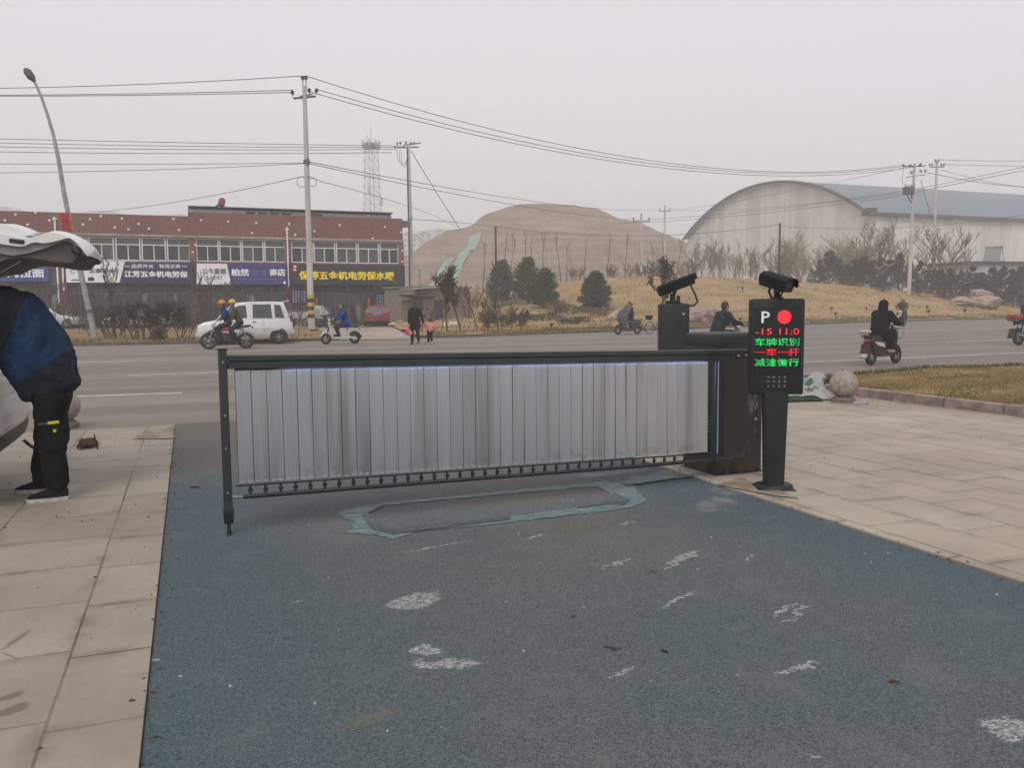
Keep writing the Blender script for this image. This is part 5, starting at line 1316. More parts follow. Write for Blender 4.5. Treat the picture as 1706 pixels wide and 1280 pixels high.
# ================================================================== THE ROW OF SHOPS
YF = 64.5
gz = base_z(YF)
def FX(px, py=450): return PY(px, py, YF).x
def FZ(px, py): return PY(px, py, YF).z
def mean_z(px, py): return FZ(px, py)
BX0, BX1 = -42.0, FX(672)
xstep = FX(319)
zC = (FZ(672, 402)+FZ(319, 390))/2            # cornice level
zR, zL = (FZ(672, 364)+FZ(322, 354))/2, (FZ(20, 351)+FZ(318, 361))/2
zW0 = (FZ(660, 440)+FZ(340, 435))/2            # window sill
zS1, zS0 = zW0-.10, (FZ(660, 476)+FZ(340, 473))/2
shop = empty('shop_building', ((BX0+BX1)/2, YF+5, gz), 0, 'long two storey shop block with brown red tiled parapet and rows of white framed windows', 'building')
SXc, SYc = (BX0+BX1)/2, YF+5
def bl(x, y, z): return Vector((x-SXc, y-SYc, z-gz))
def bbox(name, x0, x1, y0, y1, z0, z1, mat, parent=shop, bev=0.0):
    m = MB(); m.box(bl((x0+x1)/2, (y0+y1)/2, (z0+z1)/2), (x1-x0, y1-y0, z1-z0), 0, bev); return m.build(name, mat, parent, smooth=0)
# red mosaic tile
t = NT('red_wall_tile'); P = t.pos(False); br = t.n('ShaderNodeTexBrick'); sx = t.sep(P); cb_ = t.n('ShaderNodeCombineXYZ'); t.L(sx[0], cb_.inputs[0]); t.L(sx[2], cb_.inputs[1]); t.L(cb_.outputs[0], br.inputs['Vector'])
br.inputs['Scale'].default_value = 1.0; br.inputs['Brick Width'].default_value = .30; br.inputs['Row Height'].default_value = .15; br.inputs['Mortar Size'].default_value = .012; br.offset = 0.0
br.inputs['Color1'].default_value = (*C8(142, 82, 72, .74), 1); br.inputs['Color2'].default_value = (*C8(122, 68, 60, .72), 1); br.inputs['Mortar'].default_value = (*C8(150, 112, 100, .7), 1)
n1 = t.noise(P, .5, 5); t.col(t.mix(t.math('MULTIPLY', t.ramp(n1, .4, .65), .5), br.outputs[0], C8(112, 64, 56, .66))); tile = t.done(.45)
grey_w = M('grey_render_wall', C8(150, 142, 134, .66), C8(124, 116, 110, .64), .8, .9, bump=.1)
dark_w = M('dim_shopfront', C8(86, 80, 76, .55), C8(62, 58, 56, .55), .6, .8)
pvc = M('white_window_frame', C8(236, 236, 234, .92), C8(222, 222, 220, .9), 5, .5)
cream = M('pale_cornice', C8(188, 176, 164, .74), C8(160, 146, 134, .7), 2, .85)
bbox('wall', BX0, BX1, YF+.25, YF+10, gz-.05, zC-.02, grey_w)
bbox('parapet', BX0, xstep, YF-.02, YF+9.9, zC, zL, tile); bbox('parapet', xstep, BX1, YF-.02, YF+9.9, zC, zR, tile)
bbox('cornice', BX0, BX1+.05, YF-.10, YF+.26, zC-.16, zC-.002, cream)
for pxc, wd in ((-140, 12), (8, 10), (104, 12), (322, 10), (480, 9), (669, 8)):
    bbox('pier', FX(pxc-wd/2), FX(pxc+wd/2), YF-.04, YF+.24, gz, zC-.163, tile)
bbox('spandrel', BX0, BX1, YF+.0, YF+.24, zW0-.14, zW0-.03, tile)
# white rosette tiles dotted over the parapet
for px, py in ((8, 367), (26, 357), (46, 374), (59, 354), (82, 367), (103, 360), (138, 374), (150, 365), (168, 360), (191, 379), (203, 364), (214, 382), (231, 373), (248, 381), (289, 365), (298, 383), (335, 367), (380, 369), (420, 388), (427, 371), (482, 373), (492, 391), (524, 385), (566, 375), (621, 397), (641, 378), (668, 387), (324, 396), (325, 408), (321, 420), (670, 418), (670, 436)):
    m = MB(); p = PY(px, py, YF-.03); m.cyl(bl(p.x, YF-.03, p.z), bl(p.x, YF-.055, p.z), .085, .07, 8); m.build('tile_rosette', pvc, shop)
# windows
glz = NT('window_glass'); P = glz.pos(False); oi = glz.n('ShaderNodeObjectInfo').outputs['Random']
n1 = glz.noise(glz.mapping(P, (1.3, 1, .35)), 1.0, 3); c = glz.mix(glz.ramp(oi, .3, .45), C8(40, 46, 46, .5), C8(84, 92, 88, .55)); c = glz.mix(glz.ramp(oi, .6, .7), c, C8(52, 52, 70, .5)); c = glz.mix(glz.math('MULTIPLY', glz.ramp(n1, .48, .6), glz.ramp(oi, .2, .9)), c, C8(150, 142, 130, .62)); glz.col(c); glass_w = glz.done(.12, spec=.6)
glass_t = M('transom_glass', C8(112, 116, 114, .6), C8(96, 100, 98, .6), 1.5, .25)
zt = zC-.2
def window(px0, px1):
    x0, x1 = FX(px0, 420), FX(px1, 420); h = zt-zW0; xm = (x0+x1)/2; f = .07; ztr = zW0+h*.68
    fr = empty('window', bl(xm, YF+.2, zW0)); fr.parent = shop
    def loc(x, z): return (x-xm, z-zW0)
    m = MB()
    for a in (x0+f/2, x1-f/2): m.box((a-xm, -.03, h/2), (f, .10, h))
    for zz in (f/2, h-f/2, h*.68): m.box((0, -.03, zz), (x1-x0-2*f, .096, f*.9))
    m.box((0, -.032, h*.34), (f*.8, .09, h*.68-f)); m.build('frame', pvc, fr, smooth=0)
    for xa, xb, za, zb_ in ((x0, xm, .03, h*.68), (xm, x1, .03, h*.68), (x0, x1, h*.68, h-.03)):
        m = MB(); m.box(((xa+xb)/2-xm, .03, (za+zb_)/2), (xb-xa-.1, .02, zb_-za-.04)); m.build('pane', glass_w if zb_ < h*.7 else glass_t, fr, smooth=0)
for a in (-135, -92, -49): window(a, a+41)
for a, b_ in ((17, 57.5), (59, 98), (111, 146), (148, 190), (192.5, 234), (236, 276.5), (278.5, 317), (327, 364.5), (366, 402), (403.5, 439.5), (441, 476), (485.5, 521.5), (523, 559), (560.5, 595.5), (597, 632), (633.5, 665)): window(a, b_)
# ground floor: glazed fronts, doors, rendered piers
z1 = zS0-.05
for a, b_, nd in ((-135, -5, 4), (14, 98, 4), (112, 205, 5), (206, 316, 5), (328, 476, 6), (514, 622, 5)):
    x0, x1 = FX(a), FX(b_)
    sf = bbox('shopfront', x0, x1, YF+.10, YF+.24, gz+.1, z1, dark_w)
    for k in range(nd+1):
        x = x0+(x1-x0)*k/nd; m = MB(); m.box(bl(x, YF+.06, (gz+z1)/2), (.08, .07, z1-gz-.1)); m.build('mullion', M('steel_mullion', C8(120, 118, 114, .6), C8(90, 88, 86, .6), 5, .4, metal=.3), sf, smooth=0)
    m = MB(); m.box(bl((x0+x1)/2, YF+.05, gz+2.35), (x1-x0, .06, .09)); m.build('transom', M('steel_mullion', (.1, .1, .1)), sf, smooth=0)
    for k in range(nd):
        x = x0+(x1-x0)*(k+.5)/nd; m = MB(); m.box(bl(x, YF+.085, gz+1.25), ((x1-x0)/nd-.16, .02, 2.1)); m.build('door_glass', glass_w if k % 2 else M('black_doorway', (.016, .016, .016), (.03, .03, .028), 2, .3), sf, smooth=0)
# roof: pale eaves strip, dark metal roof edge, gaps
bbox('roof_slab', BX0, BX1, YF+.3, YF+9.8, zL-.12, zL-.06, grey_w)
wr_ = M('white_sheet_roof', C8(196, 200, 200, .75), C8(170, 172, 172, .7), 3, .6); dk_ = M('dark_roof_edge', C8(76, 78, 82, .6), C8(60, 60, 62, .6), 4, .6)
rx0 = FX(319); zt1 = zR+.36
m = MB(); m.box(bl((rx0+BX1-.7)/2, YF+.75, zR+.17), (BX1-.7-rx0, .06, .30)); sh_ = m.build('roof_upstand', wr_, shop, smooth=0)
m = MB(); m.box(bl((rx0+BX1-.7)/2, YF+4.5, zt1), (BX1-.6-rx0, 8.2, .07), Matrix.Rotation(R(-1.5), 4, 'X')); m.build('metal_roof', dk_, shop, smooth=0)
for a, b_ in ((414, 430), (434, 450), (454, 470), (474, 490), (522, 542)):
    m = MB(); m.box(bl((FX(a)+FX(b_))/2, YF+.70, zR+.14), (FX(b_)-FX(a), .04, .20)); m.build('roof_vent', dk_, sh_, smooth=0)
# white down pipes
for pxp, z0p, z1p in ((96, gz+1.6, FZ(96, 366)), (480, zS0-.2, FZ(480, 383)), (105, zS0-.4, zS1)):
    m = MB(); x = FX(pxp); m.cyl(bl(x, YF-.14, z0p), bl(x, YF-.14, z1p), .06, n=10); m.cyl(bl(x, YF-.14, z1p-.02), bl(x, YF-.14, z1p+.16), .09, n=10); m.box(bl(x, YF-.14, z1p+.02), (.3, .09, .07)); m.build('down_pipe', pvc, shop)
bbox('meter_box', BX1+.02, BX1+.5, YF+.3, YF+.6, FZ(676, 378), FZ(676, 367), M('grey_box', C8(130, 130, 128, .6), C8(100, 100, 98, .6), 5, .6))

# ---- signs: each board a thing with its lettering
wht = M('sign_white_letter', C8(245, 245, 245, .98), C8(236, 236, 236, .95), 5, .6)
def board(px0, py0, px1, py1, mat, lab, cat='sign', off=.20, th=.14, group='shop signs over the street front'):
    a, b_ = PY(px0, py0, YF-off), PY(px1, py1, YF-off); c_ = (a+b_)/2
    z0, z1_ = min(a.z, b_.z), max(a.z, b_.z)
    e = empty('shop_sign', (c_.x, YF-off, z0), 0, lab, cat, group)
    m = MB(); m.box((0, 0, (z1_-z0)/2), (b_.x-a.x, th, z1_-z0), 0, .01); m.build('sign_board', mat, e, smooth=0)
    return e, c_.x, z0, b_.x-a.x, z1_-z0, th
def letters(B, text, px0, py0, px1, py1, mat, bold=.02, name='lettering', dep=.02):
    e, cx_, z0, wd, h, th = B; a, b_ = PY(px0, py0, YF-.28), PY(px1, py1, YF-.28)
    m = MB(); hh = abs(b_.z-a.z); me = text_mesh(text, b_.x-a.x-hh*bold*2, hh*(1-bold), dep, bold)
    for k, (ox, oz) in enumerate(((0, 0), (-1, .5), (1, -.5)) if bold > .011 else ((0, 0),)): m.add_mesh(me, Matrix.Translation(((a.x+b_.x)/2-cx_+ox*hh*bold, -th/2-.003*k, (a.z+b_.z)/2-z0+oz*hh*bold)))
    bpy.data.meshes.remove(me); return m.build(name, mat, e, smooth=0, fix=False)
def panel(B, pts, mat, name='sign_panel', d=.006):
    e, cx_, z0, wd, h, th = B; m = MB()
    q = [PY(px, py, YF-.27) for px, py in pts]; m.prism([(p.x-cx_, -th/2-d, p.z-z0) for p in q], (0, d*.8, 0)); return m.build(name, mat, e, smooth=0)
s_blue = M('blue_sign_face', C8(50, 78, 158, .8), C8(42, 68, 140, .8), 2, .45); s_navy = M('navy_sign_face', C8(40, 38, 92, .68), C8(34, 32, 82, .66), 2, .45)
s_purple = M('violet_blue_sign_face', C8(66, 60, 140, .75), C8(54, 50, 122, .72), 2, .45); s_white = M('white_sign_face', C8(240, 238, 238, .95), C8(228, 226, 226, .92), 1.5, .5)
s_black = M('charcoal_sign_face', C8(52, 56, 54, .55), C8(44, 48, 46, .55), 3, .6); yel = M('yellow_letter', C8(250, 222, 20, .98), C8(240, 206, 16, .95), 5, .5); faint = M('faded_letter', C8(122, 118, 172, .75), C8(110, 106, 160, .75), 5, .5); red_s = M('red_plaque', C8(182, 40, 52, .75), C8(160, 32, 44, .7), 5, .5); grey_l = M('grey_letter', C8(150, 150, 152, .7), C8(130, 130, 132, .7), 5, .5); blk_l = M('dark_letter', C8(44, 42, 48, .6), C8(36, 34, 40, .6), 5, .5)
B = board(-60, 433, 82, 469.5, s_blue, 'blue noodle shop sign with white characters above the left shop')
letters(B, '麦牛肉拉面', -33, 447, 74, 462.5, wht, .025); letters(B, '特色', 33, 437, 50, 442.5, wht, .01); letters(B, '孔', 62, 436.5, 71, 442.5, wht, .01)
B = board(109, 434, 320, 471.5, s_white, 'long half white half navy sign of a hardware shop above the middle of the row')
panel(B, [(199, 471), (208, 436), (319, 436.5), (319.5, 471.2)], s_navy)
letters(B, '正泰开关', 148, 447, 191, 455, blk_l, .015); letters(B, 'C 公', 117, 448, 138, 456, grey_l, .0); letters(B, '江芳五金机电劳保', 206.5, 451, 313, 462.5, wht, .03); letters(B, '品质开关', 219, 440, 256, 447, wht, .01); letters(B, '智选正泰', 265, 440, 301, 447, wht, .01)
panel(B, [(208, 443.2), (217, 443.2), (217, 444.2), (208, 444.2)], wht, 'rule_line', .012); panel(B, [(303, 443.2), (312, 443.2), (312, 444.2), (303, 444.2)], wht, 'rule_line', .012); panel(B, [(119, 465.5), (138, 465.5), (138, 467.5), (119, 467.5)], blk_l, 'small_print')
for x in (147, 152): panel(B, [(x-1, 468), (x, 462), (x+2.5, 461.5), (x+5, 463), (x+5, 468)], blk_l, 'small_mark')
B = board(327, 438.5, 478.5, 474.5, s_purple, 'violet blue sign with a white lamp panel at its left end')
panel(B, [(327.5, 474), (328, 439), (378, 439.3), (385, 474.2)], s_white); letters(B, '公牛爱眼', 337, 447, 377, 457, M('dull_purple_letter', C8(110, 84, 100, .65), C8(90, 70, 84, .6), 5, .6), .012); letters(B, 'LED灯', 345, 459, 371, 466, M('green_grey_letter', C8(104, 124, 120, .65), C8(90, 108, 104, .6), 5, .6), .01)
letters(B, '柏然', 385, 447.5, 415, 460, wht, .03); letters(B, '五金', 420, 449, 446, 460, faint, .01); letters(B, '商店', 449, 447.5, 475.5, 460, wht, .03); panel(B, [(390, 464.5), (474, 465), (474, 466.2), (390, 465.7)], faint, 'small_print'); panel(B, [(472, 469), (476, 469), (476, 473), (472, 473)], wht, 'small_square')
B = board(483, 440.5, 674, 475.5, s_black, 'charcoal hardware shop sign with bold yellow characters', off=.35, th=.4)
letters(B, '保婷五金机电劳保水暖', 497, 451.5, 656, 467, yel, .035)
for px0, px1, py0, py1, n_, lab in ((484, 512.5, 482, 507, 6, 'blue notice board with rows of white characters beside the banded pole'), (624, 666, 489, 511, 10, 'blue notice board with rows of white characters right of the red car')):
    B = board(px0, py0, px1, py1, M('blue_notice', C8(40, 52, 96, .65), C8(34, 44, 84, .62), 2, .5), lab, 'notice board', .18, .05, 'notice boards by the shop doors')
    r_, k_ = (5, 5) if n_ == 6 else (5, 4)
    cols = r_ if n_ == 6 else 9; rows_ = 5 if n_ == 6 else 4
    m = MB()
    for i in range(cols):
        for j in range(rows_):
            x = B[3]*(-.44+.84*(i+.5)/cols); z = B[4]*(.08+.84*(j+.5)/rows_); wq, hq = B[3]*.5/cols, B[4]*.5/rows_
            for d_ in (-.35, .0, .35): m.box((x, -B[5]/2-.004, z+d_*hq), (wq*(1-.25*((i+j) % 3 == 0)), .006, hq*.2))
            m.box((x+wq*.1, -B[5]/2-.003, z), (wq*.2, .007, hq))
    m.build('small_lettering', M('notice_white', C8(206, 210, 216, .75), C8(190, 194, 200, .7), 5, .6), B[0], smooth=0)
B = board(486.5, 441, 494.5, 454, red_s, 'small red plaque hanging at the left end of the charcoal sign', 'sign', .62, .06)
panel(B, [(488.5, 443.5), (492.5, 443.5), (492.5, 446), (488.5, 446)], wht, 'plaque_mark'); panel(B, [(488.5, 448.5), (492.5, 448.5), (492.5, 451), (488.5, 451)], wht, 'plaque_mark')
for px0, px1, lab in ((524.5, 530, 'red paper couplet strip on the left of the shop door'), (612, 618, 'red paper couplet strip on the right of the shop door, above the red car')):
    B = board(px0, 495, px1, 522, M('red_paper', C8(176, 48, 38, .75), C8(150, 36, 30, .7), 4, .8), lab, 'door strip', .12, .03, 'red door strips')
    for k in range(5): panel(B, [(px0+1.6, 498+4.5*k), (px1-1.6, 498+4.5*k), (px1-1.6, 500.4+4.5*k), (px0+1.6, 500.4+4.5*k)], M('gold_print', C8(206, 150, 80, .75), C8(180, 120, 60, .7), 5, .6), 'gold_print', .006)
# solar water heater on the roof
p = PY(370, 352, YF+1.5)
hw_ = empty('solar_water_heater', (p.x, YF+1.5, zR+.33), 0, 'rooftop solar water heater with a red round tank end', 'water heater')
m = MB(); m.cyl((0, -.7, .62), (0, .9, .62), .24, n=24); m.build('tank', M('red_tank', C8(176, 76, 66, .75), C8(150, 60, 52, .7), 4, .5), hw_)
m = MB(); m.bar((-.75, .1, .05), (-.1, .1, .5), 1.3, .06); m.build('tube_panel', M('tube_dark', C8(72, 82, 76, .6), C8(54, 62, 58, .6), 6, .3), hw_)
m = MB(); m.bar((.4, -.4, 0), (.05, -.4, .55), .05, .05); m.bar((.4, .6, 0), (.05, .6, .55), .05, .05); m.bar((-.8, -.4, .0), (.4, -.4, .0), .05, .05); m.build('stand', steel, hw_)

# ================================================================== TRAFFIC
RD = lambda p: Vector((p.x, p.y, base_z(p.y)+.003))
# ---- white boxy van at the far kerb
van = empty('white_van', RD(G(409, 573.0)), math.pi-R(2), 'small boxy white van parked by the far kerb facing left', 'van')
L_ = 3.62
lw = [(1.81, .34, .62, .58), (1.74, .26, .76, .70), (1.55, .24, .86, .75), (1.0, .23, .96, .765), (.4, .23, 1.0, .77), (-1.2, .24, 1.0, .77), (-1.70, .28, .96, .75), (-1.80, .36, .88, .70)]
cb = [(1.16, .50, 1.60, .58), (.66, .40, 1.63, .60), (-.16, -.16, 1.67, .61), (-1.06, -1.03, 1.68, .61), (-1.72, -1.50, 1.66, .58)]
A = car(van, lw, cb, white_paint, (1.14, -1.26), .285, .77)
A['end_window'](0, 1); A['end_window'](4, -1, name='rear_window'); A['side_window'](.3, 1.9, .08, .88, .1); A['side_window'](2.14, 2.97, .06, .9, .02); A['side_window'](3.12, 3.7, .1, .88, .05)
for y in (-.57, .57): lamp(van, (1.69, y, .68), (.16, .17, .24), clear_lamp); lamp(van, (-1.74, y*1.12, .86), (.08, .12, .5), red_lamp, 'tail_lamp')
m = MB(); m.box((-1.58, 0, 1.69), (.22, 1.16, .04), Matrix.Rotation(R(12), 4, 'Y'), .012); m.build('roof_spoiler', white_paint, van)
for s in (-1, 1):
    for x in (-.35, .45): m = MB(); m.box((x, s*.775, .88), (.15, .025, .035), 0, .008); m.build('door_handle', M('handle_grey', C8(150, 150, 148, .7), C8(120, 120, 118, .7), 9, .4), van)
    m = MB(); m.ball((.72, s*.82, 1.02), (.06, .08, .07), 10); m.build('wing_mirror', white_paint, van)
    for x in (-.70, .16, .95):
        m = MB(); m.box((x, s*.772, .62), (.008, .008, .62)); m.build('door_seam', M('seam', (.25, .25, .25), (.2, .2, .2), 5, .6), van)
    m = MB(); m.box((-.1, s*.773, .60), (2.0, .008, .008)); m.build('side_crease', M('seam', (.25, .25, .25)), van)
m = MB(); m.box((1.79, 0, .4), (.1, 1.2, .2), 0, .04); m.box((-1.80, 0, .45), (.12, 1.36, .22), 0, .04); m.build('bumper', white_paint, van)
# ---- red saloon, rear to the road
redp = M('red_paint', C8(160, 44, 48, .72), C8(140, 36, 42, .7), 1.2, .25, coat=.7)
sed = empty('red_car', RD(G(627.5, 543.4)+Vector((.25, 1.15, 0))), R(79), 'red saloon car parked at the shop door, seen from behind', 'car')
slw = [(2.2, .34, .60, .62), (2.05, .24, .70, .78), (1.3, .2, .86, .86), (.6, .19, .92, .88), (-1.2, .2, .96, .88), (-1.8, .24, 1.0, .86), (-2.1, .28, .98, .80), (-2.2, .36, .90, .74)]
scb = [(.95, .15, 1.40, .58), (.5, .0, 1.42, .60), (-.5, -.45, 1.43, .60), (-1.75, -1.0, 1.38, .56)]
def sedan(e, p_):
    A = car(e, slw, scb, p_, (1.35, -1.30), .31, .88)
    A['end_window'](0, 1); A['end_window'](3, -1, .06, .9, 'rear_window'); A['side_window'](.45, 1.35, .1, .88, .05); A['side_window'](1.4, 2.6, .1, .86, .1)
    for y in (-.62, .62): lamp(e, (-2.12, y, .82), (.12, .34, .15), red_lamp, 'tail_lamp'); lamp(e, (2.05, y, .62), (.2, .3, .12), clear_lamp)
    m = MB(); m.box((-2.205, 0, .84), (.02, .62, .05), 0, .008); m.build('chrome_strip', alloy, e)
    m = MB(); m.box((-2.21, 0, .74), (.02, .44, .13), 0, .004); m.build('number_plate', M('blue_plate', C8(96, 120, 160, .7), C8(80, 104, 146, .7), 9, .5), e)
    m = MB(); m.box((-2.16, 0, .34), (.12, 1.4, .16), 0, .03); m.build('bumper_skirt', blackp, e)
    for s in (-1, 1):
        m = MB(); m.ball((.55, s*.96, .98), (.07, .10, .07), 10); m.build('wing_mirror', p_, e)
sedan(sed, redp)
# ---- pale cars half hidden behind the verge shrubs
silv = M('silver_paint', C8(196, 198, 204, .78), C8(180, 182, 188, .76), 1.2, .28, coat=.6)
def parked(px, py, rz, lab, p_=silv):
    e = empty('silver_car', RD(G(px, py)), rz, lab, 'car', 'pale cars parked on the forecourt'); sedan(e, p_); return e
parked(88, 547.5, R(-20), 'silver white car parked behind the verge at the left edge beside the lamp post')
parked(232, 546.5, R(172), 'white car on the forecourt hidden behind the twin shrubs', white_paint)
# pale three-wheeled truck behind the banded pole
tk = empty('three_wheeled_truck', RD(G(502, 545)), R(186), 'small pale cargo truck standing behind the banded pole', 'truck')
m = MB(); m.box((.2, 0, .62), (1.9, 1.1, .10), 0, .02); m.box((.2, .55, .82), (1.9, .05, .4)); m.box((.2, -.55, .82), (1.9, .05, .4)); m.box((1.15, 0, .82), (.05, 1.1, .4)); m.build('cargo_bed', M('pale_truck_paint', C8(200, 202, 198, .76), C8(170, 172, 168, .7), 3, .5), tk)
m = MB(); m.loft([[(x, y, z) for y, z in ((-.52, .4), (.52, .4), (.5, .85), (.42, zt_), (-.42, zt_), (-.5, .85))] for x, zt_ in ((-.8, 1.45), (-1.4, 1.42), (-1.75, .95))]); m.build('cab', M('pale_truck_paint', (.5, .5, .5)), tk)
for x, y in ((.75, .5), (.75, -.5), (-1.35, .35), (-1.35, -.35)): wheel(tk, (x, y, .28), .28, .14, 5, tr=.07)
# motorbikes parked at the shop door
pb = empty('parked_motorbike', RD(G(533, 546)), R(200), 'dark motorbike with pale fairing parked at the shop door', 'motorbike', 'motorbikes parked at the shop'); motorbike(pb, M('pale_grey_fairing', C8(180, 186, 184, .7), C8(140, 146, 146, .7), 4, .4))
copy_tree(pb, RD(G(521, 545)), R(214), None, 'motorbike parked nearest the banded pole at the shop door')
copy_tree(pb, RD(G(548, 545.5)), R(188), None, 'motorbike parked at the right end of the shop door group')

# ---- riders
orange_h = M('orange_helmet', C8(224, 134, 50, .8), C8(208, 118, 40, .78), 6, .4); yellow_h = M('yellow_helmet', C8(220, 184, 76, .8), C8(204, 168, 66, .78), 6, .4)
navy_c = cloth('blue_work_jacket', C8(40, 62, 112, .7)); olive_c = cloth('olive_grey_jacket', C8(92, 84, 72, .65)); dark_t = cloth('charcoal_trousers', C8(58, 56, 60, .62)); shoe_d = cloth('dark_shoe', C8(44, 40, 38, .6), .7, .7); blue_c = cloth('royal_blue_jacket', C8(52, 62, 140, .75)); black_c = cloth('black_coat', C8(28, 28, 30, .6)); grey_c = cloth('grey_cape_cloth', C8(140, 136, 146, .72)); teal_c = cloth('dark_teal_jacket', C8(46, 58, 64, .65)); khaki_c = cloth('dark_khaki_jacket', C8(78, 74, 64, .62)); jean = cloth('dark_denim', C8(56, 62, 84, .65)); beige_t = cloth('beige_trousers', C8(172, 156, 138, .7))
redb = M('red_bodywork', C8(176, 50, 50, .74), C8(150, 40, 42, .7), 3, .35, coat=.3); whiteb = M('white_bodywork', C8(214, 214, 212, .8), C8(196, 196, 194, .78), 3, .35, coat=.3); maroon = M('maroon_bodywork', C8(120, 48, 56, .66), C8(96, 40, 48, .64), 3, .4); brownbox = M('red_brown_box', C8(164, 78, 60, .7), C8(140, 66, 52, .68), 4, .5)
def rider(at, rz, lab, J, *a, **k):
    e = empty('person', at, rz, lab, 'person'); person(e, J, *a, voxel=.018, **k); return e
# two helmeted men on a red motorbike
p0 = RD(G(381, 581.5)); rz = math.pi+R(1)
mb1 = empty('red_motorbike', p0, rz, 'red motorbike carrying two helmeted men past the white van', 'motorbike'); motorbike(mb1, redb)
rider(p0, rz, 'man in blue jacket and orange helmet steering the red motorbike', ride_pose(.82, .30, 1.04, .25, .26, .10, .17, px=-.02, kx=.42, kz=.72), navy_c, dark_t, shoe_d, 'helmet', orange_h)
rider(p0, rz, 'passenger in olive jacket and yellow helmet on the red motorbike', ride_pose(.84, .06, .92, .28, .12, .14, .22, px=-.42, kx=.34, kz=.66, hw=.16), olive_c, dark_t, shoe_d, 'helmet', yellow_h)
# blue jacket on a white scooter
p0 = RD(G(569, 573.3)); rz = math.pi
s1 = empty('white_scooter', p0, rz, 'white electric scooter with a front basket ridden by the man in royal blue', 'scooter', 'scooters on the road'); scooter(s1, whiteb, basket='wire', open_rear=True)
rider(p0, rz, 'man in a royal blue jacket riding a white scooter to the left', ride_pose(.72, .34, .98, .28, .30, .08, .10, px=-.20, kx=.40, kz=.66), blue_c, jean, shoe_d, 'hair', None, skirt=.25, bulk=1.08)
# grey caped rider on a red scooter
p0 = RD(G(1047, 557.3)); rz = math.pi+R(4)
s2 = empty('red_scooter', p0, rz, 'dark red scooter ridden by a person wrapped in a pale grey cape', 'scooter', 'scooters on the road'); scooter(s2, M('dark_red_body', C8(120, 44, 50, .66), C8(70, 36, 42, .6), 2, .4), rear_m=M('dark_trim', (.03, .026, .026)))
e = rider(p0, rz, 'rider in a pale grey cape with dark sleeves on a dark red scooter', ride_pose(.72, .36, .98, .28, .30, .06, .10, px=-.16, kx=.40, kz=.66), cloth('dark_maroon_top', C8(62, 46, 52, .6)), dark_t, shoe_d, 'hair', M('reddish_brown_hair', C8(70, 38, 38, .6), C8(50, 28, 28, .6), 20, .6))
m = MB(); m.loft([[(x+dx*math.cos(a), w_*math.sin(a), z) for a in [R(-100+25*i) for i in range(9)]] for z, x, dx, w_ in ((1.42, -.02, .15, .13), (1.3, .05, .22, .26), (1.05, .2, .36, .34), (.8, .28, .34, .30), (.5, .26, .2, .28), (.3, .24, .16, .26))], caps=False, closed=False); bmesh.ops.solidify(m.bm, geom=m.bm.faces[:], thickness=.01); m.build('cape', grey_c, e)
# dark rider behind the cabinet, on a pale scooter
p0 = RD(G(1204, 606)); rz = R(2)
s3 = empty('pale_scooter', p0, rz, 'pale scooter passing behind the barrier cabinet', 'scooter', 'scooters on the road'); scooter(s3, M('silver_bodywork', C8(186, 184, 194, .76), C8(160, 158, 168, .74), 3, .35), accent=maroon)
rider(p0, rz, 'man in a dark teal jacket riding behind the barrier cabinet', ride_pose(.72, .42, 1.0, .28, .32, .16, .12, px=-.22, kx=.42), teal_c, cloth('dark_brown_trousers', C8(52, 44, 42, .6)), shoe_d, 'hair', None, bulk=1.22)
# woman in black on a scooter
p0 = RD(G(1470, 607.5)); rz = R(14)
s4 = empty('maroon_scooter', p0, rz, 'dark maroon scooter with white side panels and a wire basket on the near lane', 'scooter', 'scooters on the road'); dtr = M('dark_trim', (.03, .026, .026), (.04, .035, .035), 6, .5); scooter(s4, dtr, accent=dtr, basket='wire', plate=True, rear_m=M('deep_maroon_body', C8(84, 36, 44, .6), C8(60, 28, 34, .6), 3, .4))
m = MB()
for s_ in (-1, 1): m.loft([[(x, s_*(.13+o_), z) for x, z in ((-.62, .60), (-.2, .56), (-.12, .44), (-.45, .50))] for o_ in (0, .02)])
m.build('side_panel', whiteb, s4)
m = MB(); m.box((-.80, 0, .84), (.22, .24, .10), 0, .03); m.build('seat_back_pad', M('pinkish_white_pad', C8(210, 186, 178, .78), C8(190, 164, 156, .75), 4, .6), s4)
rider(p0, rz, 'person in a long black hooded coat riding a dark maroon scooter to the right', ride_pose(.72, .40, 1.0, .28, .33, .10, .12, px=-.20, kx=.42, kz=.70), black_c, black_c, cloth('pale_shoe', C8(176, 160, 146, .7)), 'hood', black_c, bulk=1.36, skirt=.6)
# two men on a motorbike coming the other way
p0 = RD(G(1502, 541)); rz = math.pi+R(28)
mb2 = empty('dark_motorbike', p0, rz, 'dark motorbike with two men on the far lane behind the black coated rider', 'motorbike'); motorbike(mb2, whiteb)
rider(p0, rz, 'bareheaded man in dark khaki steering the far motorbike', ride_pose(.82, .30, 1.06, .25, .26, .10, .17, px=-.02, kx=.42, kz=.72), khaki_c, dark_t, shoe_d, 'hair', None)
rider(p0, rz, 'passenger in grey brown jacket and orange helmet on the far motorbike', ride_pose(.86, .04, .96, .28, .12, .06, .22, px=-.42, kx=.34, kz=.66, hw=.16), cloth('grey_brown_jacket', C8(96, 86, 80, .65)), dark_t, shoe_d, 'helmet', orange_h)
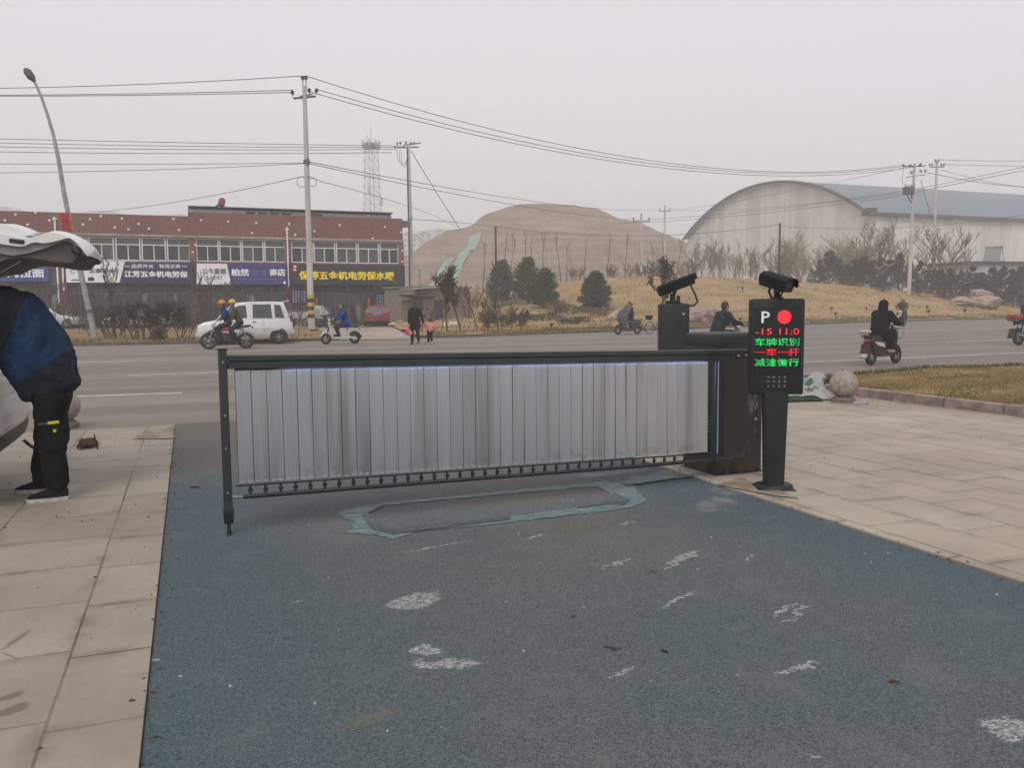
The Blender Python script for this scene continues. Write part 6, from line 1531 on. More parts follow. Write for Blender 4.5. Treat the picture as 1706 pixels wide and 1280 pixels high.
# rider leaving the frame on the right
p0 = RD(G(1715, 574.8)); rz = R(3)
mb3 = empty('touring_motorbike', p0, rz, 'dark motorbike with a red brown top box at the right edge', 'motorbike'); motorbike(mb3, M('black_bodywork', (.02, .02, .022), (.03, .03, .03), 5, .3), brownbox)
rider(p0, rz, 'man in a blue jacket and dark cap riding out of the right edge', ride_pose(.82, .26, 1.04, .25, .26, .16, .17, px=-.38, kx=.46, kz=.74), cloth('mid_blue_jacket', C8(48, 74, 122, .72)), dark_t, shoe_d, 'cap', cloth('grey_cap', C8(70, 70, 72, .6)))
# bicycle against the far kerb
bk = empty('bicycle', RD(G(1096, 556)), math.pi+R(6), 'pale green bicycle standing by the far kerb left of the camera post', 'bicycle'); bicycle(bk, M('pale_green_frame', C8(196, 206, 170, .8), C8(176, 186, 150, .78), 6, .4))
# woman and child walking away
def walk_pose(h, stride, arm):
    k = h/1.7; J = dict(pelvis=(0, 0, .93*k), chest=(.02*k, 0, 1.22*k), neck=(.03*k, 0, 1.44*k), head=(.06*k, 0, 1.58*k))
    for d, y, s in (('L', 1, 1), ('R', -1, -1)):
        J['sh'+d] = (.02*k, y*.17*k, 1.36*k); J['hip'+d] = (0, y*.09*k, .88*k)
        J['kn'+d] = (s*stride*.5+.05*k, y*.09*k, .49*k); J['an'+d] = (s*stride-.02*k, y*.08*k, (.09 if s > 0 else .15)*k); J['to'+d] = (s*stride+.15*k, y*.09*k, (.035 if s > 0 else .06)*k)
        J['el'+d], J['wr'+d] = arm[d][0], arm[d][1]; J['hd'+d] = Vector((.1, 0, -1))
    J['curl'] = .4; return J
p0 = RD(G(692, 574.3)); rz = R(96)
wm = empty('person', p0, rz, 'long haired woman in black walking away hand in hand with a child', 'person')
k = 1.66/1.7
person(wm, walk_pose(1.66, .14, {'L': [(-.03, .25, 1.08), (.02, .24, .84)], 'R': [(-.04, -.27, 1.08), (.0, -.33, .84)]}), black_c, cloth('black_leggings', C8(26, 26, 28, .6)), cloth('black_white_shoe', C8(120, 118, 116, .7)), 'long_hair', None, s=.96, bulk=1.1, skirt=.55, voxel=.018)
p0c = RD(G(716.5, 573.2))
ch = empty('person', p0c, R(94), 'small child in a pink jacket walking beside the woman in black', 'person')
pk = M('pink_jacket', C8(222, 130, 134, .8), C8(226, 180, 178, .82), 9, .85, lo=.56, hi=.6)
person(ch, walk_pose(.98, .05, {'L': [(.0, .22, .70), (.0, .35, .74)], 'R': [(.0, -.20, .66), (.06, -.27, .60)]}), pk, cloth('black_leggings', C8(26, 26, 28, .6)), cloth('white_shoe', C8(214, 210, 206, .8)), 'hair', None, s=.72, bulk=1.02, voxel=.014)
m = MB(); m.loft([[(math.cos(a)*rx, math.sin(a)*ry, z) for a in [2*math.pi*i/14 for i in range(14)]] for z, rx, ry in ((.0, .08, .11), (.03, .12, .15), (.14, .13, .17), (.22, .07, .13), (.28, .03, .10))]); m.tube([(0, -.08, .26), (0, -.05, .4), (0, .05, .4), (0, .08, .26)], .008, 6)
bg_ = RD(G(678, 571)); 
wl = Vector((math.cos(rz), math.sin(rz), 0)); wl2 = Vector((-math.sin(rz), math.cos(rz), 0))
pos = p0+wl*.02+wl2*.25+Vector((0, 0, .36))
tag(m.build('carrier_bag', M('red_white_bag', C8(204, 64, 62, .78), C8(226, 206, 200, .82), 6, .5, lo=.5, hi=.56), loc=pos), 'red and white carrier bag in the left hand of the woman in black', 'bag')
# ================================================================== POLES AND OVERHEAD LINES
def proj(p):
    d = Vector(p)-EYE; z = d.dot(_f); return 853+FPX*d.dot(_r)/z, 640-FPX*d.dot(_u)/z
def top_z(base, py): 
    """height at which a plumb post on this base reaches the picture height py"""
    d = depth_of(base); lo, hi = base.z, base.z+90
    for _ in range(40):
        mid = (lo+hi)/2
        if proj((base.x, base.y, mid))[1] > py: lo = mid
        else: hi = mid
    return lo
conc_p = M('concrete_pole', C8(206, 200, 194, .82), C8(182, 176, 170, .8), 1.5, .9, stretch=(1, 1, .3))
insm = M('dark_insulator', C8(60, 54, 54, .55), C8(44, 40, 40, .5), 12, .4); galv = M('galvanised', C8(120, 120, 122, .6), C8(90, 90, 92, .6), 6, .5, metal=.4)
wire_m = M('wire_sheath', (.045, .045, .05), (.06, .06, .065), 3, .7)
def insulator(m, p, h=.24, r=.07):
    p = Vector(p); m.cyl(p, p+Vector((0, 0, h*.45)), r*.3, n=6)
    for k in range(3): m.cyl(p+Vector((0, 0, h*(.4+.2*k))), p+Vector((0, 0, h*(.5+.2*k))), r*(1.1-.12*k), r*.6, 8)
def pole(base, py, r0, r1, lab, lean=0.0):
    zt = top_z(base, py); h = zt-base.z
    e = empty('utility_pole', base, -YAW, lab, 'utility pole', 'poles carrying overhead wires')
    m = MB(); m.cyl((0, 0, -.1), (lean*h, 0, h), r0, r1, 14); m.build('pole_shaft', conc_p, e); return e, h
E1, H1 = pole(G(519, 549, .1), 143, .20, .115, 'tall concrete utility pole with black and yellow bands in front of the shops')
ba = M('band_black', (.02, .02, .026), (.03, .03, .035), 8, .6); by_ = M('band_yellow', C8(214, 180, 60, .8), C8(190, 156, 50, .75), 8, .6)
b0 = top_z(E1.location, 530)-E1.location.z; bt = top_z(E1.location, 491)-E1.location.z
for k in range(6):
    z0, z1_ = b0+(bt-b0)*k/6, b0+(bt-b0)*(k+1)/6; m = MB(); r = .2-.085*(z0/H1)+.006; m.cyl((0, 0, z0), (0, 0, z1_), r, n=16); m.build('stripe_band', ba if k % 2 == 0 else by_, E1)
m = MB(); m.bar((-.55, -.3, H1-.75), (.55, .3, H1-.5), .10, .10); m.bar((-.3, .1, H1-.55), (.45, .1, H1-.42), .06, .06); m.cyl((-.08, 0, H1-.3), (-.08, 0, H1+.42), .025, n=6); m.cyl((.1, 0, H1-.3), (.1, 0, H1+.42), .025, n=6); m.build('cross_arm', galv, E1)
for p in ((-.6, -.3, H1-.62), (.6, .3, H1-.38), (.24, .1, H1-.42), (-.08, 0, H1+.25), (.1, 0, H1+.25)):
    m = MB(); insulator(m, p, .34, .12); m.build('insulator', insm, E1)
zl = top_z(E1.location, 303)-E1.location.z; zq = top_z(E1.location, 270)-E1.location.z
m = MB(); m.ring((-.32, 0, zl), (.2, 1, .1), .28, .016, 20, 5); m.ring((.3, 0, zl-.02), (-.2, 1, .5), .24, .016, 20, 5); m.tube([(-.3, 0, zl+.3), (.2, -.2, zl+.28), (.85, 0, zl)], .02, 6); m.build('cable_coil', wire_m, E1)
m = MB(); m.cyl((0, 0, zq-.1), (0, 0, zq+.1), .19, n=12); m.box((.1, -.15, zq), (.16, .16, .3)); m.build('pole_clamp', galv, E1)
q = PD(688, 530, 74); q.z = base_z(62)
E2, H2 = pole(q, 243, .20, .13, 'utility pole with a cluster of insulators behind the right end of the shops', -.008)
m = MB(); m.bar((-1.1, -.6, H2-.25), (.7, .5, H2+.0), .10, .10); m.bar((-.5, -.1, H2+.05), (.95, .3, H2+.30), .08, .08); m.build('cross_arm', galv, E2)
for k, p in enumerate(((-1.2, -.6, H2-.35), (-1.0, -.5, H2-.05), (-.75, -.4, H2+.02), (-.5, -.3, H2-.3), (-.3, -.2, H2+.08), (.1, 0, H2+.05), (.35, .2, H2+.1))):
    m = MB(); insulator(m, p, .3, .11); m.build('insulator', insm, E2)
m = MB(); m.tube([(-.2, -.2, H2-.2), (-.22, -.22, H2-3), (-.2, -.22, H2-7), (-.25, -.22, 0)], .05, 6); m.tube([(.1, -.2, H2-6.0), (-.2, -.22, H2-7.2), (.0, -.2, H2-9.4)], .03, 6)
for k in range(3): m.tube([(-1.1+.2*k, -.5, H2-.35), (-.95+.15*k, -.4, H2-1.3-.2*k), (-.4, -.3, H2-1.9+.2*k), (-.1, -.2, H2-1.0)], .018, 5)
m.build('drop_cable', wire_m, E2)
q = GT(1514, 491); E3, H3 = pole(q, 272, .19, .12, 'right hand concrete pole on the grassy rise carrying a grey switch box', .012)
h3 = lambda py: top_z(E3.location, py)-E3.location.z
m = MB(); m.bar((-1.15, -.5, h3(279)), (1.45, .5, h3(275)), .09, .09); m.bar((-.75, -.3, h3(296)), (1.35, .3, h3(290)), .07, .07); m.build('cross_arm', galv, E3)
for p in ((-1.15, -.5, h3(280)), (-.35, -.2, h3(279)), (.75, .2, h3(278)), (.9, .3, h3(276)), (-.2, -.2, h3(291)), (.85, .1, h3(288)), (1.3, .2, h3(287))):
    m = MB(); insulator(m, p, .32, .13); m.build('insulator', insm, E3)
m = MB(); m.box((-.45, -.2, h3(318)), (.95, .5, .72), 0, .03); [m.cyl((-.7+.25*k, -.2, h3(313)), (-.72+.27*k, -.2, h3(308)), .05, n=6) for k in range(4)]; m.build('switch_box', galv, E3)
m = MB(); m.bar((-.8, -.2, h3(324)), (.3, 0, h3(323)), .1, .08); m.bar((-.55, -.2, h3(325)), (-.1, 0, h3(337)), .07, .07); m.bar((-.2, -.2, h3(325)), (.1, 0, h3(336)), .07, .07); m.bar((-.2, -.1, h3(337)), (.35, .1, h3(337)), .07, .07); m.build('bracket', insm, E3)
for jp in ([(-1.1, -.5, h3(281)), (-1.2, -.4, h3(296)), (-1.1, -.3, h3(305)), (-.7, -.2, h3(309))], [(-.3, -.2, h3(282)), (-.45, -.2, h3(292))], [(.8, .2, h3(280)), (.6, .1, h3(289))]):
    m = MB(); m.tube(jp, .02, 5); m.build('jumper_wire', wire_m, E3)
q = PD(1554, 470, 112); q.z = TZ(q.x, q.y)
E4, H4 = pole(q, 268, .22, .14, 'slimmer concrete pole with a fork of insulators behind the right hand hedge')
h4 = lambda py: top_z(E4.location, py)-E4.location.z
m = MB(); m.bar((-.95, 0, h4(278)), (.95, .0, h4(278)), .12, .12); m.build('cross_arm', galv, E4)
for p in ((-.95, 0, h4(278)), (-.6, 0, h4(278)), (.6, 0, h4(278)), (.95, 0, h4(278)), (-.2, 0, h4(271)), (.2, 0, h4(271))):
    m = MB(); insulator(m, p, .5, .16); m.build('insulator', insm, E4)
m = MB(); m.ring((0, -.25, h4(415)), (0, 1, 0), .22, .05, 16, 6); m.box((0, -.2, h4(404)), (.3, .2, .3)); m.build('cable_coil', wire_m, E4)
def far_pole(px, base_py, py, depth, r, lab, arm=0.0, mt=conc_p):
    q = PD(px, base_py, depth); q.z = min(q.z, TZ(q.x, q.y)) if depth < 130 else 0.5
    zt = top_z(q, py); h = zt-q.z; e = empty('utility_pole', q, -YAW, lab, 'utility pole', 'poles carrying overhead wires'); m = MB(); m.cyl((0, 0, -.2), (0, 0, h), r*1.2, r, 8); m.build('pole_shaft', mt, e)
    if arm:
        m = MB(); m.bar((-arm, 0, h-.6), (arm, 0, h-.6), .14, .14); m.build('cross_arm', galv, e)
        for x in (-arm*.9, 0, arm*.9): m = MB(); insulator(m, (x, 0, h-.55 if x else h), .5, .17); m.build('insulator', insm, e)
    return e, h
darkp = M('tarred_pole', C8(62, 56, 54, .55), C8(46, 42, 40, .5), 5, .9)
E5, H5 = far_pole(1107, 440, 346, 150, .16, 'distant slim pole with a cross arm between the mound and the great arch', 1.0)
E6, H6 = far_pole(1068, 450, 361, 118, .16, 'distant pole with a cross arm among the bare trees on the mound side', 1.2)
E7, H7 = far_pole(826.5, 470, 377, 88, .10, 'dark thin pole standing above the dark evergreen clump', 0, darkp)
E8, H8 = far_pole(1297.5, 470, 372, 90, .11, 'dark thin pole standing before the great arched hall', 0, darkp)
def wire(A, B, lab, via=None, sag=.3, r=.022, mt=None, seg=22):
    A, B = Vector(A), Vector(B)
    if via:
        best = min((abs(proj(A.lerp(B, i/200))[0]-via[0]), i/200) for i in range(1, 200))[1]
        P_ = A.lerp(B, best); z = P_.z; d = depth_of(P_); py = proj(P_)[1]
        sag = (via[1]-py)*d/FPX/(4*best*(1-best))
    m = MB(); m.tube([A.lerp(B, i/seg)-Vector((0, 0, sag*4*(i/seg)*(1-i/seg)))-A for i in range(seg+1)], r, 5)
    return tag(m.build('overhead_wire', mt or wire_m, loc=A), lab, 'wire', 'overhead wires')
def top(e, x, y, z): return e.matrix_world @ Vector((x, y, z))
bpy.context.view_layer.update()
L1 = lambda px, py, d: PD(px, py, d)
wire(top(E1, .1, 0, H1+.55), top(E3, -1.15, -.5, h3(276)), 'uppermost wire sweeping from the banded pole to the right hand pole', (1190, 279))
wire(top(E1, .6, .3, H1-.1), top(E3, -.35, -.2, h3(276)), 'middle wire sweeping from the banded pole to the right hand pole', (1190, 282.5))
wire(top(E1, .3, .1, H1-.3), top(E3, .75, .2, h3(276)), 'lowest of the three wires sweeping from the banded pole to the right', (1190, 287))
wire(top(E1, -.08, 0, H1+.55), L1(-400, 145, 50), 'wire leaving the top of the banded pole to the left', (100, 144.5))
wire(top(E1, -.6, -.3, H1-.3), L1(-400, 155, 50), 'wire leaving the cross arm of the banded pole to the left, upper', (100, 157.5))
wire(top(E1, -.5, -.3, H1-.42), L1(-400, 155, 49), 'wire leaving the cross arm of the banded pole to the left, lower', (100, 159.5))
for k, (y0, y1_) in enumerate(((229, 243), (235, 245.5), (241.5, 248.5), (251.5, 254))):
    wire(PD(668-5*k, y1_, 73), L1(-300, y0-5, 64), ('first', 'second', 'third', 'lowest')[k]+' from the top of the four wires reaching left from the insulator cluster pole', (200, y0+(6.5, 6.8, 6.2, 3.6)[k]), r=.026)
wire(PD(513, 271.5, 53.4), L1(-300, 270, 50), 'flat wire running left from the clamp of the banded pole', (150, 273.5), r=.018)
wire(PD(514, 272, 53.4), L1(-300, 286, 56), 'second wire running left from the clamp, sinking towards the lamp', (120, 286), r=.018)
wire(top(E1, -.3, 0, zl+.3), PD(166, 353, 66), 'service wire from the coil on the banded pole down to the shop roof', (330, 330), r=.018)
wire(top(E1, .15, -.1, zq), top(E5, -.9, 0, H5-.4), 'long upper wire from the banded pole clamp to the far pole by the arch', (800, 322), r=.022)
wire(top(E1, .15, -.1, zq-.1), top(E6, -1.0, 0, H6-.4), 'long wire from the banded pole clamp to the pole among bare trees', (800, 331), r=.022)
wire(top(E1, .85, 0, zl), PD(762, 378, 120), 'thin wire from the coil on the banded pole slanting down past the lattice mast', (690, 347), r=.018)
wire(top(E2, .1, 0, H2-.4), PD(768, 384, 78), 'guy wire slanting right from the insulator cluster pole', (728, 322), r=.03)
wire(PD(678, 365, 66), top(E7, 0, 0, H7-.05), 'wire from the meter box of the shops to the dark thin pole', (750, 369.5), r=.024)
wire(top(E7, 0, 0, H7-.05), top(E8, 0, 0, H8-.1), 'sagging wire between the two dark thin poles', (1000, 392), r=.026)
wire(top(E5, .9, 0, H5-.4), PD(1498, 319, 84), 'upper wire crossing the arch to the switch box', (1250, 348), r=.024)
wire(top(E6, 1.0, 0, H6-.4), PD(1499, 322, 84), 'middle wire crossing the arch to the switch box', (1250, 352), r=.024)
wire(PD(1020, 372, 120), PD(1500, 326, 84), 'lower wire crossing the arch to the switch box', (1250, 357), r=.024)
wire(PD(1128, 350, 150), top(E3, -1.15, -.5, h3(281)), 'faint wire rising over the arch to the cross arm of the right hand pole', (1380, 306), r=.02)
wire(top(E8, 0, 0, H8-.3), PD(1800, 340, 90), 'wire from the dark thin pole running right along the long wall', (1480, 380), r=.02)
wire(top(E4, .2, 0, h4(266)), PD(1900, 266, 118), 'top wire running right from the slim forked pole', None, .2, r=.03)
wire(top(E4, .95, 0, h4(274)), PD(1900, 271, 118), 'second wire running right from the slim forked pole', None, .3, r=.03)
wire(top(E4, .6, 0, h4(283)), PD(1900, 308, 112), 'drooping wire right of the slim forked pole, upper', (1640, 301), r=.03)
wire(top(E3, 1.3, .2, h3(286)), PD(1900, 298, 104), 'drooping wire right of the switch box pole, lower', (1640, 304.5), r=.03)
wire(PD(1526, 315, 84), PD(1900, 238, 70), 'wire rising right from the switch box to the edge of view, upper', (1620, 296), r=.022)
wire(PD(1526, 320, 84), PD(1900, 247, 70), 'wire rising right from the switch box to the edge of view, lower', (1620, 301), r=.026)
wire(PD(1534, 300, 86), PD(1551, 360, 88), 'guy wire slanting down between the two right hand poles', None, .02, r=.03)

# ---- street lamp leaning out over the road
q = G(160, 567.5, .1); q.y += 0
lp = empty('street_lamp', q, -YAW, 'tall pale curved street lamp with a red banner in front of the shops', 'street lamp')
sc_ = depth_of(q)/FPX
def LP(px, py): return ((px-160)*sc_, 0, top_z(q, py)-q.z)
m = MB(); m.tube([(0, 0, -.1), LP(148, 500), LP(137, 430), LP(127, 370)], [.125, .115, .10, .095], 12); m.tube([LP(127, 370), LP(120, 320), LP(114, 265), LP(108, 225), LP(100, 190), LP(91, 158), LP(82, 135), LP(80, 131)], [.095, .09, .08, .07, .06, .055, .05, .05], 10); m.build('lamp_post', M('grey_lamp_post', C8(168, 170, 168, .72), C8(146, 148, 148, .7), 2, .6), lp)
a, b_ = Vector(LP(82, 135)), Vector(LP(69, 114))
m = MB(); d = (b_-a); n_ = Vector((0, 1, 0)).cross(d).normalized()
m.loft([[a+d*t_+Vector((0, 1, 0))*w_*math.cos(th)+n_*h_*math.sin(th) for th in [2*math.pi*i/12 for i in range(12)]] for t_, w_, h_ in ((-.05, .05, .05), (.15, .12, .09), (.35, .20, .15), (.8, .20, .15), (1.0, .13, .08))]); m.build('lamp_head', M('lamp_housing', C8(88, 88, 92, .6), C8(70, 70, 74, .6), 5, .5), lp)
a, b_ = Vector(LP(124.5, 355)), Vector(LP(128, 388))
m = MB(); m.bar(a+Vector((-.06, -.17, 0)), b_+Vector((-.06, -.17, 0)), .02, .36); m.build('banner', M('red_banner', C8(176, 36, 38, .75), C8(150, 28, 32, .7), 3, .7), lp)
m = MB(); m.bar(a+Vector((.16, -.185, -.15)), b_+Vector((.16, -.185, .15)), .02, .08); m.build('banner_print', M('banner_gold', C8(200, 140, 60, .7), C8(176, 60, 40, .7), 9, .7), lp)
m = MB(); m.cyl(LP(150.5, 516), LP(151.5, 522), .13, n=12); m.build('collar', galv, lp)

# ---- lattice mast
q = PD(624, 500, 285); q.z = .5
tw = empty('lattice_mast', q, R(20), 'tall hazy lattice communications mast rising behind the shops', 'mast')
hT = top_z(q, 238)-.5; hA = top_z(q, 209)-.5
m = MB(); m_s = MB()
W0, W1 = 2.9, 1.55
def cw(z): return W0+(W1-W0)*z/hT
for sx_ in (-1, 1):
    for sy in (-1, 1): m.cyl((sx_*cw(0), sy*cw(0), 0), (sx_*cw(hT), sy*cw(hT), hT), .11, .09, 6)
m.build('mast_leg', galv, tw)
m = MB(); nz = 20
for k in range(nz):
    z0, z1_ = hT*k/nz, hT*(k+1)/nz; a, b_ = cw(z0), cw(z1_)
    for (p, q_) in (((-1, -1), (1, -1)), ((1, -1), (1, 1)), ((1, 1), (-1, 1)), ((-1, 1), (-1, -1))):
        m.cyl((p[0]*a, p[1]*a, z0), (q_[0]*b_, q_[1]*b_, z1_), .045, n=4); m.cyl((q_[0]*a, q_[1]*a, z0), (p[0]*b_, p[1]*b_, z1_), .045, n=4); m.cyl((p[0]*b_, p[1]*b_, z1_), (q_[0]*b_, q_[1]*b_, z1_), .045, n=4)
m.build('lattice', galv, tw)
m = MB(); m.cyl((0, 0, hT-1.6), (0, 0, hT-1.5), 3.0, n=16); m.cyl((0, 0, hT-.4), (0, 0, hT-.3), 2.6, n=16); m.build('platform', galv, tw)
for k in range(8):
    a = k*.785; m = MB(); m.box((3*math.cos(a), 3*math.sin(a), hT-.4), (.4, .4, 2.4), a); m.build('antenna_panel', M('pale_antenna', C8(190, 190, 192, .7), C8(160, 160, 162, .7), 3, .6), tw)
for x in (-1.5, 0): m = MB(); m.cyl((x, 0, hT-.3), (x, 0, hA if x == 0 else hT+4), .14, .06, 6); m.build('aerial', galv, tw)
m = MB(); m.box((-2.3, -2, hT*.72), (.8, .6, 2.6)); m.box((2.3, -2, hT*.66), (.8, .6, 2.6)); m.build('antenna_panel', M('pale_antenna', (.5, .5, .5)), tw)

# ================================================================== FAR BUILDINGS
hallw = NT('hall_cladding'); P = hallw.pos(False); X, Y, Z = hallw.sep(P); n1 = hallw.noise(hallw.mapping(P, (.35, .35, .03)), 1.0, 5, .65); n2 = hallw.noise(P, .06, 4)
c = hallw.mix(hallw.ramp(n1, .4, .66), C8(226, 222, 216, .82), C8(206, 200, 194, .78)); c = hallw.mix(hallw.math('MULTIPLY', hallw.ramp(n2, .5, .7), .4), c, C8(196, 184, 172, .74))
sm_ = hallw.math('FRACT', hallw.math('MULTIPLY', hallw.math('ADD', X, Y), .55)); c = hallw.mix(hallw.math('MULTIPLY', hallw.math('LESS_THAN', sm_, .10), .22), c, C8(150, 146, 142, .7)); hallw.col(c); hall_m = hallw.done(.7)
blue_roof = M('blue_grey_roof', C8(180, 192, 202, .86), C8(168, 182, 194, .84), .05, .55, stretch=(.2, 1, 1))
A0, B0 = PD(1446, 480, 132), PD(1122, 480, 132*1.35)
hb = .2; eav = PD(1446, 359, 132).z
xh = A0.x; y0, y1_ = A0.y, A0.y+(B0.y-A0.y); span = y1_-y0
apz = PD(1262, 311, 132*1.175).z; rise = apz-eav
Rr = ((span/2)**2+rise**2)/(2*rise); 
hall = empty('arched_hall', (xh, (y0+y1_)/2, hb), 0, 'huge pale barrel roofed hall with a curved gable and a long side wall', 'building')
LH = 190
def arc(y):   # height over the springing
    return math.sqrt(max(0, Rr**2-(y)**2))-(Rr-rise)
ysn = [span*(i/40-.5) for i in range(41)]
m = MB(); m.prism([(0, y, eav-hb+arc(y)) for y in ysn]+[(0, span/2, 0), (0, -span/2, 0)], (.4, 0, 0)); m.build('gable_wall', hall_m, hall, smooth=0)
m = MB(); m.loft([[(x, y*1.012, eav-hb+arc(y)+.35) for y in ysn] for x in (-.9, 40, 90, 140, LH)], caps=False, closed=False); bmesh.ops.solidify(m.bm, geom=m.bm.faces[:], thickness=.35); m.build('barrel_roof', blue_roof, hall, smooth=30)
m = MB(); m.tube([(-1.0, y*1.014, eav-hb+arc(y)+.25) for y in ysn], .28, 6); m.build('roof_edge', M('dark_verge', C8(98, 98, 100, .6), C8(80, 80, 84, .6), 3, .7), hall)
m = MB(); m.box((LH/2, -span/2-.2, (eav-hb)/2), (LH, .4, eav-hb)); m.build('side_wall', hall_m, hall, smooth=0)
m = MB(); m.box((LH/2, span/2+.2, (eav-hb)/2), (LH, .4, eav-hb)); m.build('side_wall', hall_m, hall, smooth=0)
m = MB(); m.box((LH/2-.6, -span/2-.7, eav-hb+.05), (LH+1.2, 1.2, .5)); m.build('gutter', M('dark_verge', (.2, .2, .2)), hall, smooth=0)
m = MB(); m.box((-.4, -span/2-.3, eav-hb+.4), (1.6, 1.6, 1.1)); m.build('corner_box', M('corner_grey', C8(90, 86, 84, .6), C8(74, 72, 70, .6), 3, .8), hall)
# high blocks far beyond
twm = NT('tower_block'); P = twm.pos(False); br = twm.n('ShaderNodeTexBrick'); X, Y, Z = twm.sep(P); cb_ = twm.n('ShaderNodeCombineXYZ'); twm.L(twm.math('ADD', X, Y), cb_.inputs[0]); twm.L(Z, cb_.inputs[1]); twm.L(cb_.outputs[0], br.inputs['Vector']); br.offset = 0
br.inputs['Scale'].default_value = 1; br.inputs['Brick Width'].default_value = 3.2; br.inputs['Row Height'].default_value = 3.0; br.inputs['Mortar Size'].default_value = .8
br.inputs['Color1'].default_value = (*C8(120, 124, 130, .6), 1); br.inputs['Color2'].default_value = (*C8(140, 142, 146, .6), 1); br.inputs['Mortar'].default_value = (*C8(214, 208, 200, .72), 1); twm.col(br.outputs[0]); tb_m = twm.done(.8)
for px0, px1, py, D, lab in ((675, 685, 392, 430, 'pale high block seen beside the pole right of the shops'), (690, 699, 396, 430, 'pale high block just right of the pole behind the shops'), (703, 714, 391, 440, 'pale high block above the left foot of the mound'), (728, 739, 388, 470, 'pale high block furthest right, peeping over the mound')):
    a, b_ = PD(px0, 500, D), PD(px1, 500, D); zt_ = PD((px0+px1)/2, py, D).z
    e = empty('tower_block', ((a.x+b_.x)/2, (a.y+b_.y)/2, .3), -YAW, lab, 'building', 'high blocks in the far haze')
    w_ = (a-b_).length; m = MB(); m.box((0, 5, zt_/2), (w_, 12, zt_)); m.build('wall', tb_m, e, smooth=0); m = MB(); m.box((0, 5, zt_+.6), (w_*.5, 5, 1.6)); m.box((0, 5, zt_+.1), (w_+.6, 12.6, .5)); m.build('roof', M('roof_grey', C8(150, 148, 146, .65), C8(130, 128, 126, .6), 1, .9), e, smooth=0)
# brick outbuilding right of the shops
brk_m = NT('brown_brick'); P = brk_m.pos(False); br = brk_m.n('ShaderNodeTexBrick'); X, Y, Z = brk_m.sep(P); cb_ = brk_m.n('ShaderNodeCombineXYZ'); brk_m.L(brk_m.math('ADD', X, Y), cb_.inputs[0]); brk_m.L(Z, cb_.inputs[1]); brk_m.L(cb_.outputs[0], br.inputs['Vector'])
br.inputs['Scale'].default_value = 1; br.inputs['Brick Width'].default_value = .26; br.inputs['Row Height'].default_value = .085; br.inputs['Mortar Size'].default_value = .012
br.inputs['Color1'].default_value = (*C8(164, 142, 128, .72), 1); br.inputs['Color2'].default_value = (*C8(140, 120, 110, .7), 1); br.inputs['Mortar'].default_value = (*C8(150, 142, 134, .66), 1); brk_m.col(br.outputs[0]); bkm = brk_m.done(.9)
q0, q1 = PD(703, 535, 62), PD(782, 535, 66); gzb = base_z(62)-.1; zt_ = PD(740, 480, 64).z
e = empty('brick_outbuilding', ((q0+q1)/2).to_tuple()[:2]+(gzb,), math.atan2(q1.y-q0.y, q1.x-q0.x), 'low brown brick outbuilding between the shops and the grassy rise', 'building')
wl_ = (q1-q0).length; m = MB(); m.box((0, 2, (zt_-gzb)/2), (wl_, 4, zt_-gzb)); m.build('wall', bkm, e, smooth=0); m = MB(); m.box((0, 2, zt_-gzb+.06), (wl_+.3, 4.3, .12)); m.build('roof', M('roof_grey', (.3, .3, .3)), e, smooth=0)
m = MB(); m.box((-.8, -.01, .95), (.9, .06, 1.9)); m.build('door', M('old_door', C8(92, 84, 78, .6), C8(70, 64, 60, .6), 3, .8), e, smooth=0)
m = MB(); m.bar((-wl_/2-1.6, -.2, zt_-gzb-.15), (-wl_/2+1.6, -.2, zt_-gzb+.05), 1.6, .06); m.build('awning', M('pale_sheet', C8(196, 196, 192, .7), C8(170, 170, 166, .7), 3, .6), e)
q0, q1 = PD(676, 540, 62), PD(704, 540, 63)
e = empty('brick_wall', ((q0+q1)/2).to_tuple()[:2]+(gzb,), math.atan2(q1.y-q0.y, q1.x-q0.x), 'short tan brick wall under a dark awning at the right end of the shops', 'wall')
m = MB(); m.box((0, .1, .95), ((q1-q0).length+.6, .22, 1.9)); m.build('wall_face', M('tan_brick', C8(156, 140, 120, .66), C8(130, 116, 100, .64), 6, .9, bump=.3), e, smooth=0); m = MB(); m.box((0, -.4, 2.15), ((q1-q0).length+.8, 1.3, .10), Matrix.Rotation(R(8), 4, 'X')); m.build('awning', M('dark_awning', C8(56, 58, 60, .6), C8(44, 46, 48, .6), 3, .7), e, smooth=0)
# shed with a solar heater beyond the hedge, far right
q = PD(1668, 470, 108); q.z = TZ(q.x, q.y); zt_ = PD(1668, 441, 108).z-q.z
e = empty('low_shed', q, -R(8), 'long low shed with a dark roof behind the hedge at the right edge', 'building')
m = MB(); m.box((2, 3, zt_/2), (14, 5, zt_)); m.build('wall', M('white_shed_wall', C8(214, 212, 210, .74), C8(190, 188, 186, .72), 1, .8), e, smooth=0); m = MB(); m.box((2, 3, zt_+.2), (14.6, 5.8, .45)); m.build('roof', M('dark_shed_roof', C8(76, 72, 74, .6), C8(62, 60, 62, .6), 2, .8), e, smooth=0)
for k in range(4): m = MB(); m.box((-3+3*k, .47, zt_*.6), (1.4, .06, zt_*.4)); m.build('window', glass_w, e, smooth=0)
e2 = empty('solar_water_heater', q+Vector((-.6, .6, zt_+.42)), R(30), 'solar water heater rack standing on the low shed roof at the right', 'water heater')
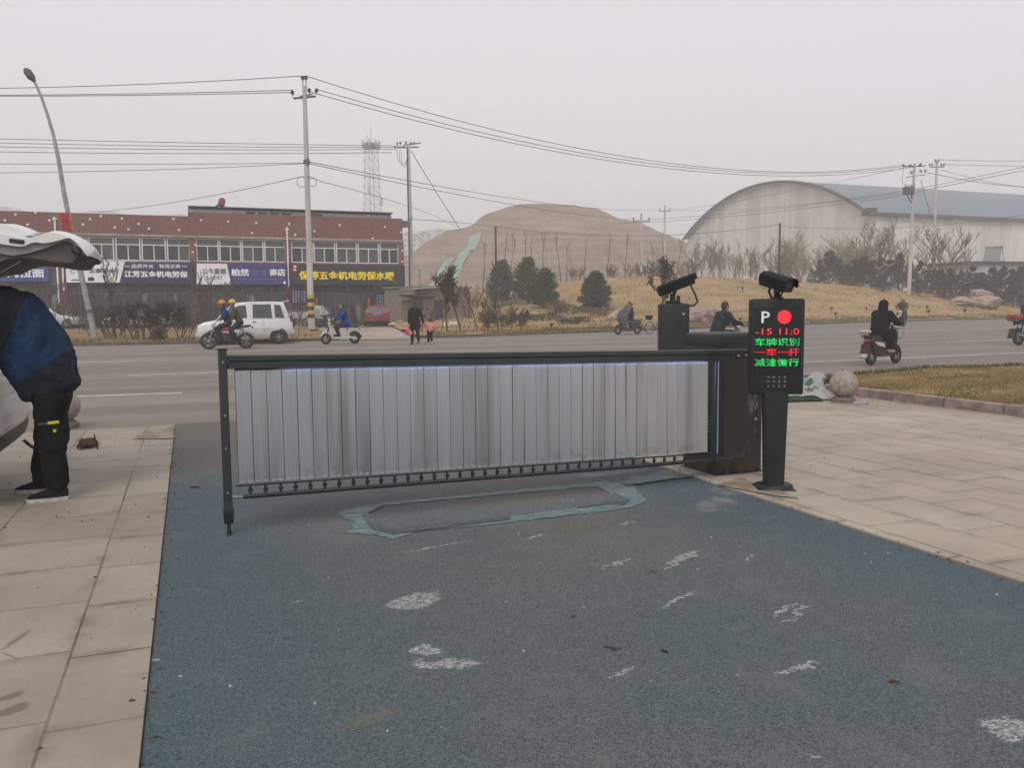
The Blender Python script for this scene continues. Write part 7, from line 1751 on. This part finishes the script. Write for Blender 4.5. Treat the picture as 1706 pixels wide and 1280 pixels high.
m = MB(); m.cyl((-.3, -.95, 1.75), (-.3, 1.05, 1.75), .22, n=16); m.build('tank', M('grey_tank', C8(150, 148, 146, .66), C8(126, 124, 122, .64), 4, .5), e2); m = MB(); m.bar((-1.9, .05, .05), (-.45, .05, 1.65), 1.9, .08); m.build('tube_panel', M('pale_tubes', C8(150, 152, 150, .64), C8(128, 130, 130, .62), 9, .4), e2); m = MB(); m.bar((.9, -.9, 0), (-.3, -.9, 1.6), .06, .06); m.bar((.9, .9, 0), (-.3, .9, 1.6), .06, .06); m.bar((-1.9, -.9, .02), (.9, -.9, .02), .06, .06); m.build('stand', galv, e2)
# rocks
rk = M('pale_boulder', C8(196, 174, 154, .7), C8(158, 136, 120, .68), 1.6, .9, bump=.5, detail=7)
def rock(p, r, lab, seed, mt=rk, rz=0):
    m = MB(); m.ico((0, 0, r[2]*.55), r, 3, .42, seed); o = m.build('boulder', mt, smooth=28, loc=p); o.rotation_euler = (0, 0, rz); return tag(o, lab, 'boulder')
p = GT(1632, 512); rock(p, (1.9, 1.1, .65), 'broad pale boulder lying on the grass at the right', 3, rz=-.2); rock(p+Vector((.35, .3, .78)), (1.15, .8, .6), 'pinkish boulder resting on top of the broad pale one', 8, M('pink_boulder', C8(186, 158, 150, .7), C8(150, 124, 118, .68), 2, .9, bump=.5)); rock(GT(1600, 509), (.9, .7, .5), 'small tan rock just left of the broad pale boulder', 5)
rock(GT(1166, 537), (1.4, .8, .6), 'long pinkish boulder on the grass behind the camera post', 12, M('pink_boulder', (.3, .3, .3))); rock(GT(1036, 533), (.85, .6, .42), 'flat tan boulder behind the grey caped rider', 15)
for k, (px, py, r) in enumerate(((655, 544, .25), (668, 541, .3), (676, 544, .22), (662, 539, .2))):
    m = MB(); m.ico((0, 0, r*.4), (r*1.4, r, r*.7), 2, .5, 20+k); o = m.build('rubble', M('pale_rubble', C8(196, 188, 178, .72), C8(160, 150, 140, .7), 4, .9), smooth=0, loc=RD(G(px, py))); tag(o, 'lump of pale rubble on the ground right of the red car', 'rubble', 'rubble right of the red car')
for k, (px, py) in enumerate(((741, 545), (752, 543), (759, 544))):
    m = MB(); m.ico((0, 0, .1), (.2, .15, .17), 2, .5, 30+k); p = GT(px, py); tag(m.build('sack', M('white_sacks', C8(214, 208, 200, .78), C8(190, 184, 176, .74), 4, .8), loc=p), 'small white sack among the saplings in front of the brick outbuilding', 'sack', 'white sacks by the outbuilding')
# stake lights in the grass
def stake(px, py, top_py, lab):
    p = GT(px, py) if px > 700 else RD(G(px, py, .12)); h = max(.4, top_z(p, top_py)-p.z)
    e = empty('stake_light', p, 0, lab, 'garden light', 'small dark stake lights in the grass'); m = MB(); m.cyl((0, 0, -.05), (0, 0, h*.8), .022, n=6); m.build('stake', blackm, e); m = MB(); m.loft([[(math.cos(a)*r, math.sin(a)*r, z) for a in [2*math.pi*i/10 for i in range(10)]] for z, r in ((h*.62, .05), (h*.78, .12), (h*.95, .10), (h, .03))]); m.build('light_cap', blackp, e)
for px, py, tp, lab in ((813, 554, 541, 'stake light by the far kerb below the low bushes'), (919, 552, 538, 'stake light by the far kerb below the dark evergreens'), (1237, 487, 478, 'stake light high on the slope behind the kiosk camera'), (1385, 523, 511, 'stake light left of the black coated rider, higher one'), (1392, 531, 520, 'stake light left of the black coated rider, by the kerb'), (1443, 522, 512, 'stake light just behind the black coated rider'), (1473, 487, 478, 'stake light far up the slope left of the right hand pole'), (1544, 522, 509, 'upper of the two stake lights right of the two men'), (1547, 529, 515, 'lower of the two stake lights right of the two men'), (1607, 530, 513, 'thin stake light left of the pale boulders'), (1052, 516, 505, 'stake light above the head of the grey caped rider')): stake(px, py, tp, lab)
# ================================================================== TREES AND SHRUBS
bark = M('grey_brown_bark', C8(112, 96, 84, .62), C8(84, 72, 64, .58), 4, .95); bark_p = M('pale_bark', C8(146, 130, 114, .64), C8(116, 102, 90, .6), 4, .95); twig_m = M('brown_twigs', C8(116, 94, 80, .6), C8(92, 76, 66, .56), 1.5, .95); twig_y = M('olive_twigs', C8(158, 148, 106, .66), C8(134, 122, 88, .62), 1.2, .95)
def leafmat(name, a, b_, c_, sc=2.2):
    t = NT(name); P = t.pos(False); n1 = t.noise(P, sc, 4, .6); n2 = t.noise(P, 17, 2); t.col(t.mix(t.ramp(n1, .38, .62), t.mix(n2, a, b_), c_)); return t.done(.75, spec=.25)
lf_dark = leafmat('dark_evergreen_leaf', C8(72, 88, 56, .64), C8(52, 68, 44, .6), C8(98, 106, 68, .66)); lf_con = leafmat('dark_conifer_leaf', C8(86, 84, 70, .6), C8(66, 70, 58, .56), C8(110, 98, 82, .62)); lf_br = leafmat('brownish_leaf', C8(84, 74, 54, .6), C8(64, 66, 46, .56), C8(104, 84, 62, .62)); lf_ol = leafmat('olive_shrub_leaf', C8(84, 82, 58, .6), C8(66, 68, 48, .56), C8(98, 84, 66, .6)); lf_wil = leafmat('spring_willow_leaf', C8(176, 172, 118, .7), C8(156, 152, 102, .68), C8(190, 180, 132, .72)); lf_dry = leafmat('dry_brush_leaf', C8(140, 116, 88, .64), C8(112, 92, 72, .6), C8(150, 122, 84, .66))
def grow(seed, H, r0, levels=3, first=.4, nb=5, spread=.55, up=.35, wob=.12, ln=.6, stems=1, stem_sp=.15):
    """limbs as (points, radii, level) lists"""
    r = random.Random(seed); out = []
    def br(p, d, L, rad, lv):
        n = 5 if lv == 0 else 4; pts = [p.copy()]; rs = [rad]
        for i in range(n):
            d = (d+Vector((r.gauss(0, wob), r.gauss(0, wob), r.gauss(0, wob*.4)+up*.1*lv))).normalized(); p = p+d*(L/n); pts.append(p.copy()); rs.append(rad*(1-.78*(i+1)/n))
        out.append((pts, rs, lv))
        if lv >= levels: return
        k = nb if lv == 0 else max(2, nb-lv)
        for j in range(k):
            s = first+(1-first)*(j+r.random()*.8)/k if lv == 0 else .25+.75*(j+r.random())/k
            s = min(.98, s); i = min(int(s*n), n-1); q = pts[i].lerp(pts[i+1], s*n-i); a = r.uniform(0, 6.283)
            base = (pts[i+1]-pts[i]).normalized(); side = Vector((math.cos(a), math.sin(a), 0)); nd = (base*(1-spread)+side*spread*r.uniform(.7, 1.2)+Vector((0, 0, up))).normalized()
            br(q, nd, L*ln*r.uniform(.6, 1.1)*(1.15-.55*s if lv == 0 else 1), rs[i]*.62, lv+1)
    for s in range(stems):
        a = r.uniform(0, 6.283); d = Vector((math.cos(a)*stem_sp*(stems > 1), math.sin(a)*stem_sp*(stems > 1), 1)).normalized()
        br(Vector((.06*stems*math.cos(a)*(stems > 1), .06*stems*math.sin(a)*(stems > 1), -.05)), d, H*(.62 if stems == 1 else r.uniform(.5, .75)), r0, 0)
    mz = max(p.z for q in out for p in q[0]); out = [([p*(H/mz) for p in q[0]], q[1], q[2]) for q in out]
    return out
def leaves(mb, r, centres, n, size, aspect=.5):
    bmv = mb.bm.verts.new; bf = mb.bm.faces.new
    for _ in range(n):
        c_, rad = r.choice(centres); v = Vector((r.gauss(0, 1), r.gauss(0, 1), r.gauss(0, 1))); v = v.normalized()*(r.random()**.45); p = c_+Vector((v.x*rad[0], v.y*rad[1], v.z*rad[2]))
        a = Vector((r.gauss(0, 1), r.gauss(0, 1), r.gauss(0, .7))).normalized()*size*r.uniform(.5, 1.3); b_ = a.cross(Vector((r.gauss(0, 1), r.gauss(0, 1), r.gauss(0, 1)))).normalized()*size*aspect
        bf((bmv(p-a), bmv(p+b_), bmv(p+a), bmv(p-b_)))
def tree(name, loc, lab, cat, group, br_, trunk_m, crown_m, leaf=None, min_r=.012, rz=0.0, leaf_n=0, leaf_size=.1, tips=.0, cm=None):
    e = empty(name, loc, rz, lab, cat, group); m = MB(); c_ = MB(); r = random.Random(len(br_)*7+int(leaf_n))
    for pts, rs, lv in br_:
        (m if lv == 0 else c_).tube(pts, [max(min_r, x) for x in rs], 5 if lv == 0 else 3, False)
    cent = []
    m.build('trunk', trunk_m, e)
    if tips and leaf_n:
        for pts, rs, lv in br_:
            if lv >= 1: cent += [(p, (tips, tips, tips)) for p in pts[2:]]
    if leaf: cent += leaf
    o = c_.build('crown', crown_m, e, smooth=0, fix=False)
    if cent and leaf_n:
        l_ = MB(); leaves(l_, r, cent, leaf_n, leaf_size); l_.build('foliage', cm, e, smooth=0, fix=False)
    return e
def sized(px, base_py, top_py, depth=None):
    p = GT(px, base_py) if depth is None else PD(px, base_py, depth)
    if depth is not None: p.z = min(p.z, TZ(p.x, p.y))
    return p, top_z(p, top_py)-p.z
# --- pollarded young trees along the crest
protos = []
ordn = ('first', 'second', 'third', 'fourth', 'fifth', 'sixth', 'seventh', 'eighth', 'ninth', 'tenth', 'eleventh', 'twelfth', 'thirteenth', 'fourteenth', 'fifteenth', 'sixteenth', 'seventeenth', 'eighteenth', 'nineteenth', 'twentieth')
row = [(804, 388, 1.0), (838.5, 384, 1), (848, 387, .95), (876, 378, 1.05), (884, 391, .9), (905, 386, 1), (934, 385, 1), (944, 398, .85), (973, 391, .95), (1012, 390, 1), (1041, 388, 1.05), (1066, 396, 1.2), (1089, 400, .9), (1107, 392, 1.1), (1127, 396, 1.0), (700, 440, .7), (724, 446, .7)]
for i in range(4): protos.append(tree('bare_tree', (0, 0, -50), 'bare young tree in the row along the crest', 'tree', 'bare young trees along the crest', grow(40+i, 5.2, .065, 3, .70, 4, .40, .5, .05, .30), bark, twig_m, min_r=.013))
for k, (px, py, s) in enumerate(row):
    p, h = sized(px, 458 if px > 790 else 500, py, 92 if px > 790 else 80)
    o = copy_tree(protos[k % 4], p, rnd.uniform(0, 6.28), h/5.2, f'{ordn[k]} bare young tree from the left in the row before the mound' if k < 15 else f'slim bare sapling behind the brick outbuilding, {"left" if k == 15 else "right"} one')
def drop(o):
    for c in list(kids(o)): bpy.data.objects.remove(c)
    bpy.data.objects.remove(o)
for o in protos: drop(o)
# --- low scrubby saplings and hazy brush in front of the mound and the hall
def brush(px, base, top_, depth, seed, lab, cm=twig_m, tm=bark, leafm=None, nleaf=0, stems=5, wide=.55, name='bare_shrub', cat='shrub', group='bare shrubs along the crest', lsz=.09, lv=2):
    p, h = sized(px, base, top_, depth); g = grow(seed, h, .022+.005*h, lv, .2, 6, wide, .35, .12, .55, stems, .35)
    return tree(name, p, lab, cat, group, g, tm, cm, min_r=.012 if depth is None else .008+.00005*depth, leaf_n=nleaf, leaf_size=lsz, tips=.25 if nleaf else 0, cm=leafm)
for k, (px, tp) in enumerate(((958, 440), (1024, 438), (1056, 434), (1082, 428), (1106, 432), (1126, 424), (1146, 428))):
    brush(px, 461, tp, 96, 60+k, f'{ordn[k]} low bare shrub from the left under the row of young trees', lv=3)
for k, (px, tp, w) in enumerate(((1160, 395, 0), (1178, 405, 1), (1196, 392, 0), (1216, 402, 1), (1232, 396, 1), (1252, 398, 0), (1270, 404, 1), (1288, 392, 0))):
    brush(px, 470, tp, 100, 80+k, f'{ordn[k]} thin grey olive tree from the left before the arched gable', twig_y if w else twig_m, bark_p, lf_wil, 420 if w else 120, 3, .45, 'bare_tree', 'tree', 'thin trees before the arched hall', .07, 3)
for k, (px, bs, tp, dp, n_, nm) in enumerate(((1341, 474, 378, 104, 2600, 'large round spring green willow before the arched gable'), (1322, 474, 398, 100, 900, 'smaller yellow green tree left of the large willow'), (1388, 474, 402, 102, 800, 'yellow green tree right of the large willow'), (1424, 476, 384, 106, 700, 'pale olive tree before the corner of the hall'), (1450, 476, 372, 108, 600, 'tall pale olive tree right of the hall corner'))):
    p, h = sized(px, bs, tp, dp); g = grow(120+k, h, .10, 3, .22, 7, .6, .25, .1, .62, 3, .3)
    tree('willow_tree', p, nm, 'tree', 'spring green trees before the hall', g, bark_p, twig_y, min_r=.02, leaf_n=n_, leaf_size=.085, tips=.4, cm=lf_wil)
for k, (px, tp, nm) in enumerate(((1398, 392, 'bare brown tree at the left end of the dark hedge'), (1472, 352, 'tall bare tree with upright limbs left of the right hand pole'), (1500, 360, 'bare forked tree just left of the right hand pole'), (1540, 372, 'bare forked tree between the two right hand poles'), (1566, 376, 'bare tree with red tips right of the slim forked pole'), (1586, 412, 'low bare tree right of the two poles'))):
    p, h = sized(px, 482, tp, 100); g = grow(140+k, h, .12, 3, .28, 6, .5, .3, .1, .6, 2, .3)
    tree('bare_tree', p, nm, 'tree', 'bare trees behind the dark hedge', g, bark, twig_m if k % 2 else twig_y, min_r=.022)
# --- dark conifers of the hedge on the right
def conifer(seed, H, Rw, n=1500, name='dark_conifer'):
    r = random.Random(seed); cs = []
    for _ in range(70):
        z = r.random()**.8; rad = Rw*(1.05-z)**.75*r.uniform(.35, 1); a = r.uniform(0, 6.283); q = .16*Rw+.22*Rw*(1-z)
        cs.append((Vector((rad*math.cos(a), rad*math.sin(a), H*(.06+.92*z))), (q, q, q*.8)))
    return cs, n
cons = []
for i in range(4):
    H = 4.0; cs, n = conifer(200+i, H, 1.25); g = grow(210+i, 3.9, .07, 1, .1, 14, .8, .0, .04, .28)
    cons.append(tree('dark_conifer', (0, 0, -60), 'dark bushy conifer', 'tree', 'dark conifers of the hedge on the right', g, bark, bark, cs, .015, 0, 2600, .10, 0, lf_con))
tt = [(1352, 446), (1366, 432), (1382, 420), (1398, 428), (1412, 440), (1424, 432), (1438, 424), (1452, 436), (1466, 428), (1482, 432), (1498, 424), (1516, 438), (1532, 430), (1550, 440), (1566, 446), (1582, 442), (1600, 448), (1618, 441), (1636, 450), (1652, 446), (1668, 442), (1684, 450), (1700, 443), (1716, 450), (1735, 446)]
for k, (px, tp) in enumerate(tt):
    bs = lerp_tab([(1350, 466), (1500, 482), (1600, 494), (1740, 506)], px); p, h = sized(px, bs, tp, 88-.012*(px-1350)+rnd.uniform(-1.5, 1.5))
    nth = ordn[k] if k < 12 else ordn[len(tt)-1-k]; lab = f'{nth} dark conifer from the {"left" if k < 12 else "right"} end of the hedge on the right'
    copy_tree(cons[k % 4], p, rnd.uniform(0, 6.28), (h/4.0*rnd.uniform(.95, 1.5), h/4.0*rnd.uniform(.95, 1.5), h/4.0*rnd.uniform(.9, 1.06)), lab)
# lower bushes in front of the hedge at the right
for k, (px, bs, tp) in enumerate(((1470, 480, 456), (1530, 487, 462), (1575, 493, 466), (1615, 497, 470), (1650, 500, 468), (1688, 505, 472), (1722, 508, 474))):
    p, h = sized(px, bs, tp, 82); copy_tree(cons[(k+2) % 4], p, rnd.uniform(0, 6.28), (h/4*1.7, h/4*1.7, h/4), f'{ordn[k]} low dark bush from the left at the foot of the hedge')
for o in cons: drop(o)
# --- round evergreens on the slope
def evergreen(px, bs, tp, wpx, seed, lab, n=11000):
    p, h = sized(px, bs, tp); d = depth_of(p); Rw = wpx*d/FPX/2*1.18; r = random.Random(seed); cs = []
    for _ in range(130):
        z = r.random(); k = (math.sin(math.pi*min(1, .18+.80*z))**.7)*(1.05-.35*z); rad = Rw*k*math.sqrt(r.random()); a = r.uniform(0, 6.283); q = Rw*r.uniform(.16, .32); cs.append((Vector((rad*math.cos(a), rad*math.sin(a), h*(.10+.84*z))), (q, q, q*.85)))
    g = grow(seed+5, h, .09, 2, .12, 8, .6, .2, .08, .5)
    return tree('evergreen_tree', p, lab, 'tree', 'round evergreens on the slope', g, bark, bark, cs, .02, 0, n, .085, 0, lf_dark)
evergreen(837, 509, 433, 50, 300, 'left and darkest of the three clustered round evergreens'); evergreen(880, 506, 426, 46, 310, 'tallest of the three clustered round evergreens, in the middle'); evergreen(908, 513, 446, 48, 320, 'right hand lower one of the three clustered round evergreens'); evergreen(992, 516, 452, 48, 330, 'round evergreen standing alone on the grassy slope')
# --- thin leafy trees
def leafy(px, bs, tp, seed, lab, n, sp=.55, cm=lf_br, tips=.18, ls=.085, trunk=.45, name='leafy_tree'):
    p, h = sized(px, bs, tp); g = grow(seed, h, .06, 3, trunk, 7, sp, .3, .1, .5); return tree(name, p, lab, 'tree', 'thin trees behind the far kerb', g, bark, twig_m, None, .014, 0, n, ls, tips, cm)
leafy(745, 552, 445, 400, 'thin dark leaved tree in front of the brick outbuilding', 1500, .5); leafy(768, 553, 462, 401, 'second thin dark leaved tree, right of the taller one', 700); leafy(1097, 548, 428, 402, 'sparse brown leaved tree directly behind the camera post', 520, .6, lf_br, .16, .11, .3)
for k, (px, bs, tp) in enumerate(((703, 552, 500), (723, 553, 510), (735, 551, 492), (795, 552, 470), (806, 553, 498), (830, 552, 490), (852, 552, 505), (868, 551, 512))):
    p, h = sized(px, bs, tp); g = grow(420+k, h, .035, 3, .35, 6, .5, .35, .1, .5); tree('sapling', p, f'{ordn[k]} bare sapling from the left along the kerb below the mound', 'tree', 'bare saplings below the mound', g, bark, twig_m, None, .011)
def clump(name, p, rx, ry, h, n, ls, cm, lab, cat, group, seed):
    e = empty(name, p, 0, lab, cat, group); r = random.Random(seed); m = MB()
    for _ in range(14): a = r.uniform(0, 6.283); q = r.random(); m.tube([(0.3*rx*math.cos(a)*q, .3*ry*math.sin(a)*q, -.05), (rx*.8*math.cos(a)*q, ry*.8*math.sin(a)*q, h*.8)], [.02, .008], 4, False)
    m.build('stems', bark, e); cs = [(Vector((rx*.75*math.sqrt(r.random())*math.cos(a), ry*.75*math.sqrt(r.random())*math.sin(a), h*r.uniform(.25, .85))), (rx*.25, ry*.25, h*.22)) for a in [r.uniform(0, 6.283) for _ in range(26)]]
    m = MB(); leaves(m, r, cs, n, ls); m.build('foliage', cm, e, smooth=0, fix=False); return e
for k, (px, bs, rx, h, cm, lab) in enumerate(((812, 546, .8, 1.0, lf_dark, 'low dark green bush left of the row below the evergreens'), (838, 545, 1.0, .95, lf_dark, 'low dark green bush in the middle of the row below the evergreens'), (866, 544, .9, .9, lf_dark, 'low dark green bush right of the row below the evergreens'), (782, 530, 1.2, 2.6, lf_dry, 'tall tan dry brush beside the thin dark leaved trees'), (812, 524, 1.3, 1.6, lf_dry, 'tan dry brush under the left evergreen'), (925, 522, 1.4, 1.0, lf_dry, 'tan dry brush under the right evergreen'), (952, 524, 1.6, .8, lf_ol, 'low olive scrub right of the evergreens'), (1000, 527, 1.6, .7, lf_dry, 'low dry scrub below the lone evergreen'), (905, 535, 1.8, .6, lf_ol, 'flat olive scrub above the kerb below the evergreens'), (960, 540, 1.6, .5, lf_ol, 'flat olive scrub above the kerb left of the lone evergreen'))):
    clump('scrub_bush', GT(px, bs), rx, rx*.7, h, 900, .06, cm, lab, 'bush', 'scrub on the slope below the mound', 500+k)
# --- the verge in front of the shops
def vg(px, py): return RD(G(px, py, .12))
def vsize(px, bs, tp): p = vg(px, bs); return p, top_z(p, tp)-p.z
p, h = vsize(193, 563, 424); tree('bare_tree', p, 'bare forked young tree in front of the white half of the hardware sign', 'tree', 'bare trees on the verge', grow(601, h, .07, 3, .5, 6, .42, .5, .06, .46), bark, twig_m, min_r=.013)
p, h = vsize(343, 560, 428); tree('bare_tree', p, 'bare young tree in front of the white lamp panel of the violet sign', 'tree', 'bare trees on the verge', grow(602, h, .055, 3, .45, 6, .4, .5, .08, .46), bark, twig_m, min_r=.012)
for k, (px, bs, tp, wpx, n_, nm) in enumerate(((203, 563, 505, 40, 1500, 'multi stemmed green shrub at the foot of the forked young tree'), (243, 565, 502, 58, 3000, 'widest multi stemmed green shrub in the middle of the verge'), (287, 564, 500, 48, 2400, 'multi stemmed dark shrub at the right of the verge shrubs'), (172, 560, 512, 30, 500, 'sparse shrub right beside the lamp post'))):
    p, h = vsize(px, bs, tp); Rw = wpx*depth_of(p)/FPX/2; g = grow(620+k, h, .035, 2, .3, 5, .45, .3, .1, .5, 9, .38)
    r = random.Random(k); cs = [(Vector((Rw*.85*math.sqrt(r.random())*math.cos(a), Rw*.7*math.sqrt(r.random())*math.sin(a), h*r.uniform(.5, .92))), (Rw*.28, Rw*.28, h*.11)) for a in [r.uniform(0, 6.283) for _ in range(30)]]
    tree('verge_shrub', p, nm, 'shrub', 'shrubs on the verge before the shops', g, bark, twig_m, cs, .011, 0, n_, .055, 0, lf_ol)
p = vg(263, 568); clump('dry_shrub', p, .45, .4, .7, 500, .05, M('rusty_leaf', C8(120, 82, 62, .6), C8(96, 66, 52, .58), 4, .9), 'small rusty brown shrub between the two large verge shrubs', 'shrub', None, 650)
sap = [(66, 552, 470), (79, 555, 478), (92, 552, 462), (104, 556, 474), (118, 551, 470), (133, 556, 482), (150, 550, 476), (222, 551, 470), (260, 552, 476), (300, 550, 462), (316, 554, 468), (331, 551, 474), (356, 552, 452), (368, 556, 470), (382, 551, 464), (398, 553, 472), (416, 550, 468), (432, 552, 474), (488, 563, 470), (497, 560, 480)]
spro = [tree('sapling', (0, 0, -70), 'x', 'tree', 'bare saplings on the verge', grow(660+i, 3.2, .028, 3, .3, 6, .45, .4, .09, .48), bark, twig_m, None, .010) for i in range(4)]
for k, (px, bs, tp) in enumerate(sap):
    p, h = vsize(px, bs, tp); copy_tree(spro[k % 4], p, rnd.uniform(0, 6.28), h/3.2, f'{ordn[k]} bare sapling from the left on the verge before the shops')
for o in spro: drop(o)
for k, (px, bs, rx, h, cm) in enumerate(((145, 548, 1.4, 1.5, lf_br), (330, 548, 1.5, 1.6, lf_br), (365, 549, 1.5, 1.9, lf_ol), (400, 548, 1.5, 1.6, lf_br), (440, 548, 1.6, 1.5, lf_br), (470, 549, 1.2, 1.2, lf_ol), (302, 549, 1.2, 1.3, lf_br))):
    clump('verge_brush', vg(px, bs), rx, .7, h, 420, .06, cm, f'{ordn[k]} brown thin brush from the left at the back of the verge' if k < 8 else 'brown thin brush behind the dark verge shrub', 'bush', 'brush at the back of the verge', 700+k)
clump('green_tuft', vg(523, 552), .4, .3, .25, 160, .05, lf_ol, 'green tuft of weeds at the foot of the banded pole', 'weeds', None, 720)
# ================================================================== THE AIR
b = MB(); HZ = ((-900, 1250), (-55, 1420), (-1.6, 82))
b.box(((HZ[0][0]+HZ[0][1])/2, (HZ[1][0]+HZ[1][1])/2, (HZ[2][0]+HZ[2][1])/2), (HZ[0][1]-HZ[0][0], HZ[1][1]-HZ[1][0], HZ[2][1]-HZ[2][0]))
hm_ = bpy.data.materials.new('haze_air'); hm_.use_nodes = True; tnt = hm_.node_tree; tnt.nodes.clear(); o_ = tnt.nodes.new('ShaderNodeOutputMaterial'); pv = tnt.nodes.new('ShaderNodeVolumePrincipled')
pv.inputs['Color'].default_value = (.955, .952, .965, 1); pv.inputs['Density'].default_value = .0022; pv.inputs['Anisotropy'].default_value = 0.2
tnt.links.new(pv.outputs[0], o_.inputs['Volume'])
hz = b.build('haze', hm_, smooth=0); hz['kind'] = 'stuff'
